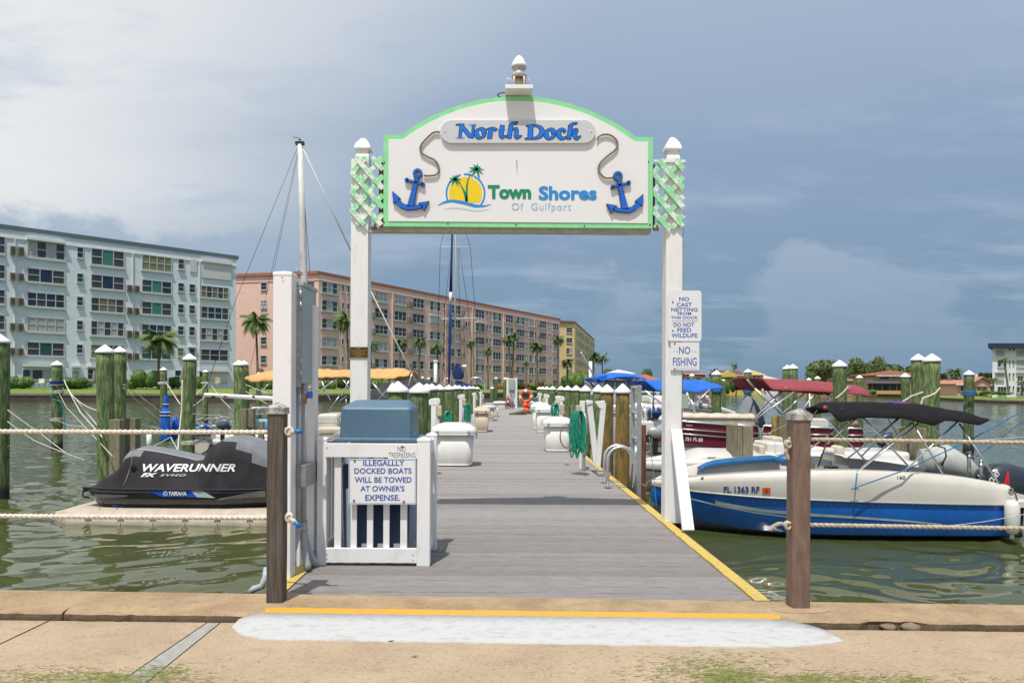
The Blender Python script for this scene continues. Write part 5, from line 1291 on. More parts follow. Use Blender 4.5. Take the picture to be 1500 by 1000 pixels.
# cushions, console and seats inside
put('bow_cushion', MB().surf(lambda u, v: (2.72 + 1.25 * u, YC + .25 + .35 * u ** .6 + .16 * v, .20 + .11 * u ** .5 + .05 * math.sin(math.pi * v) * min(1, u * 6) * min(1, (1 - u) * 8)), 20, 6), seat_blue, bb, solid=.05)
put('cushion', MB().ball((3.95, YC + .40, .33), .17, .12, .085, 12, 6), seat_blue, bb)
put('seat_back', MB().box(4.45, 4.6, YC + .1, YC + .55, .05, .42), seat_cream, bb, bev=.04)
put('console', MB().box(4.1, 4.35, YC - .55, YC - .1, .0, .36), gel_cream, bb, bev=.03)
put('windscreen', MB().box(4.08, 4.10, YC - .6, YC - .05, .34, .42), window_grey, bb)
for k in range(3):
    put('grab_bar', MB().tube([W(1206 + 6 * k, 694, 8.9), W(1209 + 4 * k, 683 + k, 8.9), W(1216 + 5 * k, 684, 8.9), W(1217 + 6 * k, 692, 8.9)], .014, 6), black, bb)
put('coaming', MB().box(4.05, 4.9, YC - .86, YC - .80, .30, .345), black_rubber, bb, bev=.01)
# swim platform and stern gear
put('swim_platform', MB().loft([rrect(5.95, 6.55, YC - .85, YC + .85, -.10, .12), rrect(5.92, 6.6, YC - .9, YC + .9, -.04, .14), rrect(5.95, 6.56, YC - .86, YC + .86, .0, .14)], 0, True, True, True), gel_cream, bb)
for px, yt_, yb_ in ((1419.5, 662, 701), (1437, 675, 704)):
    a = W(px, yb_, 8.75); b = W(px, yt_, 8.75); put('post', MB().tube([a, b], .022, 10).ball(tuple(b), .028, .028, .02, 10, 5).tube([b - Vector((0, 0, .06)), b - Vector((0, 0, .04))], .03, 10), steel, bb)
ob = W(1470, 705, 9.5)
def outboard(parent, c, sx=1, k=1.0, cm=None, nm='outboard_motor'):
    cm = cm or mat('engine_navy', (.022, .028, .042), .3, coat=.3)
    S_ = []
    prof = [(-.34, .02, .10), (-.30, .12, .17), (-.16, .17, .25), (.02, .18, .28), (.2, .165, .25), (.33, .13, .17), (.38, .05, .08)]
    for dx, w, h in prof:
        S_.append([(c.x + sx * dx * k, c.y + w * k * math.cos(a) * abs(math.cos(a)) ** -.3 if abs(math.cos(a)) > .01 else c.y, c.z + (h * math.sin(a) - .05 - .12 * dx) * k) for a in [2 * math.pi * i / 16 for i in range(16)]])
    o = put(nm, MB().loft(S_, 0, True, True, True), cm, parent)
    put('leg', MB().loft([[(c.x + sx * (.02 + a) * k, c.y + b * k, c.z - .2 * k) for a, b in ((-.12, -.07), (.14, -.07), (.14, .07), (-.12, .07))], [(c.x + sx * (.04 + a) * k, c.y + b * k, c.z - 1.0 * k) for a, b in ((-.1, -.03), (.1, -.03), (.1, .03), (-.1, .03))]], 0, False, True, True), black_rubber, o)
    put('bracket', MB().box(c.x - (.42 if sx > 0 else -.18) * k, c.x - (.2 if sx > 0 else -.4) * k, c.y - .12 * k, c.y + .12 * k, c.z - .5 * k, c.z - .15 * k), black_rubber, o)
    return o
em = outboard(bb, W(1474, 706, 9.3), 1, 1.12)
# engine lettering and red flash
ebv = BVHTree.FromPolygons([v.co + rootloc(em) for v in em.data.vertices], [tuple(p.vertices) for p in em.data.polygons])
def on_engine(x, y):
    r = ray(x, y).normalized(); h = ebv.ray_cast(Vector((0, 0, EYE)), r, 30); return (h[0] if h[0] is not None else W(x, y, 9.1)) - r * .006
v, f = text_raw('MERCURY', .03, .1); xs = [p[0] for p in v]; ys = [p[1] for p in v]
mb = MB(); out = []
for p in v:
    u = (p[0] - min(xs)) / (max(xs) - min(xs)); w_ = (p[1] - min(ys)) / (max(ys) - min(ys))
    out.append(on_engine(1443 + 22 * u + 0 - w_ * 6 + 1.5, 716 - 27 * u + (1 - w_) * 5.5 - 2))
mb.add(out, f); put('lettering', mb, gel_white, em)
mb = MB()
for k in range(6):
    a = k / 6; b = (k + 1) / 6
    mb.add([on_engine(*p) for p in ((1470 + 6 * a, 708 - 19 * a), (1479 - 1.5 * a, 709 - 19 * a), (1479 - 1.5 * b, 709 - 19 * b), (1470 + 6 * b, 708 - 19 * b))], [(0, 1, 2, 3)])
put('flash', mb, red, em)
# fender
fc = W(1482.5, 757, 8.38); fd = thing('fender', 'white fender hanging at the stern corner of the blue motor boat', 'fender', (fc.x, fc.y, fc.z))
put('body', MB().lathe([(.02, -.2), (.055, -.19), (.078, -.14), (.082, 0), (.078, .14), (.05, .19), (.02, .2)], fc, 16), gel_white, fd)
for s_ in (-1, 1): put('eye', MB().box(fc.x - .022, fc.x + .022, fc.y - .012, fc.y + .012, fc.z + s_ * .22 - .03, fc.z + s_ * .22 + .03), gel_white, fd, bev=.006)
put('lanyard', MB().rope([(fc.x, fc.y, fc.z + .22), (fc.x + .02, fc.y + .02, fc.z + .33), tuple(W(1478, 718, 8.5))], .009, .03, 8, .006).rope([W(1478, 716, 8.45), W(1487, 722, 8.45), W(1490, 732, 8.45), W(1484, 736, 8.45)], .010, .03, 8, .006), tan_rope, fd)
# black bimini
bm = thing('bimini_top', 'black canvas bimini on aluminium hoops over the blue motor boat', 'canopy', W(1308, 690, 9.4))
def bim(u, v):
    # u along x, v across (0 near, 1 far)
    xs_ = (1197, 1211, 1232, 1260, 1300, 1340, 1375, 1402, 1418); yt_ = (597, 588.5, 587.6, 588.5, 589.5, 591.5, 597.0, 600.5, 608.5)
    X = 1197 + 221 * u; yy = float(np.interp(X, xs_, yt_)); p = W(X, yy, 9.5)
    e = 2 * v - 1; near = max(0, -e)
    drop = float(np.interp(X, (1197, 1210, 1245, 1270, 1300, 1322, 1340, 1356, 1380, 1402, 1418), (.04, .22, .17, .17, .17, .21, .24, .15, .14, .15, .02)))
    z = p.z - drop * abs(e) ** 3.2 * (1 if e < 0 else .9) + .009 * mnoise.noise(Vector((X * .08, v * 4, 2))) - .02 * (1 - abs(e)) * abs(math.sin((X - 1197) / 221 * math.pi * 3))* .8
    x_ = p.x * (1 + .0) - (.95 * e * p.x / 9.5 * -1) * .55
    return (x_, 9.5 + .92 * e, z)
put('canvas', MB().surf(bim, 60, 16), black_cloth, bm, solid=.014)
rods(bm, [(1259.6, 607, 1330, 681.5, 8.75, 8.6), (1210, 612, 1270, 677, 9.0, 8.8), (1402, 618, 1325.5, 689, 8.7, 8.55), (1405, 620, 1466, 711.5, 8.7, 8.5), (1357, 609, 1378, 638, 8.9, 8.8), (1337.5, 620, 1381, 693.5, 8.65, 8.5),
          (1315, 612, 1263, 667, 10.2, 10.3), (1337, 618, 1263, 684, 8.65, 8.8), (1256, 609, 1186, 657, 10.2, 10.3), (1296, 606, 1316, 640, 10.1, 10.2), (1345, 620, 1245, 700, 8.7, 8.6), (1255, 612, 1212, 650, 8.8, 8.9), (1318, 612, 1240, 672, 10.1, 10.2)], 8.7, alu, .0115)
rods(bm, [(1234, 598, 1224, 617, 8.8, 9), (1215, 636, 1198, 684, 8.75, 8.75)], 8.8, mat('dark_strut', (.03, .03, .035), .5), .010, 'strut')
rods(bm, [(1197, 600, 1185, 621, 8.9, 8.9)], 8.8, mat('dark_strut', (.03, .03, .035), .5), .008, 'strap')
p = W(1209, 596.5, 8.83); put('logo_patch', MB().ball(p, .028, .006, .022, 10, 5), mat('coral_patch', (.55, .06, .04), .6), bm)

# ------------------------------------------------------------------ white bowrider behind it
wb = thing('motor_boat', 'white open boat with cream seats lying between the blue boat and the maroon pontoon', 'boat', (5.0, 12.4, WZ))
d = 12.3; k = d / FOC
st = [(2.35, .0, .02, .0, -.08, .0, -.25, -.40), (2.7, .40, .05, .38, -.09, .22, -.3, -.5), (3.4, .78, .12, .76, -.06, .55, -.4, -.6), (4.4, 1.0, .17, .98, -.04, .8, -.45, -.65), (5.6, 1.05, .17, 1.03, -.06, .9, -.48, -.65), (6.9, 1.0, .12, .98, -.10, .88, -.48, -.65)]
hull(wb, st, 12.6, gel_white, gel_white, gel_white, 36, rail=mat('navy_rub', (.02, .03, .07), .4), deckz=-.02, coam=.25)
def px_box(t, nm, x0, x1, y0, y1, d, dep, m, bev=.04):
    a = W(x0, y1, d); b = W(x1, y0, d); return put(nm, MB().box(a.x, b.x, d, d + dep, a.z, b.z), m, t, bev=bev, seg=3)
put('cockpit_coaming', MB().surf(lambda u, v: (W(1004, 0, 12.2).x + (W(1165, 0, 12.2).x - W(1004, 0, 12.2).x) * u, 12.0 + 1.1 * v, .06 + .21 * min(1, u * 5) ** .6 * (1 - .25 * u) * math.sin(math.pi * (v * .9 + .05)) ** .5), 30, 10), gel_cream, wb, solid=.03)
px_box(wb, 'seat', 1112, 1122, 652, 672, 12.15, .8, seat_cream); px_box(wb, 'seat', 1124, 1150, 648, 668, 12.3, .7, gel_white); px_box(wb, 'seat', 1130, 1148, 640, 660, 12.9, .5, seat_cream)
px_box(wb, 'headrest', 1226, 1239, 653, 668, 12.3, .3, seat_cream, .06); px_box(wb, 'seat', 1213, 1227, 657, 669, 12.4, .3, seat_cream, .05); px_box(wb, 'cushion', 1212, 1224, 663, 669, 12.2, .2, seat_blue, .02); px_box(wb, 'console', 1186, 1210, 655, 670, 12.5, .5, gel_white)
px_box(wb, 'engine_cover', 1240, 1335, 662, 680, 12.2, 1.0, gel_white, .06); px_box(wb, 'seat_base', 1170, 1240, 666, 690, 12.0, 1.0, gel_white, .05)
for x in (1040, 1046): p = W(x, 672, 11.9); put('cleat', MB().box(p.x - .03, p.x + .03, 11.9, 11.93, p.z, p.z + .03), steel, wb)

# ------------------------------------------------------------------ maroon pontoon boat
pb = thing('pontoon_boat', 'maroon pontoon boat with silver rails and cream seats on the right side of the dock', 'boat', (6.2, 17.2, WZ))
D0 = 16.6; q = lambda x, y, dd=0: W(x, y, D0 + dd)
zt0 = q(1100, 618).z; zb0 = q(1100, 655).z
def panel(xa, xb, ya0, ya1, yb0, yb1, nm='panel', m=maroon, dd=0, th=.02):
    P = [q(xa, ya0, dd), q(xb, yb0, dd), q(xb, yb1, dd), q(xa, ya1, dd)]
    mb = MB(); mb.prism([(p.x, p.z) for p in P], D0 + dd, D0 + dd + th); return put(nm, mb, m, pb)
def TY(x): return float(np.interp(x, (955, 1000, 1068, 1100, 1180, 1265), (613, 618, 622.5, 623, 626, 628)))
def BY(x): return float(np.interp(x, (955, 1000, 1068, 1100, 1180, 1265), (645, 650, 655, 657, 656, 656)))
for xa, xb in ((957, 975), (979, 1068), (1070, 1112), (1117, 1180), (1183, 1224), (1241, 1266)):
    panel(xa, xb, TY(xa), BY(xa), TY(xb), BY(xb))
    for f_ in (.34, .56): put('rail', MB().tube([q(xa, lerpP(TY(xa), BY(xa), f_), -.02), q(xb, lerpP(TY(xb), BY(xb), f_), -.02)], .018, 6), alu, pb)
    c_ = [q(xa, BY(xa), -.02), q(xa, TY(xa) + 4, -.02), q(xa + 2, TY(xa) - .5, -.02), q(xb - 3, TY(xb) - .5, -.02), q(xb, TY(xb) + 4, -.02), q(xb, BY(xb), -.02)]
    put('rail', MB().tube(c_, .022, 8), alu, pb)
a = q(955, 656); b = q(1268, 657)
put('deck_edge', MB().box(a.x, b.x, D0 - .04, D0 + 2.4, zb0 - .12, zb0 - .01), dull_alu, pb)
for dd in (.3, 2.0):
    mb = MB(); z = zb0 - .36; mb.tube([(a.x - .35, D0 + dd, z + .12), (a.x + .05, D0 + dd, z), (b.x, D0 + dd, z)], [.04, .27, .27], 14); put('pontoon', mb, alu, pb)
mb = MB(); zs_ = q(1000, 620).z
def seat_top(u, v):
    x = lerpP(q(960, 0).x, q(1112, 0).x, u); return (x, D0 + .08 + .5 * v, zt0 + .09 + .10 * math.sin(math.pi * min(1, max(0, v))) ** .5 * (1 + .1 * math.sin(u * 40)) - .02 * u)
put('seat_back', MB().surf(seat_top, 60, 8), seat_cream, pb, solid=.03)
put('seat', MB().box(q(960, 0).x, q(1112, 0).x, D0 + .1, D0 + .6, zb0, zt0 + .08), seat_cream, pb, bev=.03)
put('seat', MB().box(q(1184, 0).x, q(1222, 0).x, D0 + .1, D0 + .7, zb0, zt0 + .1), gel_white, pb, bev=.05)
pc = q(1252, 620); put('seat_back', MB().ball((pc.x, D0 + .3, pc.z), .27, .2, .16, 12, 6), mat('tan_seat_cover', (.42, .33, .20), .7), pb)
mb = MB(); text_into(mb, '761 PL', 1003.5, 639.5, 1021.5, 645.8, dplane(D0 - .01), .03, .2); text_into(mb, '88', 1023, 641, 1029.5, 647, dplane(D0 - .01), .03); put('registration', mb, gel_white, pb)
mb = MB(); text_into(mb, 'SUNCHASER', 1117, 647, 1150, 653, dplane(D0 - .01), .01); put('lettering', mb, gel_white, pb)
mb = MB(); text_into(mb, 'Vista', 1005, 621, 1014, 623.6, dplane(D0 - .01), .01, .3); put('lettering', mb, gel_white, pb)
# grey cover pile and stack on board
put('cover_bundle', MB().lathe([(.42, 0), (.36, .25), (.16, .62), (.04, .75)], (q(1114, 640).x, D0 + .8, q(1114, 628).z), 10), tarp_grey, pb)
mb_ = thing('bimini_top', 'maroon canvas bimini stretched above the pontoon boat', 'canopy', q(1170, 600, 1))
def mfn(u, v):
    X = 1092 + 152 * u; yy = float(np.interp(X, (1092, 1120, 1160, 1200, 1244), (553.5, 555, 556.5, 559, 564))); p = W(X, yy, 17.6); e = 2 * v - 1
    dr = float(np.interp(X, (1092, 1106, 1150, 1244), (.02, .27, .27, .26))) * abs(e) ** 2.6
    return (p.x, 17.6 + 1.1 * e, p.z - dr + .012 * mnoise.noise(Vector((X * .06, v * 3, 0))))
put('canvas', MB().surf(mfn, 40, 12), maroon_cloth, mb_, solid=.02)
rods(mb_, [(1106, 569, 1146, 608, 16.6, 16.6), (1152, 567, 1100, 618, 16.6, 16.6), (1163, 574, 1107, 614, 16.5, 16.5), (1144, 574, 1098, 614, 18.6, 18.6), (1124, 572, 1155, 610, 18.5, 18.5), (1206, 577, 1232, 592, 16.6, 16.6), (1246, 566, 1208, 590, 16.6, 16.6), (1178, 576, 1140, 612, 16.6, 16.6), (1095, 556, 1120, 585, 16.6, 18), (1116, 569, 1122, 577, 16.6, 16.6)], 16.6, alu, .022)
rods(mb_, [(1186, 576, 1186, 620, 16.5, 16.5), (1190, 580, 1176, 600, 16.5, 16.5)], 16.6, gel_white, .018)
# flexible white arch hoops near the tall piles
for xa, ya, xb, yb, xc, yc_ in ((1242, 566, 1215, 586, 1242, 568), (1376, 570, 1352, 590, 1350, 596)):
    pass

# ------------------------------------------------------------------ white cruiser with royal blue bimini
cb = thing('motor_boat', 'white cruiser with low bow behind the maroon pontoon boat', 'boat', (6, 25, WZ))
st = [(W(1112, 0, 25).x, .0, .20, .0, .1, .0, -.1, -.5)] + [(W(x, 0, 25).x, b, z, b * .96, z - .2, b * .8, -.4, -.7) for x, b, z in ((1098, .45, .36), (1070, .95, .52), (1040, 1.15, .72), (1000, 1.25, .85), (945, 1.25, .9))]
hull(cb, st, 25, gel_white, gel_white, gel_white, 30, deckz=-.02, rail=dull_alu)
px_box(cb, 'cabin', 952, 1008, 580, 602, 24.4, 1.6, gel_white, .1); px_box(cb, 'hull_side', 945, 1002, 592, 640, 23.7, .3, gel_white, .05)
for x in (1023, 1036): 
    p = W(x, 590, 23.6); put('flag', MB().surf(lambda u, v: (p.x - .06 + .14 * u + .1 * v, p.y + .03 * math.sin(u * 9), p.z + .25 - .45 * v), 6, 6), mat('flag_red' if x > 1030 else 'flag_navy', (.35, .05, .08) if x > 1030 else (.05, .05, .12), .8, c2=(.6, .6, .62), vs_=9, stretch=(1, 1, 4), cut=(.48, .52)), cb, solid=.01)
bt_ = thing('bimini_top', 'royal blue canvas bimini crossing behind the right gate post', 'canopy', W(990, 580, 20))
def bfn(u, v):
    X = 934 + 110 * u; yy = float(np.interp(X, (934, 950, 990, 1025, 1044), (557.5, 557, 555.5, 557, 562))); p = W(X, yy, 20); e = 2 * v - 1
    dr = float(np.interp(X, (934, 950, 975, 1010, 1044), (.0, .28, .32, .36, .12))) * abs(e) ** 2.2
    return (p.x, 20 + 1.0 * e, p.z - dr + .02 * mnoise.noise(Vector((X * .08, v * 3, 0))))
put('canvas', MB().surf(bfn, 40, 12), blue_cloth, bt_, solid=.03)
rods(bt_, [(945, 572, 975, 596, 19, 19), (1006, 575, 1020, 610, 19, 19), (1040, 570, 1012, 598, 19, 19), (957, 570, 957, 600, 21, 21), (1000, 577, 1003, 600, 21, 21), (1012, 585, 1022, 612, 18.8, 18.8)], 19, alu, .025)
# tarp bundles
for (x, y, w, h, m, lab, dd) in ((958, 605, 20, 15, navy_cloth, 'crumpled navy blue tarp on the boat behind the grey ladder', 15.2), (1079, 611, 16, 5, mat('turquoise_cloth', (.03, .45, .60), .7), 'small turquoise cloth on the stern seats of the pontoon boat', 17.0), (1312, 594, 50, 11, mat('blue_purple_cloth', (.012, .03, .22), .8, c2=(.16, .02, .16), vs_=7), 'blue and purple sail cover bundle just behind the black bimini', 16.5)):
    p = W(x, y, dd); s = FOC / dd; mb = MB(); mb.ball(p, w / s / 2, .3, h / s / 2, 18, 10, 0, .5); single('cloth_bundle', mb, m, lab, 'cloth', (p.x, p.y, p.z))
p = W(950, 602, 15.1); 
wz = thing('motor_boat', 'white boat with outboard stern seen between the ladder and the right gate post', 'boat', W(955, 640, 15))
px_box(wz, 'transom', 938, 973, 616, 640, 15.0, .4, gel_white, .05); px_box(wz, 'cowling', 938, 953, 598, 616, 15.3, .3, gel_white, .07); px_box(wz, 'deck', 940, 975, 611, 618, 15.4, 2.0, gel_white, .04)
outboard(wz, W(959, 632, 14.8), 1, .45, dull_alu)
for i in range(4): put('rail', MB().tube([W(940 + i * 7, 590 + i, 15), W(943 + i * 6, 612, 15)], .018, 6), alu, wz)
# dinghy bow lying left behind the blue boat's stern
dg = thing('inflatable_boat', 'pale grey inflatable dinghy nose behind the stern of the blue motor boat', 'boat', W(1400, 690, 11))
pts = [W(1352, 657, 11), W(1375, 662, 11), W(1395, 672, 11), W(1415, 686, 11), W(1440, 703, 11)]
put('tube', MB().tube([W(1350, 680, 11.2), W(1385, 676, 11.1), W(1412, 688, 11), W(1438, 702, 11)], [.24, .27, .20, .07], 16), mat('dinghy_grey', (.42, .44, .42), .5, var=.15), dg)
put('strap', MB().tube([W(1374, 653, 10.8), W(1384, 656, 10.8), W(1386, 668, 10.75), W(1379, 682, 10.75)], .012, 6), black_rubber, dg)
db = thing('motor_boat', 'white boat with dark outboard among the timbers under the black bimini', 'boat', W(1290, 690, 14))
st = [(W(x, 0, 14.6).x, b, z, b * .96, z - .12, b * .8, -.42, -.65) for x, b, z in ((1360, .9, .02), (1330, .95, .02), (1290, .95, .0), (1250, .8, -.02), (1225, .4, -.02), (1215, 0, -.02))][::-1]
hull(db, st, 14.6, gel_white, gel_white, gel_white, 20, rail=dull_alu)
outboard(db, W(1303, 643, 13.9), -1, .62, mat('engine_navy_2', (.02, .035, .08), .35)); outboard(db, W(1322, 690, 13.6), 1, .3, navy_cloth)

# ------------------------------------------------------------------ cabin cruiser with blue canvas behind the right piles
cc = thing('cabin_cruiser', 'cabin cruiser with blue canvas top and grey window panels behind the right dock piles', 'boat', W(895, 640, 23))
st = [(W(x, 0, 23).x, b, z, b * .97, z - .25, b * .85, -.4, -.8) for x, b, z in ((838, 0, .75), (850, .7, .78), (870, 1.2, .8), (905, 1.35, .8), (945, 1.3, .8), (960, 1.2, .78))]
hull(cc, st, 23, gel_white, gel_white, gel_white, 24, rail=dull_alu)
px_box(cc, 'window_panel', 884, 932, 557, 577, 22.2, 1.6, window_grey, .05)
for x in (884, 900, 916, 931): put('frame_post', MB().tube([W(x, 578, 22.15), W(x + 1, 554, 22.15)], .03, 6), gel_white, cc)
put('windscreen', MB().prism(pxpoly([(853, 571), (855, 555.5), (880, 564), (884, 578), (862, 578)], 22.1), 22.1, 22.16), gel_white, cc)
put('screen_trim', MB().tube([W(853, 571, 22.05), W(855, 555.5, 22.05), W(866, 561, 22.05), W(874, 573, 22.05)], .03, 6), navy_cloth, cc)
def ccf(u, v):
    X = 864 + 71 * u; yy = float(np.interp(X, (864, 880, 897, 915, 935), (554, 548.5, 546.2, 547, 552))); p = W(X, yy, 23); e = 2 * v - 1
    dr = float(np.interp(X, (864, 875, 900, 935), (.0, .18, .15, .1))) * abs(e) ** 2
    return (p.x, 23 + 1.3 * e, p.z - dr)
put('canvas', MB().surf(ccf, 30, 10), blue_cloth, cc, solid=.04)
put('canvas_flap', MB().prism(pxpoly([(864, 554.5), (890, 549), (886, 557), (876, 562)], 21.75), 21.75, 21.8), blue_cloth, cc)
rods(cc, [(851, 516, 877, 563, 20, 22), (928, 560, 934, 580, 22, 22), (934, 553, 940, 566, 22, 22)], 22, gel_white, .022, 'outrigger')
a = W(865, 560, 30); single('marker_pole', MB().tube([W(865, 590, 30), W(865, 529, 30)], .07, 8), white_paint, 'slim white pole standing behind the blue topped cabin cruiser', 'pole', a)
a = W(638, 560, 34); single('marker_pole', MB().tube([W(638, 590, 34), W(638, 528, 34)], .085, 8).box(a.x - .1, a.x + .1, 33.9, 34.1, W(638, 530, 34).z, W(638, 527, 34).z), white_paint, 'slim white pole left of the blue wrapped sail', 'pole', a)

# ------------------------------------------------------------------ covered watercraft on its float (left)
JD = 10.1
fl = thing('drive_on_float', 'tan plastic drive-on float with scalloped edge under the covered jet ski', 'float', W(260, 765, 10.1))
X0 = W(78, 0, 9.85).x; X1 = W(470, 0, 9.45).x
secs = []; n = 90
for i in range(n + 1):
    u = i / n; x = X0 + (X1 - X0) * u; w = .78 * min(1, (u / .16 + .02)) ** .55; k_ = min(1, (u * 7)) ** .6
    sc_ = .010 * abs(math.sin(math.pi * (x - X0) / .42)) ** .35
    zt_ = lerpP(-.47, -.335, k_); w2 = w * .86
    ring = []
    for (yy, z) in ((-w, -.62), (-w - .01 + (.0), -.485), (-w - sc_ + .01, -.44), (-w + .04 - sc_, lerpP(-.47, -.40, k_)), (-w2, zt_), (-w * .35, zt_ + .0), (w * .35, zt_), (w2, zt_), (w - .04, lerpP(-.47, -.40, k_)), (w, -.485), (w, -.62)): ring.append((x, JD + yy, z))
    secs.append(ring)
put('deck', MB().loft(secs, 0, True), float_tan, fl)
for i in range(9):
    x = X0 + .42 * (i + 1) - .02; w = .78 * min(1, ((x - X0) / (X1 - X0) / .16 + .02)) ** .55
    put('socket', MB().tube([(x + .035 * math.cos(a), JD - w - .012, -.43 + .03 * math.sin(a)) for a in [math.pi * j / 6 for j in range(7)]], .010, 5), mat('float_shadow', (.16, .13, .10), .8), fl)
    put('seam', MB().tube([(x, JD - w - .008, -.46), (x + .01, JD - w - .01, -.50), (x, JD - w - .006, -.55)], .006, 4), mat('float_shadow', (.16, .13, .10), .8), fl)
a = W(146, 743.5, 9.5); put('grab_handle', MB().tube([a, W(147, 746.5, 9.5), W(170, 747, 9.5), W(172, 744, 9.5)], .008, 5), mat('float_shadow', (.16, .13, .10), .8), fl)
for px in (176, 187, 228, 270): c_ = W(px, 738, 9.75); put('roller', MB().tube([(c_.x - .05, 9.7, -.30), (c_.x + .05, 9.7, -.30)], .055, 10), mat('roller_blue', (.01, .05, .30), .5), fl)
js = thing('jet_ski', 'jet ski under a charcoal and grey cover lettered WAVERUNNER, parked on the tan float', 'jet ski', W(260, 735, JD))
TOP = ((120, 715), (136, 705), (154, 693), (166, 684), (174, 677), (180, 663), (186, 655), (192, 653), (205, 655), (224, 657.5), (255, 664), (281, 670), (290, 668), (298, 661), (307, 649), (316, 641), (323, 638.2), (332, 637.6), (341, 638), (365, 646), (389, 659), (415, 680), (440, 700), (462, 716))
def jtop(x): return float(np.interp(x, [p[0] for p in TOP], [p[1] for p in TOP]))
def jw(x): return float(np.interp(x, (120, 150, 185, 260, 330, 400, 440, 462), (.40, .50, .55, .57, .57, .45, .26, .03)))
secs = []; N_ = 100; zb_ = W(300, 717, JD - .5).z
for i in range(N_ + 1):
    x = 120 + 342 * i / N_; d_ = JD; X = W(x, 700, JD - .42).x; zt_ = W(x, jtop(x), d_).z; w = jw(x); ring = []
    nar = .30 if 185 < x < 295 else .40
    for j in range(25):
        e = -1 + 2 * j / 24; a = abs(e)
        # profile: skirt, shoulder tucked in towards the narrow seat
        if a > .55: f_ = (a - .55) / .45; yy = lerpP(nar + .02, w + .0, f_ ** .7); z = lerpP(zt_ - .10 * (zt_ - zb_), zb_, f_ ** .85)
        else: f_ = a / .55; yy = (nar + .02) * f_; z = zt_ - .10 * (zt_ - zb_) * f_ ** 3
        yy = min(yy, w)
        wr = .014 * mnoise.noise(Vector((X * 3.2, z * 5, e * 2))) + .010 * mnoise.noise(Vector((X * 9, z * 3 + e, 4))) + (.035 * mnoise.noise(Vector((X * 5 + z * 7, z * 6, 1))) if x > 300 else 0) * (a > .3)
        ring.append((X, JD + math.copysign(yy + wr, e) if e else JD, z + wr * .4 * (a < .6)))
    secs.append(ring)
mb = MB(); mb.loft(secs)
# grey along the seat top and over the handlebars
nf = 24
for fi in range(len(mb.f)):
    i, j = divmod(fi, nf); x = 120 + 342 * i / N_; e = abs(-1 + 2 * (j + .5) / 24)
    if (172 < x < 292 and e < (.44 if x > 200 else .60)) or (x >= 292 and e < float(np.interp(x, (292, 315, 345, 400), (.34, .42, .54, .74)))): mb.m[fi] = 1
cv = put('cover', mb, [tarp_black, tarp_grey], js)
jb = BVHTree.FromPolygons([Vector(v) for v in mb.v], mb.f)
pts = [Vector(secs[i][7]) + Vector((0, -.006, .004)) for i in range(17, 50)]
put('piping', MB().tube(pts, .005, 5), mat('piping_grey', (.5, .5, .52), .6), js)
pts = [Vector(secs[i][0]) + Vector((0, -.008, .01)) for i in range(0, 80)]; put('hem', MB().tube(pts, .010, 5), black_rubber, js)
zh = zb_
def jplane(x, y):
    r = ray(x, y).normalized(); h = jb.ray_cast(Vector((0, 0, EYE)), r, 30); return (h[0] if h[0] is not None else W(x, y, 9.5)) - r * .012
white_print = mat('white_print', (.70, .70, .70), .6)
mb2 = MB(); text_into(mb2, 'WAVERUNNER', 209.5, 679, 345, 690.5, jplane, .025, .35); put('lettering', mb2, white_print, js)
mb2 = MB(); text_into(mb2, 'FX', 206, 692.2, 231, 698.2, jplane, .05, .45); put('lettering', mb2, white_print, js)
mb2 = MB(); text_into(mb2, 'SVHO', 234, 693.8, 273, 697.4, jplane, .05, .35, spacing=1.2); put('lettering', mb2, mat('grey_print', (.30, .30, .31), .6), js)
put('strap', MB().tube([jplane(196, 655), jplane(192, 680), jplane(186, 699), jplane(180, 712)], .003, 4), mat('piping_grey', (.5, .5, .52), .6), js)
p_ = jplane(194, 684); put('buckle', MB().ball(p_, .03, .015, .045, 10, 6), gel_black, js); put('strap_loop', MB().tube([p_ + Vector((.03, -.01, .05)), p_ + Vector((.05, -.02, .02)), p_ + Vector((.035, -.02, -.04)), p_ + Vector((0, -.02, -.05))], .008, 6), gel_black, js)
# hull below the cover
HS = []
for i in range(50):
    x = 128 + 330 * i / 49; X = W(x, 700, JD - .46).x; w = jw(x) * .97; zbot = float(np.interp(x, (128, 137, 150, 330, 389, 430, 458), (-.20, -.31, -.345, -.345, -.31, -.24, -.15)))
    HS.append([(X, JD - w + .02, zh + .02), (X, JD - w - .01, zh - .03), (X, JD - w + .01, lerpP(zh, zbot, .55)), (X, JD - w * .84, zbot + .015), (X, JD - w * .5, zbot - .02), (X, JD + w * .5, zbot - .02), (X, JD + w * .84, zbot + .015), (X, JD + w, zh)])
mb3 = MB().loft(HS); put('hull', mb3, gel_black, js); hb_ = BVHTree.FromPolygons([Vector(v) for v in mb3.v], mb3.f)
def hplane(x, y):
    r = ray(x, y).normalized(); h = hb_.ray_cast(Vector((0, 0, EYE)), r, 30); return (h[0] if h[0] is not None else W(x, y, 9.6)) - r * .018
def patch(poly, m, nm='stripe', n=10, off=0):
    """poly: top line and bottom line of pixels"""
    up, lo = poly; mbp = MB()
    for i in range(n):
        g = lambda L_, t: (float(lerpP(L_[0][0], L_[1][0], t)), float(lerpP(L_[0][1], L_[1][1], t)))
        mbp.add([hplane(*g(up, i / n)) - Vector((0, off, 0)), hplane(*g(lo, i / n)) - Vector((0, off, 0)), hplane(*g(lo, (i + 1) / n)) - Vector((0, off, 0)), hplane(*g(up, (i + 1) / n)) - Vector((0, off, 0))], [(0, 1, 2, 3)])
    put(nm, mbp, m, js)
patch((((214, 718), (278, 717.5)), ((238, 727.5), (289, 728))), mat('hull_blue', (.005, .07, .42), .3), n=8)
patch((((278, 717.5), (296, 718)), ((289, 728), (315, 729))), stripe_grey, n=4)
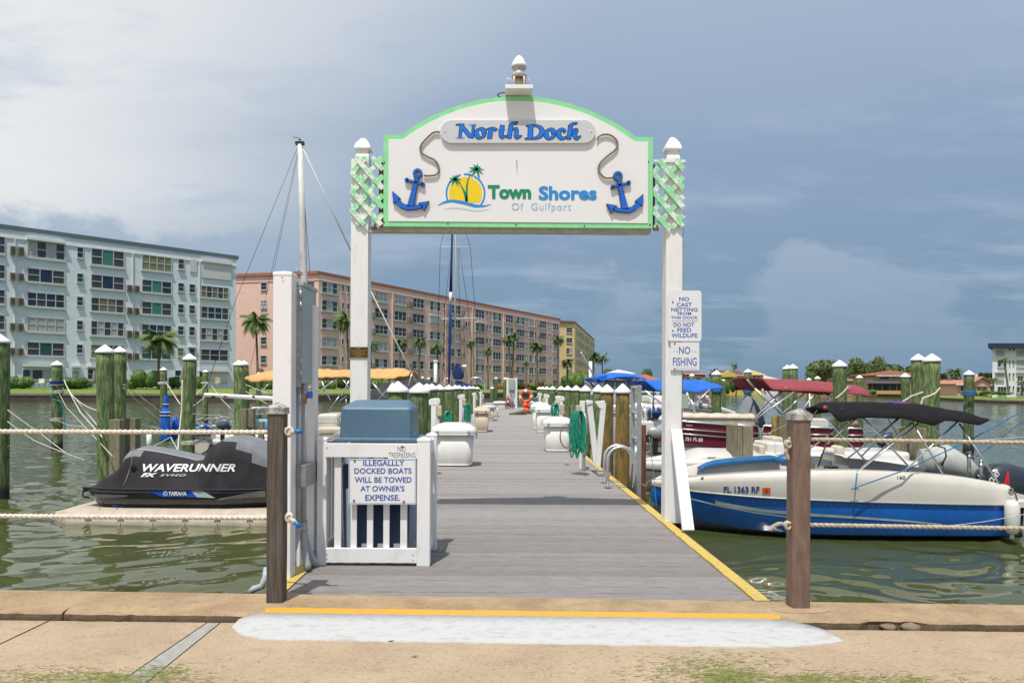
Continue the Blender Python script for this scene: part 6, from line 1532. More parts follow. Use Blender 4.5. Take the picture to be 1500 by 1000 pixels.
patch((((140, 723), (188, 725)), ((136, 729.5), (184, 727.5))), mat('dark_grey_rail', (.12, .12, .13), .4), 'side_rail', 6)
patch((((335, 727), (389, 717)), ((315, 732), (389, 727))), mat('bronze_grey', (.16, .145, .13), .35), n=8)
mb2 = MB(); text_into(mb2, 'YAMAHA', 246.5, 718.8, 274, 725.8, lambda x, y: hplane(x, y) - Vector((0, .004, 0)), .04); p_ = hplane(242.5, 722.3)
for i in range(16):
    a, b = 2 * math.pi * i / 16, 2 * math.pi * (i + 1) / 16
    mb2.add([p_ + Vector((r_ * math.cos(t_), -.006, r_ * math.sin(t_))) for r_, t_ in ((.024, a), (.031, a), (.031, b), (.024, b))], [(0, 1, 2, 3)])
for k in range(3):
    a = math.pi / 2 + 2 * math.pi * k / 3; c_ = Vector((math.cos(a), 0, math.sin(a))); s_ = Vector((-math.sin(a), 0, math.cos(a))); mb2.add([p_ + Vector((0, -.007, 0)) + q_ for q_ in (-s_ * .0035, c_ * .023 - s_ * .0025, c_ * .023 + s_ * .0025, s_ * .0035)], [(0, 1, 2, 3)])
put('lettering', mb2, white_print, js)
put('tow_hook', MB().tube([W(124, 718, 9.75), W(121, 722, 9.75), W(122, 727, 9.75), W(131, 728.5, 9.75)], .012, 6), black_rubber, js)
single('pvc_post', MB().tube([W(218.5, 662, 10.9), W(218.5, 631, 10.9)], .037, 12).ball(tuple(W(218.5, 630.5, 10.9)), .042, .042, .012, 12, 4), white_vinyl, 'short white plastic pole standing behind the covered jet ski', 'pole', W(218.5, 662, 10.9))

# ------------------------------------------------------------------ small sailboat with the tall mast
sb = thing('sailboat', 'small white sailboat with tall bare mast left of the gate and blue stern cushions', 'boat', W(400, 660, 17))
d = 17.0
def SX(x, dd=17.0): return W(x, 0, dd).x
st = [(SX(560), 0, .35, 0, .25, 0, 0, -.3), (SX(540), .45, .28, .43, .15, .3, -.3, -.5), (SX(480), 1.0, .18, .98, .02, .8, -.45, -.6), (SX(400), 1.15, .08, 1.12, -.05, .95, -.48, -.6), (SX(330), 1.0, .06, .98, -.07, .75, -.48, -.6), (SX(284), .62, .12, .58, .0, .36, -.25, -.35)]
S_, sbv = hull(sb, st, 17.6, gel_white, gel_cream, gel_cream, 36, rail=navy_cloth, rim=.015)
tp = put('transom', MB().prism(pxpoly([(281, 637), (309, 635.5), (308, 650), (303, 659), (293, 664.5), (284, 660), (281, 650)], 16.6), 16.6, 16.9), gel_cream, sb)
put('transom_trim', MB().tube([W(281, 637.5, 16.58), W(309, 636, 16.58)], .022, 6), navy_cloth, sb)
mb = MB(); text_into(mb, 'Cathie', 284.5, 640.5, 309, 647.5, dplane(16.595), .0, .3); put('lettering', mb, black, sb)
px_box(sb, 'cabin', 464, 496, 606, 640, 16.6, 1.2, gel_cream, .08); px_box(sb, 'cabin_roof', 420, 500, 612, 622, 16.7, 1.6, gel_white, .06)
px_box(sb, 'cockpit_side', 464, 500, 626, 650, 16.3, .3, seat_cream, .06)
for y in (620, 636, 643): put('hand_rail', MB().tube([W(464, y, 16.2), W(482, y - 1.2, 16.2), W(500, y + 1, 16.2)], .012, 5), tan_rope if y > 630 else dull_alu, sb)
for x, y, w, h in ((287, 623, 9, 5), (297, 625, 8, 4), (304, 623, 8, 7), (327, 627, 10, 9), (306, 629, 8, 5)): p = W(x, y, 16.9); s = FOC / 16.9; put('cushion', MB().ball(p, w / s / 2, .15, h / s / 2, 10, 6, 0, .3), blue_cloth, sb)
rn = random.Random(9)
for k in range(5):
    cx_, cy_ = 288 + k * 10, 617 + rn.uniform(-4, 4); pts = [W(cx_ + rn.uniform(8, 13) * math.cos(a), cy_ + 6 * math.sin(a) + 3, 16.8) for a in [2 * math.pi * i / 18 for i in range(15)]]
    put('stern_rail', MB().tube(pts, .012, 5), alu if k % 2 else line_white, sb)
outboard(sb, W(327, 619, 16.5), -1, .42, mat('engine_grey', (.10, .13, .19), .4))
mst = [W(439.5, 212, 16.9), W(443, 320, 16.9), W(446, 420, 17), W(448, 600, 17.1)]
put('mast', MB().tube(mst, [.062, .075, .082, .085], 12), mat('old_white_spar', (.66, .65, .62), .5, c2=(.40, .36, .32), vs_=8, stretch=(3, 3, .4), cut=(.5, .75)), sb)
p = W(439.3, 211, 16.9); put('masthead', MB().box(p.x - .1, p.x + .1, p.y - .05, p.y + .05, p.z - .02, p.z + .05), wire_dark, sb)
put('wind_vane', MB().tube([p, p + Vector((-.02, 0, .14)), p + Vector((-.16, 0, .16))], .008, 5).ball(tuple(p + Vector((0, 0, .1))), .03, .03, .02, 6, 4), wire_dark, sb)
put('boom', MB().tube([W(299.5, 578, 17.2), W(402, 583.5, 17.1), W(440, 585, 17.1)], .05, 10), white_paint, sb)
for px in (312, 330, 372): p = W(px, 580.5, 17.1); put('boom_fitting', MB().cbox(p, .05, .11, .04), wire_dark, sb)
for a, b, r_, m in (((437, 214), (345, 440), .005, wire_dark), ((438, 214), (362, 560), .004, wire_dark), ((442, 214), (516, 372), .016, line_white), ((516, 372), (640, 620), .016, line_white), ((440, 216), (454, 400), .006, wire_dark), ((345, 440), (300, 576), .007, wire_dark), ((443, 400), (430, 391), .014, dull_alu), ((437, 225), (400, 400), .004, wire_dark)):
    put('stay', MB().tube([W(*a, 16.9), W(*b, 16.9)], r_, 5), m, sb)
# furled royal blue cover at its left
fs = thing('sail_cover', 'furled royal blue sail cover tied with white line standing behind the float', 'sail cover', W(241, 645, 14.5))
secs = []
for i in range(30):
    v = i / 29; y = 578 + 68 * v; w = float(np.interp(v, (0, .05, .15, .28, .38, .45, .9, 1), (2.2, 3.2, 3.6, 3.2, 7.0, 6.4, 7.6, 7.2))); cx_ = 243.5 - 2.5 * v; p = W(cx_, y, 14.5); s = FOC / 14.5
    secs.append([(p.x + w / s * (1 + .16 * math.sin(5 * a + v * 6) + .08 * mnoise.noise(Vector((v * 12, a, 0)))) * math.cos(a), p.y + w / s * .8 * math.sin(a), p.z) for a in [2 * math.pi * j / 22 for j in range(22)]])
put('cover', MB().loft(secs, 0, True, True, True), blue_cloth, fs)
for v in (.22, .41, .47, .8): i = int(v * 29); put('tie', MB().tube([Vector(q_) * 1.0 + Vector((0, -.005, 0)) for q_ in secs[i]] + [secs[i][0]], .011, 5), line_white, fs)
p = W(257, 628, 14.8); single('cloth_bundle', MB().ball(p, .085, .1, .22, 14, 9, 0, .5), blue_cloth, 'small royal blue cloth bundle right of the furled blue sail cover', 'cloth', p)

# ------------------------------------------------------------------ boat with tan bimini
tb = thing('motor_boat', 'white runabout with sky blue trim under the tan bimini behind the left gate post', 'boat', W(510, 620, 20))
st = [(SX(585, 20), 0, .42, 0, .3, 0, .0, -.3), (SX(570, 20), .5, .44, .48, .2, .3, -.2, -.5), (SX(520, 20), 1.0, .45, .98, .15, .8, -.4, -.6), (SX(450, 20), 1.1, .45, 1.08, .15, .9, -.45, -.6), (SX(385, 20), 1.1, .42, 1.05, .15, .9, -.45, -.6)]
hull(tb, st, 20, sky_trim, gel_white, gel_white, 30, rail=navy_cloth, deck=sky_trim)
rods(tb, [(480, 603, 497, 580, 18.8, 18.8), (497, 587, 508, 580, 18.8, 18.8), (507, 600, 507, 584, 18.8, 18.8)], 18.8, steel, .014, 'bow_rail')
tt = thing('bimini_top', 'tan canvas bimini passing behind the left gate post', 'canopy', W(490, 600, 20))
def tfn(u, v):
    X = 378 + 228 * u; yy = float(np.interp(X, (378, 388, 400, 460, 500, 540, 590, 606), (550, 545, 543.5, 541.8, 542.5, 541.5, 540.5, 545))); p = W(X, yy, 20.5); e = 2 * v - 1
    dr = float(np.interp(X, (378, 390, 470, 510, 560, 585, 606), (.10, .30, .26, .20, .28, .30, .12))) * abs(e) ** 2.3
    return (p.x, 20.5 + 1.15 * e, p.z - dr + .03 * mnoise.noise(Vector((X * .05, v * 3, 0))) + .01 * math.sin(X * .5))
put('canvas', MB().surf(tfn, 60, 12), tan_cloth, tt, solid=.03)
rods(tt, [(465, 574, 495, 553, 19.4, 19.4), (470, 556, 484, 586, 19.4, 19.4), (500, 552, 520, 580, 19.4, 19.4), (500, 580, 512, 556, 19.4, 19.4), (545, 560, 566, 584, 19.4, 19.4), (580, 556, 548, 592, 19.4, 19.4), (560, 556, 552, 588, 21.6, 21.6), (570, 557, 600, 588, 19.4, 19.4), (604, 545, 596, 572, 19.4, 19.4), (395, 560, 380, 577, 19.4, 19.4), (590, 555, 598, 575, 21, 21), (473, 574, 486, 556, 21.6, 21.6), (554, 556, 558, 586, 21, 21)], 19.4, alu, .016)
# dark covered boat
kb = thing('covered_boat', 'boat under a charcoal mooring cover behind the first dock piles', 'boat', W(590, 600, 25))
rows_ = []
for i in range(25):
    u = i / 24; x = 543 + 100 * u; yt_ = float(np.interp(x, (543, 560, 600, 620, 643), (572, 562, 553.5, 556, 561))); p = W(x, yt_, 25); w = 1.0 * (1 if u > .15 else .5 + u * 3.3)
    rows_.append([(p.x, 25 - w, -.45), (p.x, 25 - w, min(.55, p.z - .25)), (p.x, 25 - w * .5, p.z - .05 + .03 * math.sin(u * 30)), (p.x, 25, p.z), (p.x, 25 + w * .5, p.z - .05), (p.x, 25 + w, min(.55, p.z - .25)), (p.x, 25 + w, -.45)])
put('cover', MB().loft(rows_, 0, True, False, True), mat('dark_mesh_cover', (.035, .032, .042), .8, var=.4, vs_=3), kb); put('keel', MB().box(W(545, 0, 25).x, W(640, 0, 25).x, 24.4, 25.6, -.6, -.4), gel_white, kb)
# ------------------------------------------------------------------ sailboat with blue wrapped sail
sl = thing('sailboat', 'sailboat with white mast and navy wrapped headsail rising behind the dock', 'boat', W(672, 590, 46))
d = 46
st = [(SX(x, d), b, z, b * .96, z - .3, b * .7, -.4, -.9) for x, b, z in ((630, 0, .9), (640, .6, .85), (660, 1.3, .75), (690, 1.4, .75), (712, 1.0, .85))]
hull(sl, st, d, gel_white, gel_white, navy_cloth, 24, rail=navy_cloth)
put('mast', MB().tube([W(665.5, 300, d), W(666.5, 380, d), W(667, 560, d)], .065, 10), gel_white, sl)
secs = [(662.5, 300, 1.0), (662.3, 345, 1.3), (661, 395, 1.7), (660.3, 427, 2.3)]
put('furled_sail', MB().tube([W(x, y, d - .4) for x, y, w in secs], [w * d / FOC for x, y, w in secs], 10), navy_cloth, sl)
put('sail_band', MB().tube([W(660.2, 428, d - .4), W(659.6, 446, d - .4)], 2.3 * d / FOC, 10), gel_white, sl)
put('furled_sail', MB().tube([W(659.6, 446, d - .4), W(659, 490, d - .4), W(658, 540, d - .4), W(657.5, 562, d - .4)], [.10, .10, .08, .05], 10), navy_cloth, sl)
p = W(671, 545, d - .6)
secs = []
for i in range(14):
    v = i / 13; w = float(np.interp(v, (0, .2, .55, .85, 1), (2, 4.5, 8.5, 8, 5))); q_ = W(669.5 + 2.5 * v, 533 + 22 * v, d - .6); s = FOC / d
    secs.append([(q_.x + w / s * math.cos(a) * (1 + .1 * math.sin(4 * a)), q_.y + .3 * math.sin(a), q_.z) for a in [2 * math.pi * j / 14 for j in range(14)]])
put('sail_cover', MB().loft(secs, 0, True, True, True), navy_cloth, sl)
put('spray_hood', MB().surf(lambda u, v: (lerpP(SX(670, d), SX(697, d), u), d - 1 + 1.6 * v, W(680, 559.5, d).z + .05 - .35 * u * u - .25 * (2 * v - 1) ** 2), 14, 8), navy_cloth, sl, solid=.04)
for a, b in (((645, 362), (689, 362)), ((646, 467), (698, 466))): put('spreader', MB().tube([W(*a, d), W(*b, d)], .03, 6), gel_white, sl)
for a, b, c_ in (((660, 300), (645, 362), (640, 540)), ((671, 300), (689, 362), (697, 470)), ((697, 470), (699, 510), (700, 565)), ((671, 362), (673, 440), (676, 560)), ((672, 362), (684, 440), (697, 560)), ((659, 380), (652, 450), (648, 560))): put('stay', MB().tube([W(*a, d), W(*b, d), W(*c_, d)], .014, 4), wire_dark, sl)
for xa, xb, yt_ in ((646, 668, 554), (684, 711, 553)):
    pts = [W(xa, 572, d), W(xa + 2, yt_ + 6, d), W(xa + 8, yt_, d), W(xb - 8, yt_, d), W(xb - 2, yt_ + 6, d), W(xb, 572, d)]; put('stern_arch', MB().tube(pts, .035, 6), alu, sl)
p = W(680.5, 536.5, d); put('radar_dome', MB().lathe([(.05, -.12), (.17, -.09), (.19, 0), (.15, .08), (.03, .11)], p, 14), gel_white, sl); put('radar_stay', MB().tube([p, W(679, 466, d)], .012, 4), wire_dark, sl)
# far boats glimpsed along the left shore
for i, (x, y, w, h, dd, lab) in enumerate(((372, 607, 24, 22, 21, 'small pale boat with striped sides behind the dark rope post'), (420, 598, 26, 14, 26, 'small white boat hull between the white posts'), (1420, 0, 0, 0, 0, ''))):
    if not w: continue
    t = thing('motor_boat', lab, 'boat', W(x, y + h / 2, dd)); s = dd / FOC
    st = [(W(x - w / 2 - 10, 0, dd).x + u * (w + 20) * s, b, z, b * .95, z - .2, b * .8, -.4, -.6) for u, b, z in ((0, .0, .35), (.2, .6, .3), (.6, .9, .25), (1, .85, .25))]
    hull(t, st, dd, gel_white, gel_cream, gel_cream, 16, rail=navy_cloth)
    px_box(t, 'cabin', x - w / 4, x + w / 3, y - h / 2, y, dd - .4, .8, gel_white, .06)

# ================================================================== MOORING LINES
def line(label, pts, r, m, s=.0, nm='mooring_line', wrap=None):
    P = [W(*p) for p in pts]; Q = []
    for a, b in zip(P[:-1], P[1:]): Q += sag(a, b, s * (b - a).length, 10)[:-1]
    r *= .66; Q.append(P[-1]); t = thing(nm, label, 'rope', P[0]); put('line', MB().tube(Q, r, 6), m, t)
    if wrap:
        for (x, y, d_, rad, mm) in wrap:
            c_ = W(x, y, d_)
            for k in range(3): put('wrap', MB().tube([(c_.x + rad * math.cos(a), c_.y + rad * math.sin(a), c_.z + .02 * k + .015 * math.sin(a + k)) for a in [2 * math.pi * i / 16 for i in range(17)]], r * 1.5, 5), mm, t)
    return t
line('white line from the wrapped pile down to the thick left pile', [(94, 556, 19), (101, 573, 18), (142, 601, 12.2)], .016, line_white, .01, wrap=[(83.5, 563, 20.2, .16, line_white), (83.5, 575, 20.2, .16, line_white)])
line('long white line from the wrapped pile to the float behind the jet ski', [(94, 558, 19), (101, 573, 18), (118, 604, 14), (150, 640, 11.5)], .016, line_white, .0)
line('second white line beside the long one from the wrapped pile', [(95, 560, 19), (104, 576, 18), (150, 632, 11.8)], .014, line_white)
line('thin white line from the foot of the wrapped pile towards the float', [(86, 575, 19.8), (97, 596, 17), (130, 631, 13), (165, 668, 11)], .010, line_white)
line('teal line hanging down the wrapped pile', [(77, 568, 20), (74, 578, 19.9), (76, 584, 19.9), (90, 588, 19.8), (94, 610, 19.8), (96, 635, 19.8)], .022, line_teal, wrap=[(83.5, 561, 20.2, .165, navy_cloth)])
line('pale line tied round the wrapped pile near the water', [(84, 615, 20), (120, 624, 16), (158, 634, 12)], .010, line_white, .01, wrap=[(83.5, 615, 20.2, .15, line_white)])
line('upper white line from the left edge pile towards the water', [(11, 600, 11), (60, 635, 11), (98, 664, 10.8)], .010, line_white, .01)
line('lower white line from the left edge pile towards the water', [(11, 617, 11), (50, 645, 11), (98, 664, 10.8), (125, 674, 10.8)], .010, line_white, .01)
line('dark knotted line trailing in the water left of the jet ski', [(11, 653, 11), (60, 660, 11), (98, 664, 10.8), (123, 674, 10.8), (134, 673, 10.8)], .009, tan_rope)
line('white line from the thick left pile to the furled blue cover', [(181, 563, 13), (205, 580, 14), (236, 603, 14.4)], .014, line_white, .01)
line('white line from the thick left pile to the foot of the blue cover', [(181, 568, 13), (210, 595, 14), (238, 619, 14.4)], .014, line_white, .005)
line('white line low across from the timbers to the blue cover', [(181, 615, 13), (205, 622, 14), (236, 628, 14.3)], .012, line_white, .005)
line('white line from the slim pile to the dark green pile', [(243, 560, 24), (264, 592, 16)], .018, line_white, 0, wrap=[(239.5, 561.5, 29, .20, line_white)])
line('white line from the boom tip down to the dark green pile', [(305, 563, 22), (298, 583, 18), (284, 594, 15)], .014, line_white)
line('white line from the slim pile towards the boom', [(305, 560, 22), (285, 580, 16)], .014, line_white, 0, wrap=[(301, 561, 34, .2, line_white)])
line('white line drooping from the boom towards the right piles', [(310, 565, 20), (325, 585, 17), (338, 598, 15.6)], .012, line_white)
line('white line down the left side of the dark green pile', [(267, 557, 14), (266, 600, 13.8), (262, 640, 13.5), (260, 665, 13)], .02, line_white)
line('cross lines behind the jet ski seat', [(222, 655, 14), (250, 640, 14.2), (262, 662, 13.6)], .012, line_white)
line('white line across the sailboat stern', [(283, 606, 15), (320, 608, 16), (337, 612, 16)], .012, line_white, .01)
line('white line from the sailboat stern to the dark green pile', [(284, 645, 14.6), (268, 650, 13.6)], .012, line_white, 0, wrap=[(278, 649, 14.9, .16, line_white)])
line('pale line from the right twin piles up to the tan bimini', [(360, 563, 18), (376, 570, 18), (392, 575, 18)], .014, line_white)
line('pale line sloping from the far slim pile to the boom', [(360, 573, 18), (380, 585, 17.5), (400, 596, 17)], .012, line_white)
line('blue line from the right end pile down across the black bimini frame', [(1412, 590, 20), (1400, 610, 17), (1388, 630, 14)], .016, line_blue, 0, wrap=[(1419.5, 575, 20.9, .16, line_blue), (1419.5, 577.5, 20.9, .16, line_blue)])
line('long blue line from the right edge to the cleat of the blue boat', [(1500, 600, 9.2), (1420, 645, 8.7), (1323, 689, 8.36), (1258, 712, 8.33), (1253, 714, 8.33)], .012, line_blue)
line('dark blue line crossing the water at the right edge', [(1500, 614, 14), (1450, 655, 12), (1430, 668, 11)], .012, mat('dark_blue_line', (.03, .07, .13), .7))
line('white line from the tall piles to the right edge', [(1370, 650, 12), (1430, 645, 12), (1500, 640, 12)], .008, line_white, .0)
line('pale blue line low along the stern of the blue motor boat', [(1385, 770, 8.35), (1440, 764, 8.3), (1500, 753, 8.2)], .006, line_white, .005)
line('blue strap over the gunwale of the blue motor boat', [(1256, 689, 8.5), (1254.5, 700, 8.38), (1253, 713, 8.34)], .012, line_blue, 0)
line('blue line wrapped round the pile right of the royal blue bimini', [(1043, 575, 20), (1056, 570, 20)], .02, line_blue, 0, wrap=[(1049.5, 573, 21, .155, line_blue), (1095.5, 571, 27, .17, line_blue), (1095.5, 574, 27, .17, line_blue), (1154, 573, 21.9, .15, line_blue)])
line('blue line from the brownish pile down to the pontoon boat', [(1092, 576, 26), (1080, 600, 22), (1074, 612, 19)], .02, line_blue)
line('dark line from the brownish pile to the pontoon stern', [(1100, 576, 26), (1108, 590, 22), (1118, 606, 18)], .02, line_blue)
line('cream line looping up from the stout pile to the black bimini', [(1224, 583, 14.6), (1232, 577, 14.6), (1241, 568, 14.6), (1242, 565, 14.6)], .02, line_white, .03)
line('cream line curling across the left tall pile', [(1322, 588, 12.3), (1335, 580, 12.3), (1352, 574, 12.3)], .02, line_white, .02)
line('cream line curling across the right tall pile', [(1349, 592, 12.1), (1352, 583, 12.1), (1355, 582, 12.1), (1370, 576, 12.1), (1377, 568, 12.1)], .024, line_white, .02)
line('thin white line from the brown rope post to the pontoon boat', [(1159, 618, 10), (1130, 632, 13), (1100, 645, 16)], .009, line_white)
line('thin line from the white boat bow to the low joined timbers', [(1100, 674, 12), (1130, 668, 12.2), (1154, 663, 12)], .008, tan_rope)
line('frayed mooring line from the dock to the blue boat bow', [(938, 708, 9.5), (946, 712, 9.5), (950, 705, 9.5), (960, 700, 9.45)], .014, tan_rope, .02)
line('grey halyard hanging beside the right gate post', [(951, 640, 9), (956, 680, 9), (962, 745, 9)], .006, dull_alu)
line('tan tangled line on the white boat deck beside the gate post', [(1006, 684, 11.9), (1014, 681, 11.8), (1022, 684, 11.8), (1030, 681, 11.8)], .02, tan_rope, .03)
line('rope coil on the blue boat bow beside the leaning brace', [(1008, 704, 9.1), (1016, 701, 9), (1024, 702, 8.95), (1030, 699, 8.9)], .018, tan_rope, .02)
line('blue rope knot on the side cleat of the blue motor boat', [(1247, 716.5, 8.39), (1253, 714.5, 8.37), (1258, 716.5, 8.39)], .010, line_blue, .0)
# ================================================================== APARTMENT BLOCKS
stucco_blue = mat('pale_blue_stucco', (.69, .74, .785), .9, c2=(.62, .67, .715), vs_=.6, stretch=(1, 1, 3), bump=.4, bs=3)
stucco_blue2 = mat('pale_blue_stucco_end', (.33, .43, .51), .9, var=.1, vs_=.6)
stucco_pink = mat('salmon_stucco', (.80, .54, .455), .9, c2=(.74, .49, .41), vs_=.5, stretch=(1, 1, 3), bump=.4, bs=3)
stucco_yellow = mat('yellow_stucco', (.74, .56, .28), .9, c2=(.68, .50, .25), vs_=.5, bump=.3, bs=3)
stucco_white = mat('white_stucco', (.74, .75, .76), .9, var=.08, vs_=.5)
roof_slate = mat('slate_roof_edge', (.12, .17, .20), .7, var=.2)
roof_salmon = mat('salmon_roof_edge', (.42, .15, .085), .7, var=.15)
roof_navy = mat('navy_roof_edge', (.02, .035, .09), .7, var=.2)
trim_white = mat('white_trim', (.70, .70, .68), .6)
frame_white = mat('window_frame_white', (.48, .49, .49), .5)
glasses = [mat('window_glass_dark', (.022, .026, .034), .12), mat('window_glass_grey', (.07, .075, .08), .18, var=.4, vs_=.8), mat('window_glass_teal', (.03, .10, .10), .2, var=.3, vs_=1), mat('window_glass_green', (.05, .22, .16), .3, var=.15, vs_=1), mat('window_blind_white', (.42, .43, .42), .5, var=.2, vs_=2, stretch=(8, 8, .5)), mat('window_blind_tan', (.20, .16, .11), .5, var=.2, vs_=2), mat('window_glass_navy', (.015, .03, .07), .1), mat('curtain_olive', (.22, .24, .12), .6, var=.3, vs_=2, stretch=(8, 8, .5))]
shutter = mat('shutter_white', (.62, .62, .60), .6, var=.1)
acm = mat('air_conditioner_beige', (.30, .24, .18), .7, var=.4, vs_=6)
ac_grill = mat('air_conditioner_grille', (.10, .075, .055), .8, var=.4, vs_=12)
unit = MB().box(-.5, .5, -.5, .5, -.5, .5).mesh('unit', trim_white)
_uc = {}
def ubox(m):
    if m.name not in _uc: _uc[m.name] = MB().box(-.5, .5, -.5, .5, -.5, .5).mesh('box', m)
    return _uc[m.name]
def frame_mesh(n, cross, fm, key):
    """unit window frame x,z in -.5...5, local y towards outside negative; n lights"""
    k = ('f', n, cross, key)
    if k in _uc: return _uc[k]
    mb = MB(); e = .026 if n > 1 else .07; ez = .055
    mb.box(-.5, .5, -.5, .3, -.5, -.5 + ez); mb.box(-.5, .5, -.5, .3, .5 - ez, .5); mb.box(-.5, -.5 + e, -.5, .3, -.5 + ez, .5 - ez); mb.box(.5 - e, .5, -.5, .3, -.5 + ez, .5 - ez)
    for i in range(1, n): x = -.5 + i / n; mb.box(x - e * .45, x + e * .45, -.45, .3, -.5 + ez, .5 - ez)
    if cross:
        for i in range(n):
            if cross == 2 and 0 < i < n - 1: continue
            mb.box(-.5 + i / n + e * .5, -.5 + (i + 1) / n - e * .5, -.35, .3, -.025, .025)
    mb.box(-.53, .53, -1.3, .3, -.60, -.502)
    _uc[k] = mb.mesh('window_frame', fm); return _uc[k]
class Face:
    def __init__(s, P, Q, t):
        s.P = Vector((P.x, P.y, 0)); s.Q = Vector((Q.x, Q.y, 0)); s.t = t; s.u = (s.Q - s.P).normalized(); s.ang = math.atan2(s.u.y, s.u.x); s.n = Vector((s.u.y, -s.u.x, 0))
        s.L = rootloc(t)
    def hit(s, x, y): return onplane(x, y, s.P, s.Q)
    def obj(s, nm, me, c, sx, sy, sz, out=0, par=None):
        c = c + s.n * out - rootloc(s.t); o = bpy.data.objects.new(nm, me); col.objects.link(o); o.parent = s.t; o.location = c; o.rotation_euler = (0, 0, s.ang); o.scale = (sx, sy, sz); return o
    def window(s, xa, xb, z0, z1, n, cross=0, glass=0, sill=True, fm=frame_white):
        a = s.hit(xa, 500); b = s.hit(xb, 500); c = (a + b) / 2; c.z = (z0 + z1) / 2; w = (b - a).xy.length; h = z1 - z0
        f_ = s.obj('window', frame_mesh(n, cross, fm, fm.name), c, w, .18, h, .04)
        seq = glass if isinstance(glass, (list, tuple)) else [glass] * n
        for i in range(n):
            if n > 1 and len(seq) != n: gi = seq[i * len(seq) // n]
            else: gi = seq[i]
            o = bpy.data.objects.new('pane', ubox(glasses[gi])); col.objects.link(o); o.parent = f_; o.location = (-.5 + (i + .5) / n, .1, 0); o.scale = (.96 / n, .3, .9)
        return f_
    def box(s, nm, xa, xb, z0, z1, dep, m, out=None):
        a = s.hit(xa, 500); b = s.hit(xb, 500); c = (a + b) / 2; c.z = (z0 + z1) / 2
        return s.obj(nm, ubox(m), c, max(.05, (b - a).xy.length), dep, z1 - z0, dep / 2 if out is None else out)
def block(label, P, Q, back, z0, z1, wall, roof, cat='apartment building', name='apartment_block', par=.55, endback=None, over=.25):
    """P left, Q right corner of the long front; back = vector to the rear"""
    t = thing(name, label, cat, ((P.x + Q.x) / 2, (P.y + Q.y) / 2, z0))
    poly = [P, Q, Q + back, P + (endback or back)]
    put('wall', MB().slab([(p.x, p.y) for p in poly], z0 - .5, z1 - par), wall, t)
    cx_, cy_ = sum(p.x for p in poly) / 4, sum(p.y for p in poly) / 4
    big = []
    for p in poly: v = Vector((p.x - cx_, p.y - cy_, 0)); v = v.normalized() * over * 1.6; big.append((p.x + v.x, p.y + v.y))
    put('roof_edge', MB().slab(big, z1 - par, z1), roof, t)
    return t
# ---- pale blue block
zt_b = 22.8; Pb = W(0, 328, 95.6); Qb = W(346, 375, 118); ub = (Qb - Pb); ub.z = 0; ub.normalize()
Pl = Pb - ub * 26; Pl.z = 0; nb = Vector((-ub.y, ub.x, 0)) * 18
GZ = .9
blue = block('long pale blue six storey apartment block at the left with rows of windows', Pl, Vector((Qb.x, Qb.y, 0)), nb, GZ, zt_b, stucco_blue, roof_slate)
F = Face(Pb, Qb, blue)
def zrow(face, x, y): return face.hit(x, y).z
rows = [(354, 379), (394, 414.6), (429, 450), (465, 486.6), (501, 521.4)]
zr = [(zrow(F, 65, b), zrow(F, 65, a)) for a, b in rows]
F.box('cornice_line', -60, 346, zt_b - 1.75, zt_b - 1.6, .12, trim_white)
for x in (21, 193.5, 291.6): F.box('drain_pipe', x - .7, x + .7, GZ, zt_b - 1.75, .18, trim_white)
G4 = [[4, 1, 4, 1], [1, 6, 1], [6, 1, 6, 0], [4, 4, 4, 4], [1, 2, 1]]
for r in range(5):
    z0_, z1_ = zr[r]; h = z1_ - z0_
    if r != 9:
        n = (4, 3, 4, 4, 3)[r]; F.window(39, 94.5, z0_, z1_, n, 1 if n == 4 else 2, G4[r])
    F.window(-60, -38, z0_, z1_, 3, 1, 1); F.window(-14, 6.5, z0_, z1_, 2, 1, (6, 1))
    F.window(112, 121.3, z0_ + h * .28, z1_ - h * .05, 1, 1, (0, 2, 1, 1, 1)[r])
    n = (3, 3, 4, 5, 3)[r]; F.window(132.5, 181.5, z0_ - .1, z1_ + (.0), n, (2, 2, 1, 1, 2)[r], ([1, 3, 1], [1, 6, 1], [1, 5, 5, 1], [1, 4, 1, 4, 1], [7, 1, 2])[r])
    n = (4, 3, 3, 4, 3)[r]; F.window(207, 251, z0_, z1_, n, (1, 2, 2, 1, 2)[r], ([7, 7, 7, 7], [2, 3, 0], [1, 3, 1], [1, 6, 1, 1], [2, 6, 1])[r])
    F.window(260, 269, z0_ + h * .3, z1_, 1, 1, (1, 1, 0, 2, 7)[r])
    if r == 0: F.box('shutter', 277.5, 287, z0_ + h * .2, z1_ + .1, .15, shutter)
    else: F.window(276.5, 285.3, z0_ + h * .3, z1_, 1, 1, (1, 0, 1, 1, 1)[r])
    if r == 0:
        F.box('shutter', 295, 337.5, z0_ - .2, z1_ - .05, .2, shutter); F.box('shutter_box', 294, 338.5, z1_ - .05, z1_ + .4, .45, trim_white)
    else: F.window(293.5, 334.5, z0_, z1_, (0, 5, 4, 5, 3)[r], 1, ([0], [5, 1, 5, 1, 5], [1, 6, 6, 1], [1, 4, 1, 4, 1], [1, 0, 1])[r])
    if r in (0, 1, 2, 3, 4):
        for xa, xb in ((14, 21), (25.5, 33.5)): F.box('air_conditioner', xa, xb, z0_ + h * .02, z0_ + h * .50, .5, acm); F.box('grille', xa + .9, xb - .9, z0_ + h * .08, z0_ + h * .44, .04, ac_grill, .53)
    if r > 0:
        for xa, xb in ((185, 192), (195.6, 202.5)): F.box('air_conditioner', xa, xb, z0_ - h * .05, z0_ + h * .42, .5, acm); F.box('grille', xa + .9, xb - .9, z0_ + h * .0, z0_ + h * .37, .04, ac_grill, .53)
zt0_ = zrow(F, 65, 536); zb0_ = zrow(F, 65, 558)
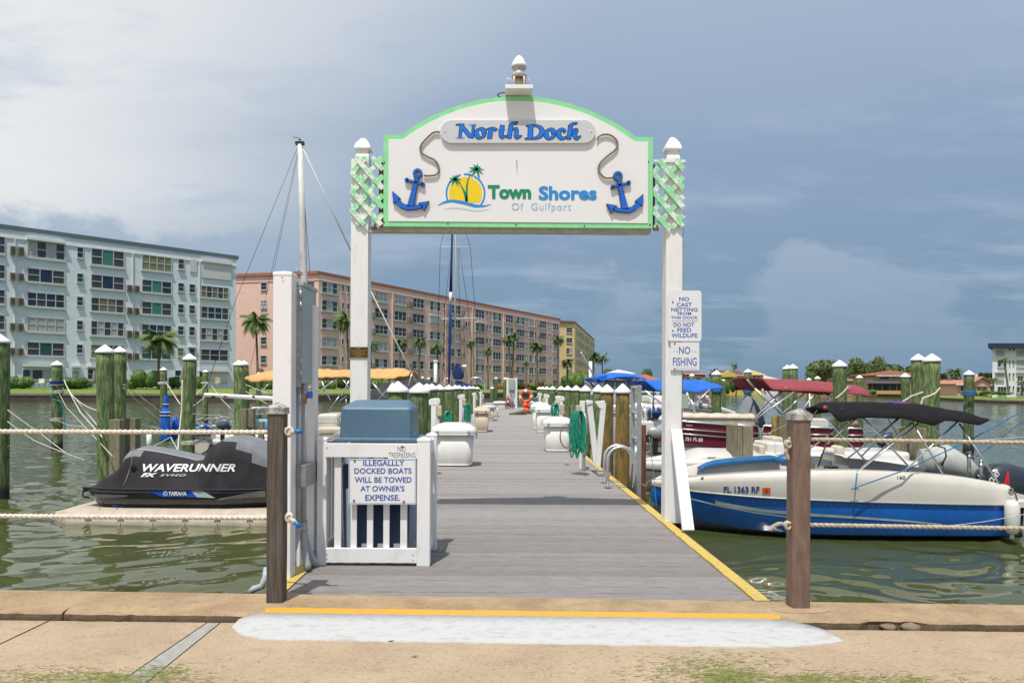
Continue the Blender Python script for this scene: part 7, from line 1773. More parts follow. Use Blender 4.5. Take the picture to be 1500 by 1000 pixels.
F.box('shutter_box', 38, 94, zr[0][1] - .0, zr[0][1] + .35, .5, trim_white)
F.box('awning', 33, 93, zt0_ - .1, zt0_ + .25, .6, trim_white); F.window(33, 45, zb0_, zt0_ - .5, 1, 0, 1); F.window(47, 78, zb0_ + .2, zt0_ - .5, 2, 0, (1, 4)); F.window(80, 92, zb0_, zt0_ - .5, 1, 0, 2)
F.window(105, 116, zrow(F, 110, 549), zrow(F, 110, 543), 1, 1, 4); F.box('awning', 105, 118, zrow(F, 110, 538), zrow(F, 110, 535), .5, trim_white)
F.box('awning', 127, 142, zrow(F, 135, 538), zrow(F, 135, 535), .6, trim_white); F.window(128, 140, zrow(F, 135, 556), zrow(F, 135, 540), 1, 1, 1); F.window(148, 184, zrow(F, 160, 562), zrow(F, 160, 548), 3, 0, (1, 4, 1))
F.window(201, 211, zrow(F, 207, 552), zrow(F, 207, 542), 1, 0, 1); F.window(227, 236, zrow(F, 232, 552), zrow(F, 232, 543), 1, 0, 1); F.window(256, 266, zrow(F, 260, 551), zrow(F, 260, 542), 1, 0, 6)
F.box('awning', 290, 335, zrow(F, 310, 544), zrow(F, 310, 540), .7, trim_white); F.box('shutter', 303, 334, zrow(F, 318, 557), zrow(F, 318, 544), .2, shutter); F.box('door', 292, 302, zrow(F, 300, 560), zrow(F, 300, 545), .12, glasses[1])
F.box('shutter_box', 275, 287, zrow(F, 280, 509), zrow(F, 280, 507), .4, trim_white)
# ---- salmon block
d0 = 134; Cp = W(467, 397, d0); z_p = Cp.z; dR = (z_p - EYE) * FOC / (HZ(820) - 466.5); Rp = W(820, 466.5, dR); dL = (z_p - EYE) * FOC / (HZ(347) - 402); Lp = W(330, 401, dL)
C0 = Vector((Cp.x, Cp.y, 0)); R0 = Vector((Rp.x, Rp.y, 0)); L0 = Vector((Lp.x, Lp.y, 0))
pink = block('long salmon pink six storey apartment block stretching behind the dock', C0, R0, Vector((-14, 14, 0)), GZ, z_p, stucco_pink, roof_salmon, endback=(L0 - C0))
F = Face(Cp, Rp, pink); F2 = Face(Lp, Cp, pink)
rows = [(413, 430), (440, 456), (467, 481.5), (494, 509), (521, 535)]
zr = [(zrow(F, 481, b), zrow(F, 481, a)) for a, b in rows]; zr.append((zr[4][0] - (zr[3][0] - zr[4][0]), zr[4][1] - (zr[3][1] - zr[4][1])))
F.box('cornice_line', 467.5, 820, z_p - 1.7, z_p - 1.55, .12, mat('salmon_trim', (.75, .52, .44), .8)); F2.box('cornice_line', 331, 467, z_p - 1.7, z_p - 1.55, .12, MATS['salmon_trim'])
for x in (574, 661 - 9, 691, 737, 782): F.box('drain_pipe', x - .3, x + .3, GZ, z_p - 1.7, .25, MATS['salmon_trim'])
rp2 = random.Random(5)
for (xa, xb) in ((470.5, 493.6), (548.5, 567.5), (577, 594.5), (604, 620.5), (629, 644.5), (661, 674), (696, 709), (721.5, 733.5), (740, 751), (756.5, 767.7), (774.7, 785), (790.3, 799.7), (809.2, 817.5)):
    for r in range(6):
        if r == 5 and xa < 560: continue
        z0_, z1_ = zr[r]; k_ = rp2.random()
        if xa == 629 and r == 1:
            F.box('shutter', xa, xb, z0_ + .5, z1_, .2, shutter); F.box('shutter_box', xa - .5, xb + .5, z1_, z1_ + .4, .5, trim_white); continue
        g = (0, 2, 0) if k_ < .3 else (6, 1, 6) if k_ < .6 else (2, 4, 2) if k_ < .75 else (1, 4, 0) if k_ < .9 else (4, 4, 4)
        F.window(xa, xb, z0_, z1_, 3, 1 if r % 2 == 0 else 2, g)
    if xa in (696,): F.box('awning', 696, 710, zr[1][1], zr[1][1] + .3, .8, trim_white)
for (xa, xb) in ((500, 503), (507.8, 511), (648.5, 651), (711.7, 714), (716, 718.2), (769, 770.5), (771.6, 773), (802, 803.4), (805, 806.4), (681.5, 684), (685, 687)):
    for r in range(5):
        z0_, z1_ = zr[r]; h = z1_ - z0_
        if xa in (681.5, 685) and r != 1: continue
        F.window(xa, xb, z0_ + h * .35, z1_, 1, 0, 0)
for (xa, xb) in ((544.6, 547.3), (596, 598.5), (600, 602.5), (655.5, 657.5), (676, 678), (753, 754.6), (787.2, 788.6)):
    for r in range(5):
        z0_, z1_ = zr[r]; h = z1_ - z0_; F.box('air_conditioner', xa, xb, z0_ + h * .0, z0_ + h * .5, .6, acm)
for r, (a, b) in enumerate(((414, 424.5), (440, 451), (467, 478), (493.5, 504.5), (520.5, 531.5))):
    F2.window(382, 391, zrow(F2, 386, b), zrow(F2, 386, a), 1, 1, (0, 4, 0, 1, 2)[r]); F2.window(450, 460, zrow(F2, 455, b - 3), zrow(F2, 455, a - 2), 2, 1, (0, 1))
# ---- yellow block
d0 = 247; Cy = W(842, 470.5, 238); z_y = Cy.z; Ly = W(818, 0, (z_y - EYE) * FOC / (HZ(820) - 469.5)); dRy = (z_y - EYE) * FOC / (HZ(873) - 497); Ry = W(873.5, 0, dRy)
v0 = lambda p: Vector((p.x, p.y, 0))
yel = block('pale yellow apartment block just right of the salmon one', v0(Cy), v0(Ry), Vector((-10, 12, 0)), GZ, z_y, stucco_yellow, mat('brown_roof_edge', (.16, .11, .08), .8), endback=(v0(Ly) - v0(Cy)), over=.4)
F = Face(Cy, Ry, yel); F2 = Face(Ly, Cy, yel)
rr = [(479.5, 487), (494.5, 502), (509.5, 518), (525, 532), (541, 548)]
for r, (a, b) in enumerate(rr):
    z0_, z1_ = zrow(F2, 833, b), zrow(F2, 833, a); F2.window(829.5, 838, z0_, z1_, 2, 1, (0, 0) if r < 2 else (1, 4))
    for k in range(9):
        x0_ = 844.3 + k * 3.05; F.window(x0_, x0_ + (1.9 if k % 3 else 1.2), z0_, z1_, 2 if k % 3 else 1, 0, (1 if (k + r) % 3 else 0))
# ---- white block at the right edge
Pw = W(1456.5, 0, 112); Qw = W(1560, 0, 112); z_w = W(1470, 503, 112).z
wht = block('white apartment block with navy roof edge at the right edge of the photo', v0(Pw), v0(Qw), Vector((11.5, 14, 0)), .2, z_w, stucco_white, roof_navy, par=.75, over=.9)
F = Face(Pw, Qw, wht); Z = lambda y: zrow(F, 1470, y)
for a, b, gs in ((513, 520, 4), (527, 537.5, 4), (566, 575, 1)):
    F.window(1461 if a != 513 else 1459, 1474 if a != 513 else 1470.5, Z(b), Z(a), 3, 0, (6, gs, 6) if a == 527 else (gs,) * 3)
    F.window(1489, 1502, Z(b), Z(a), 3, 0, (gs, 4, gs)); F.window(1508, 1524, Z(b), Z(a), 3, 0, (1, 4, 1))
F.window(1490, 1502, Z(558), Z(550), 3, 0, (1, 2, 4)); F.window(1459, 1470, Z(556), Z(547), 2, 0, (4, 4)); F.box('ledge', 1457, 1474, Z(545.8), Z(544.3), .3, trim_white); F.box('ledge', 1488, 1540, Z(545.8), Z(544.3), .3, trim_white)
for a, b in ((509, 513), (528, 532), (546, 550.5), (565, 570)):
    for x in (1477.5, 1483.2): F.window(x, x + 2.2, Z(b), Z(a), 1, 0, 0)

# ================================================================== HOUSES ACROSS THE WATER
tile_red = mat('red_clay_tiles', (.27, .085, .05), .8, c2=(.17, .055, .035), vs_=3, stretch=(1, 1, 4), bump=.4, bs=4)
tile_brown = mat('brown_shingles', (.16, .07, .05), .85, var=.3, vs_=3)
def house(label, x0, x1, yb, ye, yr, d, dep, wall, roof, hip=True, over=.5, wins=(), ridge=None, roofname='roof', cat='house'):
    a = W(x0, yb, d); b = W(x1, yb, d); zb_ = a.z; ze = W(x0, ye, d).z; zr_ = W((x0 + x1) / 2, yr, d).z; zb_ = min(zb_, .55)
    t = thing('house', label, cat, ((a.x + b.x) / 2, d, zb_))
    put('wall', MB().box(a.x, b.x, d, d + dep, zb_ - .5, ze), wall, t)
    X0, X1, Y0, Y1 = a.x - over, b.x + over, d - over, d + dep + over; q = (Y1 - Y0) / 2 if hip else 0; q = min(q, (X1 - X0) * .45)
    R0_, R1_ = (X0 + q, (Y0 + Y1) / 2, zr_), (X1 - q, (Y0 + Y1) / 2, zr_)
    put(roofname, MB().add([(X0, Y0, ze), (X1, Y0, ze), (X1, Y1, ze), (X0, Y1, ze), R0_, R1_], [(0, 1, 5, 4), (1, 2, 5), (2, 3, 4, 5), (3, 0, 4), (3, 2, 1, 0)]), roof, t)
    put('fascia', MB().box(X0, X1, Y0 - .04, Y0, ze - .25, ze), trim_white, t)
    F = Face(W(x0, 0, d), W(x1, 0, d), t)
    for (xa, xb, ya, yb_, n, g) in wins: F.window(xa, xb, zrow(F, xa, yb_), zrow(F, xa, ya), n, 0, g)
    return t, F
dh = 165
h, F = house('two storey tan house with red tile hip roof and dark screened porch', 1286, 1362, 577, 549.5, 541.8, dh + 3, 12, mat('tan_house_wall', (.48, .33, .15), .85, var=.1), tile_red, wins=((1289, 1302, 550.5, 556, 3, 1), (1309, 1312, 550.5, 554, 1, 0), (1330, 1345, 551, 557, 3, 1)), over=.7)
Fp = Face(W(1270, 0, dh), W(1336, 0, dh), h); z = lambda y: zrow(Fp, 1290, y)
Fp.box('porch_wall', 1270, 1336, z(577), z(571.8), .5, mat('porch_yellow', (.55, .36, .13), .85)); Fp.box('porch_screen', 1271, 1321, z(571.8), z(561), .2, glasses[1], 0); Fp.box('porch_screen', 1292, 1320, z(571.5), z(563), .06, glasses[0], .14)
for x in (1271, 1277, 1292, 1303, 1313, 1321, 1330): Fp.box('porch_post', x - .4, x + .4, z(571.8), z(561), .3, mat('porch_post', (.4, .3, .2), .8))
a, b = W(1268, 561.5, dh), W(1336, 561.5, dh); put('porch_roof', MB().add([(a.x - .3, dh - 1, a.z), (b.x, dh - 1, a.z), (b.x, dh + 4, a.z + .9), (a.x + 2, dh + 4, a.z + .9)], [(0, 1, 2, 3)]), mat('dark_porch_roof', (.06, .055, .055), .8), h, solid=.1)
h, F = house('small pink house with tile roof and arched porch', 1402, 1452, 577, 562, 553.5, 140, 12, mat('pink_house_wall', (.62, .40, .30), .85), mat('pale_terracotta', (.45, .22, .14), .8, var=.2, vs_=3), over=.6)
z = lambda y: zrow(F, 1430, y)
gb = W(1431, 0, 139.2); x0_, x1_ = W(1424, 0, 139).x, W(1450, 0, 139).x
put('gable', MB().prism([(x0_, z(566)), (x1_, z(566)), (x1_, z(562)), ((x0_ + x1_) / 2, z(554)), (x0_, z(562))], 138.2, 140), mat('pink_house_wall', (.62, .40, .30), .85), h)
put('gable_roof', MB().prism([(x0_ - .4, z(562.5)), ((x0_ + x1_) / 2, z(553)), (x1_ + .4, z(562.5)), (x1_ + .4, z(561.3)), ((x0_ + x1_) / 2, z(551.6)), (x0_ - .4, z(561.3))], 137.8, 142), MATS['pale_terracotta'], h)
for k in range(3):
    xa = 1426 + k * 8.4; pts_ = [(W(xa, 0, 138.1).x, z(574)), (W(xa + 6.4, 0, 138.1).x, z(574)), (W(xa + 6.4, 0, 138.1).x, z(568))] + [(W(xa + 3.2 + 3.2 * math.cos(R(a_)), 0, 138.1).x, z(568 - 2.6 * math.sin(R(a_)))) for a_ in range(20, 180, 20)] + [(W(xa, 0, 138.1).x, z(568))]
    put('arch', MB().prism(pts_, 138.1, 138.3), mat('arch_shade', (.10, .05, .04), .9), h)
put('porch_wall', MB().box(x0_, x1_, 138.3, 140, z(577), z(566)), mat('pink_house_wall', (.62, .40, .30), .85), h); F.window(1407, 1413, z(573), z(566), 2, 0, 1)
put('chimney', MB().box(W(1432, 0, 143).x, W(1435, 0, 143).x, 143, 144, z(560), z(547)), stucco_white, h)
h, F = house('yellow house with brown roof beyond the shrubs', 1058, 1090, 577, 549, 541.5, 230, 14, mat('yellow_house_wall', (.62, .50, .12), .85), tile_brown, wins=((1063, 1066, 548, 554, 1, 4), (1070, 1073, 548, 554, 1, 4), (1078, 1082, 549, 555, 2, 1)), hip=False)
x0_, x1_ = W(1058, 0, 229).x, W(1082, 0, 229).x; zz = lambda y: W(1070, y, 229).z
put('gable', MB().prism([(x0_, zz(552)), (x1_, zz(552)), (x1_, zz(549)), (W(1070, 0, 229).x, zz(542.5)), (x0_, zz(549))], 228.4, 229.8), MATS['yellow_house_wall'], h)
house('yellow house wing with flat gable between the piles', 1100, 1118, 577, 548, 541, 235, 12, mat('yellow_house_wall', (.62, .50, .12), .85), mat('ochre_roof', (.45, .36, .10), .85), hip=True, wins=((1104, 1107, 551, 556, 1, 1), (1110, 1113, 551, 556, 1, 1)))
house('low white walled house with pale roof left of the maroon bimini end', 1116, 1140, 577, 555, 549, 236, 12, stucco_white, mat('pale_roof', (.5, .42, .36), .8), hip=True, over=.3)
house('house with long orange red roof above the blue canvas tops', 934, 966, 577, 555.5, 547.3, 240, 14, stucco_white, mat('orange_roof', (.42, .12, .045), .8, c2=(.33, .09, .04), vs_=2), over=.4)
house('house with red roof showing behind the NO FISHING sign post', 1003, 1033, 577, 547, 542.5, 245, 14, mat('brown_house_wall', (.28, .14, .08), .85), tile_red, over=.3, wins=((1006, 1010, 552, 557, 2, 1), (1020, 1026, 552, 557, 2, 1)))
house('pavilion with white tent roof beyond the cabin cruiser', 897, 926, 577, 546.5, 540.5, 200, 14, stucco_white, trim_white, over=.8, cat='pavilion')
house('house with brown roof between the far tree mass and the stout pile', 1236, 1256, 577, 556, 551, 190, 10, mat('tan_house_wall', (.48, .33, .15), .85, var=.1), tile_brown, over=.5)
house('low orange walled house behind the maroon bimini right end', 1160, 1215, 577, 568, 565, 200, 10, mat('orange_house_wall', (.50, .28, .12), .85), mat('tan_roof', (.42, .30, .2), .85), over=.4)

# ================================================================== VEGETATION
leaf_mats = [mat('leaf_mid_green', (.045, .105, .018), .7, c2=(.09, .16, .03), vs_=1.2, rand=.1), mat('leaf_dark_green', (.022, .058, .014), .7, c2=(.05, .10, .02), vs_=1.0, rand=.1), mat('leaf_yellow_green', (.13, .20, .025), .7, c2=(.07, .13, .02), vs_=1.5, rand=.1), mat('leaf_croton', (.22, .05, .02), .7, c2=(.20, .18, .02), vs_=2, cut=(.4, .6)), mat('leaf_olive_far', (.062, .105, .030), .8, c2=(.115, .155, .045), vs_=.35)]
def leaf_cloud(lobes, n, size, seed, tri=False):
    r = np.random.default_rng(seed); V = []; Fc = []
    wts = np.array([l[3] * l[4] * l[5] for l in lobes]) ** .67; wts /= wts.sum()
    ids = r.choice(len(lobes), n, p=wts)
    for k in range(n):
        cx, cy, cz, rx, ry, rz = lobes[ids[k]][:6]
        v = r.normal(size=3); v /= np.linalg.norm(v); rad = r.uniform(.55, 1.05) ** .5
        c = np.array([cx + v[0] * rx * rad, cy + v[1] * ry * rad, cz + v[2] * rz * rad])
        a = r.normal(size=3) + v * .6; a /= np.linalg.norm(a); b = np.cross(a, r.normal(size=3)); b /= np.linalg.norm(b); s = size * r.uniform(.5, 1.4); c2_ = np.cross(a, b)
        o = len(V); V += [tuple(c - b * s), tuple(c + c2_ * s * .5), tuple(c + b * s), tuple(c - c2_ * s * .5)]; Fc.append((o, o + 1, o + 2, o + 3))
    return V, Fc
def core(mb, lobes, k=.80):
    for l in lobes: mb.ball(l[:3], l[3] * k, l[4] * k, l[5] * k, 9, 6, 0, .35)
def bush(x, yt, yb, w, d, label, m=0, n=900, cat='shrub', name='shrub', group=None, lobes=5, stem=None, seed=None, zbase=None, leaf=None):
    s = FOC / d; p = W(x, yb, d); z0 = p.z if zbase is None else zbase; W_ = w / s; H_ = W(x, yt, d).z - z0; rn = random.Random(int(x * 13 + yt) if seed is None else seed)
    t = thing(name, label, cat, (p.x, d, z0), group); L_ = []
    st_ = stem or 0
    for k in range(lobes):
        fx = rn.uniform(-.5, .5) * .62; hz = rn.uniform(.45, .74) * (1 - abs(fx) * .7); ry_ = (1 - hz) * .9
        L_.append((W_ * fx, rn.uniform(-.3, .3) * W_ * .4, st_ + (H_ - st_) * hz, W_ * rn.uniform(.22, .32), W_ * .26, (H_ - st_) * (1 - hz) * .98 ))
        L_.append((W_ * rn.uniform(-.32, .32), rn.uniform(-.3, .3) * W_ * .3, st_ + (H_ - st_) * .34, W_ * .20, W_ * .2, (H_ - st_) * .34))
    mb = MB(); core(mb, L_, .80); V, Fc = leaf_cloud(L_, n, leaf or max(.10, W_ * .028), int(x + yt)); mb.add(V, Fc)
    put('crown', mb, leaf_mats[m] if isinstance(m, int) else m, t, True)
    if stem:
        mb = MB(); mb.tube([(0, 0, -.3), (.1, 0, stem * .6), (0, 0, stem * 1.3)], [.22, .17, .12], 8)
        for k in range(4): a = k * 1.6; mb.tube([(0, 0, stem * .9), (math.cos(a) * W_ * .16, math.sin(a) * W_ * .16, stem + (H_ - stem) * .5)], [.12, .05], 6)
        put('trunk', mb, mat('tree_bark', (.13, .10, .07), .9, var=.4, vs_=4), t, True)
    else: put('stem', MB().tube([(0, 0, -.3), (0, 0, H_ * .4)], .06, 6), mat('tree_bark', (.13, .10, .07), .9, var=.4, vs_=4), t, True)
    return t
hd = 'garden shrubs along the left shore'
for (x, yt, yb, w, d, m, lab) in ((29, 551, 568, 28, 90, 0, 'rounded green shrub by the first ground floor window of the blue block'), (10, 556, 568, 14, 90, 0, 'low shrub right of the left edge pile'),
    (115, 553, 568, 42, 92, 0, 'long clipped green hedge below the blue block, right of the wrapped pile'), (190, 556, 570, 22, 94, 2, 'low yellow green shrub right of the thick left piles'), (214, 541, 568, 33, 94, 0, 'tallest bushy shrub left of the slim pile below the blue block'), (256, 552, 568, 17, 96, 0, 'round shrub left of the dark green pile below the blue block'),
    (291, 551, 568, 18, 98, 0, 'round shrub right of the dark green pile below the blue block'), (366, 548, 571, 24, 104, 0, 'dark shrubs at the foot of the palm before the salmon end wall'), (379, 540, 566, 20, 106, 3, 'reddish spiky shrub at the salmon end wall'), (395, 550, 570, 16, 100, 2, 'shrub just left of the tall white post'),
    (478, 556, 571, 22, 110, 2, 'shrub under the tan bimini left half'), (500, 552, 568, 18, 112, 1, 'darker shrub under the tan bimini beside the left gate post'), (556, 556, 570, 24, 118, 2, 'shrub under the tan bimini right half')):
    bush(x, yt - 1, yb + 1, w * 1.22, d, lab, m, 1100, group=hd)
hd2 = 'garden shrubs beyond the end of the dock'
for i, (x, w, yt, m) in enumerate(((600, 20, 561, 2), (640, 20, 562, 0), (700, 26, 562, 2), (733, 20, 560, 3), (756, 16, 562, 1), (768, 16, 559, 3), (781, 18, 560, 2), (796, 18, 557, 3), (806, 14, 559, 2))):
    bush(x, yt, 573, w, 165, ['yellow green shrub behind the dark covered boat', 'green shrub behind the far capped piles on the left', 'yellow green shrub behind the blue sail cover arch', 'reddish shrub left of the far electrical panel', 'dark shrub right of the far electrical panel', 'red leaved shrub above the life ring left part', 'yellow green shrub above the life ring', 'red and orange shrub above the right row of caps', 'last yellow shrub before the yellow block'][i], m, 420, group=hd2)
bush(846, 543, 572, 44, 190, 'broad bright green shrub mass in front of the yellow block', 2, 1600, lobes=8); bush(828, 549, 572, 22, 186, 'darker shrub at the left foot of the yellow block', 0, 700)
bush(903, 540, 574, 22, 215, 'small tree left of the white tent roof', 1, 900, 'tree', 'tree', stem=1.5); bush(889, 538, 574, 20, 212, 'leafy tree right of the yellow block below the palms', 1, 900, 'tree', 'tree', stem=1.5)
bush(947, 538, 560, 20, 262, 'dark tree top above the orange red roof', 1, 900, 'tree', 'tree', stem=3, zbase=0); bush(1078, 552, 577, 20, 215, 'dark green round tree before the yellow house', 1, 900, 'tree', 'tree', stem=1); bush(1094, 552, 577, 22, 212, 'bright green round tree beside the dark one before the yellow house', 2, 900, 'tree', 'tree', stem=1); bush(1064, 557, 577, 14, 210, 'small green shrub left of the trees at the yellow house', 0, 500)
bush(1037, 552, 577, 26, 225, 'loose leafy tree between red roof and yellow house', 0, 800, 'tree', 'tree', stem=1)
bush(1207, 527.5, 577, 62, 205, 'great dark banyan tree right of the maroon bimini', 4, 4200, 'tree', 'tree', lobes=14, stem=3, leaf=.42)
for i, (x, yt, w, lab) in enumerate(((1252, 523.5, 26, 'tall loose treetop right of the stout pile'), (1280, 528, 34, 'tree behind the slim pile left of the red roofed house'), (1308, 533, 34, 'lower round tree above the red tile roof'), (1333, 536, 26, 'dark tree left of the tall twin piles'), (1378, 548, 20, 'small dark tree right of the tall twin piles'), (1267, 532, 30, 'dark filler tree between the loose treetop and the red roofed house'), (1444, 547, 20, 'tree between the pink house and the white block'), (1285, 521.5, 22, 'highest round treetop behind the red roofed house'))):
    bush(x, yt, 577, w, 215 if i not in (4, 6) else 150, lab, 4, 1500, 'tree', 'tree', stem=3, lobes=6, leaf=.36)
bush(1278, 570, 578, 14, 160, 'low round shrub at the water edge before the tan house', 0, 300); bush(1440, 571, 577, 26, 134, 'clipped yellow green hedge before the pink house', 2, 500); bush(1465, 573, 577.5, 34, 106, 'low dark hedge at the foot of the white block', 0, 500)
# far woodland beyond everything
for (a, b, yt, d, sd_, lab) in ((905, 1040, 564, 300, 3, 'distant green belt behind the far houses left part'), (1040, 1170, 563, 300, 4, 'distant green belt behind the yellow house'), (1165, 1460, 556, 260, 5, 'distant green belt behind the red roofed house')):
    mb = MB(); c = W((a + b) / 2, 570, d); rn = random.Random(sd_); L_ = []; n = int((b - a) / 7); s = FOC / d
    for k in range(n):
        p = W(a + (b - a) * (k + .5) / n, yt + rn.uniform(-2.5, 2.5), d + rn.uniform(-6, 6)); L_.append((p.x, p.y, p.z * .5, 9 / s, 4, max(.5, p.z * .5)))
    core(mb, L_, .85); V, Fc = leaf_cloud(L_, 55 * n, .55, sd_); mb.add(V, Fc)
    o = put('far_woodland', mb, leaf_mats[4], None, loc=(c.x, c.y, 0), kind='stuff'); o['label'] = lab; o['category'] = 'woodland'
# ---- palms
bark = mat('palm_trunk_bark', (.20, .15, .11), .9, c2=(.12, .09, .07), vs_=5, stretch=(1, 1, 5), bump=.4, bs=8)
frond_m = [mat('palm_frond_green', (.075, .13, .025), .6, c2=(.12, .18, .04), vs_=2, rand=.15), mat('palm_frond_far', (.060, .10, .030), .7, c2=(.10, .15, .05), vs_=1, rand=.15)]
def frond_mesh(droop, seed, m):
    """unit length frond, rising then drooping along +x"""
    rn = random.Random(seed); mb = MB(); P = []; n = 12
    for i in range(n + 1): t = i / n; P.append(Vector((t * (1 - .18 * droop * t), 0, .34 * math.sin(t * 1.5) * (1 - droop * .25) - droop * t * t * .75)))
    for i in range(n):
        a, b = P[i], P[i + 1]; mb.add([a + Vector((0, -.010, 0)), b + Vector((0, -.008, 0)), b + Vector((0, .008, 0)), a + Vector((0, .010, 0))], [(0, 1, 2, 3)])
        if i < 1: continue
        for sg in (-1, 1):
            for h in (0, .5):
                q = a.lerp(b, h); tdir = (b - a).normalized(); L_ = .36 * math.sin(math.pi * min(1, (i + h) / n * .78 + .20)) * rn.uniform(.8, 1.15); dr = -L_ * rn.uniform(.45, .85)
                e = q + tdir * L_ * .55 + Vector((0, sg * L_ * .62, dr)); w = tdir * .032
                mb.add([q - w, q + w, e], [(0, 1, 2)])
    return mb.mesh('frond', m)
FR = [[frond_mesh(dr, i * 7 + k, frond_m[k]) for i, dr in enumerate((.15, .55, .85, 1.15))] for k in range(2)]
def palm(xc, yc, yb, rpx, d, label, n=22, lean=0, far=1, group='palm trees along the left shore', tw=None, seed=0, droop=0):
    s = FOC / d; b = W(xc + lean, yb, d); zc_ = W(xc, yc, d); b.z = min(b.z, .98) if d < 240 else b.z
    t = thing('palm_tree', label, 'palm tree', (b.x, d, b.z), group); H_ = zc_.z - b.z; Rf = rpx / s; rn = random.Random(seed + int(xc)); tw = tw or .16
    pts = [(-(lean / s) * (k / 8) ** 1.5, 0, -.3 + (H_ + .3) * k / 8) for k in range(9)]
    put('trunk', MB().tube(pts, [tw * (1.35 - .5 * k / 8) for k in range(9)], 8), bark, t, True)
    put('crown_shaft', MB().tube([pts[-2], pts[-1], (pts[-1][0], 0, pts[-1][2] + .3)], [tw * .9, tw * 1.5, tw * .5], 8), leaf_mats[2], t, True)
    for k in range(n):
        a = 2.4 * k + rn.uniform(-.3, .3); u = k / n; me = FR[far][min(3, int(u * 3.2 + rn.uniform(0, .9) + droop))]; sc_ = Rf * rn.uniform(.85, 1.12)
        inst('frond', me, t, pts[-1], (rn.uniform(-.2, .2), R(-34 + 60 * u + rn.uniform(-8, 8)), a), (sc_, sc_, sc_))
    return t
for i, (x, y, yb, r, d, lab, ln) in enumerate(((233, 498, 560, 33, 94, 'feather palm in front of the pale blue block', -1), (374, 471, 560, 27, 106, 'palm before the salmon end wall left of the tall white post', 4), (507, 468, 556, 25, 112, 'palm half hidden behind the left gate post', 4), (542, 503, 560, 16, 118, 'low palm fronds just right of the left gate post', 2),
    (587, 501, 565, 15.5, 140, 'palm above the right end of the tan bimini', -3), (615, 499, 565, 15.5, 141, 'palm right of the tan bimini end', -2), (640, 509, 566, 14.5, 142, 'palm between the tan bimini and the wrapped sail', 2), (690, 502, 567, 11, 160, 'palm just right of the white mast', 0), (714, 514, 567, 11, 160, 'shorter palm right of the white mast', 1),
    (744, 498, 567, 13, 160, 'left crown of the double palm in the middle of the salmon block', 5), (753, 492, 567, 12, 161, 'right crown of the double palm in the middle of the salmon block', -3), (786, 506, 567, 15, 160, 'bushy palm above the far life ring', 1), (770, 532, 568, 7, 160, 'smallest palm above the far tub', 1), (817, 497, 566, 12.5, 162, 'tall palm at the corner between salmon and yellow blocks', 0), (831, 531, 566, 13, 165, 'short palm before the yellow block', 0),
    (869, 522, 572, 13, 200, 'left of two palms right of the yellow block', 1), (882, 525, 572, 12, 200, 'right of two palms right of the yellow block', 1))):
    palm(x, y, yb, r, d, lab, 28 if r > 12 else 20, ln, 0 if i < 3 else 1, seed=i, droop=.8)
g2 = 'palm trees on the right shore'
palm(1399, 545, 577, 13, 145, 'dense date palm right of the tall twin piles', 34, 0, 1, g2, seed=31, droop=1); palm(1470, 527, 575, 9, 106, 'tall slender leaning palm before the white block', 12, 7, 1, g2, .11, 32, 1); palm(1455, 556, 575, 9, 107, 'short drooping palm left of the white block', 12, 0, 1, g2, .12, 33, 1); palm(1497, 560, 576, 9, 106, 'short palm at the right edge before the white block', 12, 0, 1, g2, .12, 34, 1)
palm(1076, 536, 577, 7, 245, 'palm top rising over the yellow house roof', 14, 0, 1, g2, .2, 35); palm(1046, 545, 577, 10, 225, 'windblown palm left of the yellow house', 14, 2, 1, g2, .2, 36)
palm(1100, 545, 577, 6, 250, 'small palm top right of the yellow house gable', 10, 0, 1, g2, .2, 37)
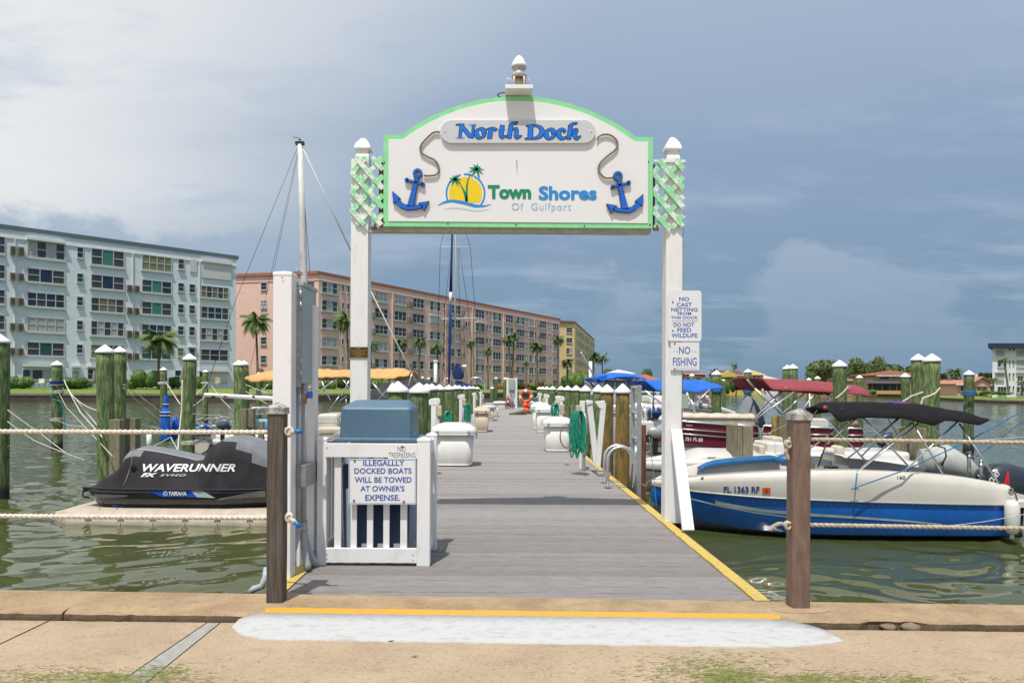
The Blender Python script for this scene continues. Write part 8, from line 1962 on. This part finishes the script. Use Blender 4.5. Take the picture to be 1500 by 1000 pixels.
# ---- patio furniture on the lawn
ch = thing('patio_chair', 'white plastic patio chair on the lawn under the blue block', 'chair', W(59, 566, 90)); c = rootloc(ch)
def chair(t, c):
    put('seat', MB().box(c.x - .35, c.x + .35, c.y - .3, c.y + .3, c.z + .42, c.z + .48), gel_white, t); put('backrest', MB().box(c.x - .35, c.x + .35, c.y + .26, c.y + .32, c.z + .48, c.z + 1.0), gel_white, t)
    for sx in (-.32, .28):
        for sy in (-.27, .24): put('leg', MB().box(c.x + sx, c.x + sx + .05, c.y + sy, c.y + sy + .05, c.z, c.z + .42), gel_white, t)
chair(ch, c); ch = thing('patio_chair', 'second white patio chair beside the wrapped pile on the lawn', 'chair', W(75, 566, 90)); chair(ch, rootloc(ch))
for x, lab in ((137.5, 'closed grey patio umbrella left of the thick left pile'), (266, 'closed pale patio umbrella left of the dark green pile')):
    p = W(x, 567, 92); t = thing('patio_umbrella', lab, 'umbrella', p)
    put('pole', MB().tube([(p.x, p.y, p.z), (p.x, p.y, p.z + 2.1)], .03, 6), gel_white, t); put('canopy', MB().lathe([(.22, .5), (.26, .8), (.16, 1.5), (.03, 2.2)], p, 8), mat('umbrella_cloth', (.30, .24, .20), .8, var=.2), t)
for x, y, lab in ((318, 566, 'tan patio chair near the ground floor shutter of the blue block'), (328, 566, 'small dark patio table beside the tan chair')):
    p = W(x, y, 100); t = thing('patio_chair' if x == 318 else 'patio_table', lab, 'chair' if x == 318 else 'table', p); m_ = box_tan if x == 318 else glasses[1]
    put('seat' if x == 318 else 'table_top', MB().box(p.x - .35, p.x + .35, p.y - .3, p.y + .3, p.z + .42, p.z + .52), m_, t)
    if x == 318: put('backrest', MB().box(p.x - .35, p.x + .35, p.y + .2, p.y + .3, p.z + .5, p.z + 1.3), m_, t)
    for sx in (-.3, .25): put('leg', MB().box(p.x + sx, p.x + sx + .05, p.y, p.y + .05, p.z, p.z + .42), m_, t)
for (x, lab) in ((1425, 'low white bench at the water edge right of the wrapped right pile'),):
    p = W(x, 577.5, 120); t = thing('bench', lab, 'bench', p); put('seat', MB().box(p.x - 1, p.x + 1, p.y - .2, p.y + .2, p.z + .4, p.z + .5), gel_white, t)
    for k in range(4): put('leg', MB().box(p.x - .95 + k * .6, p.x - .85 + k * .6, p.y - .15, p.y + .15, p.z, p.z + .4), gel_white, t)
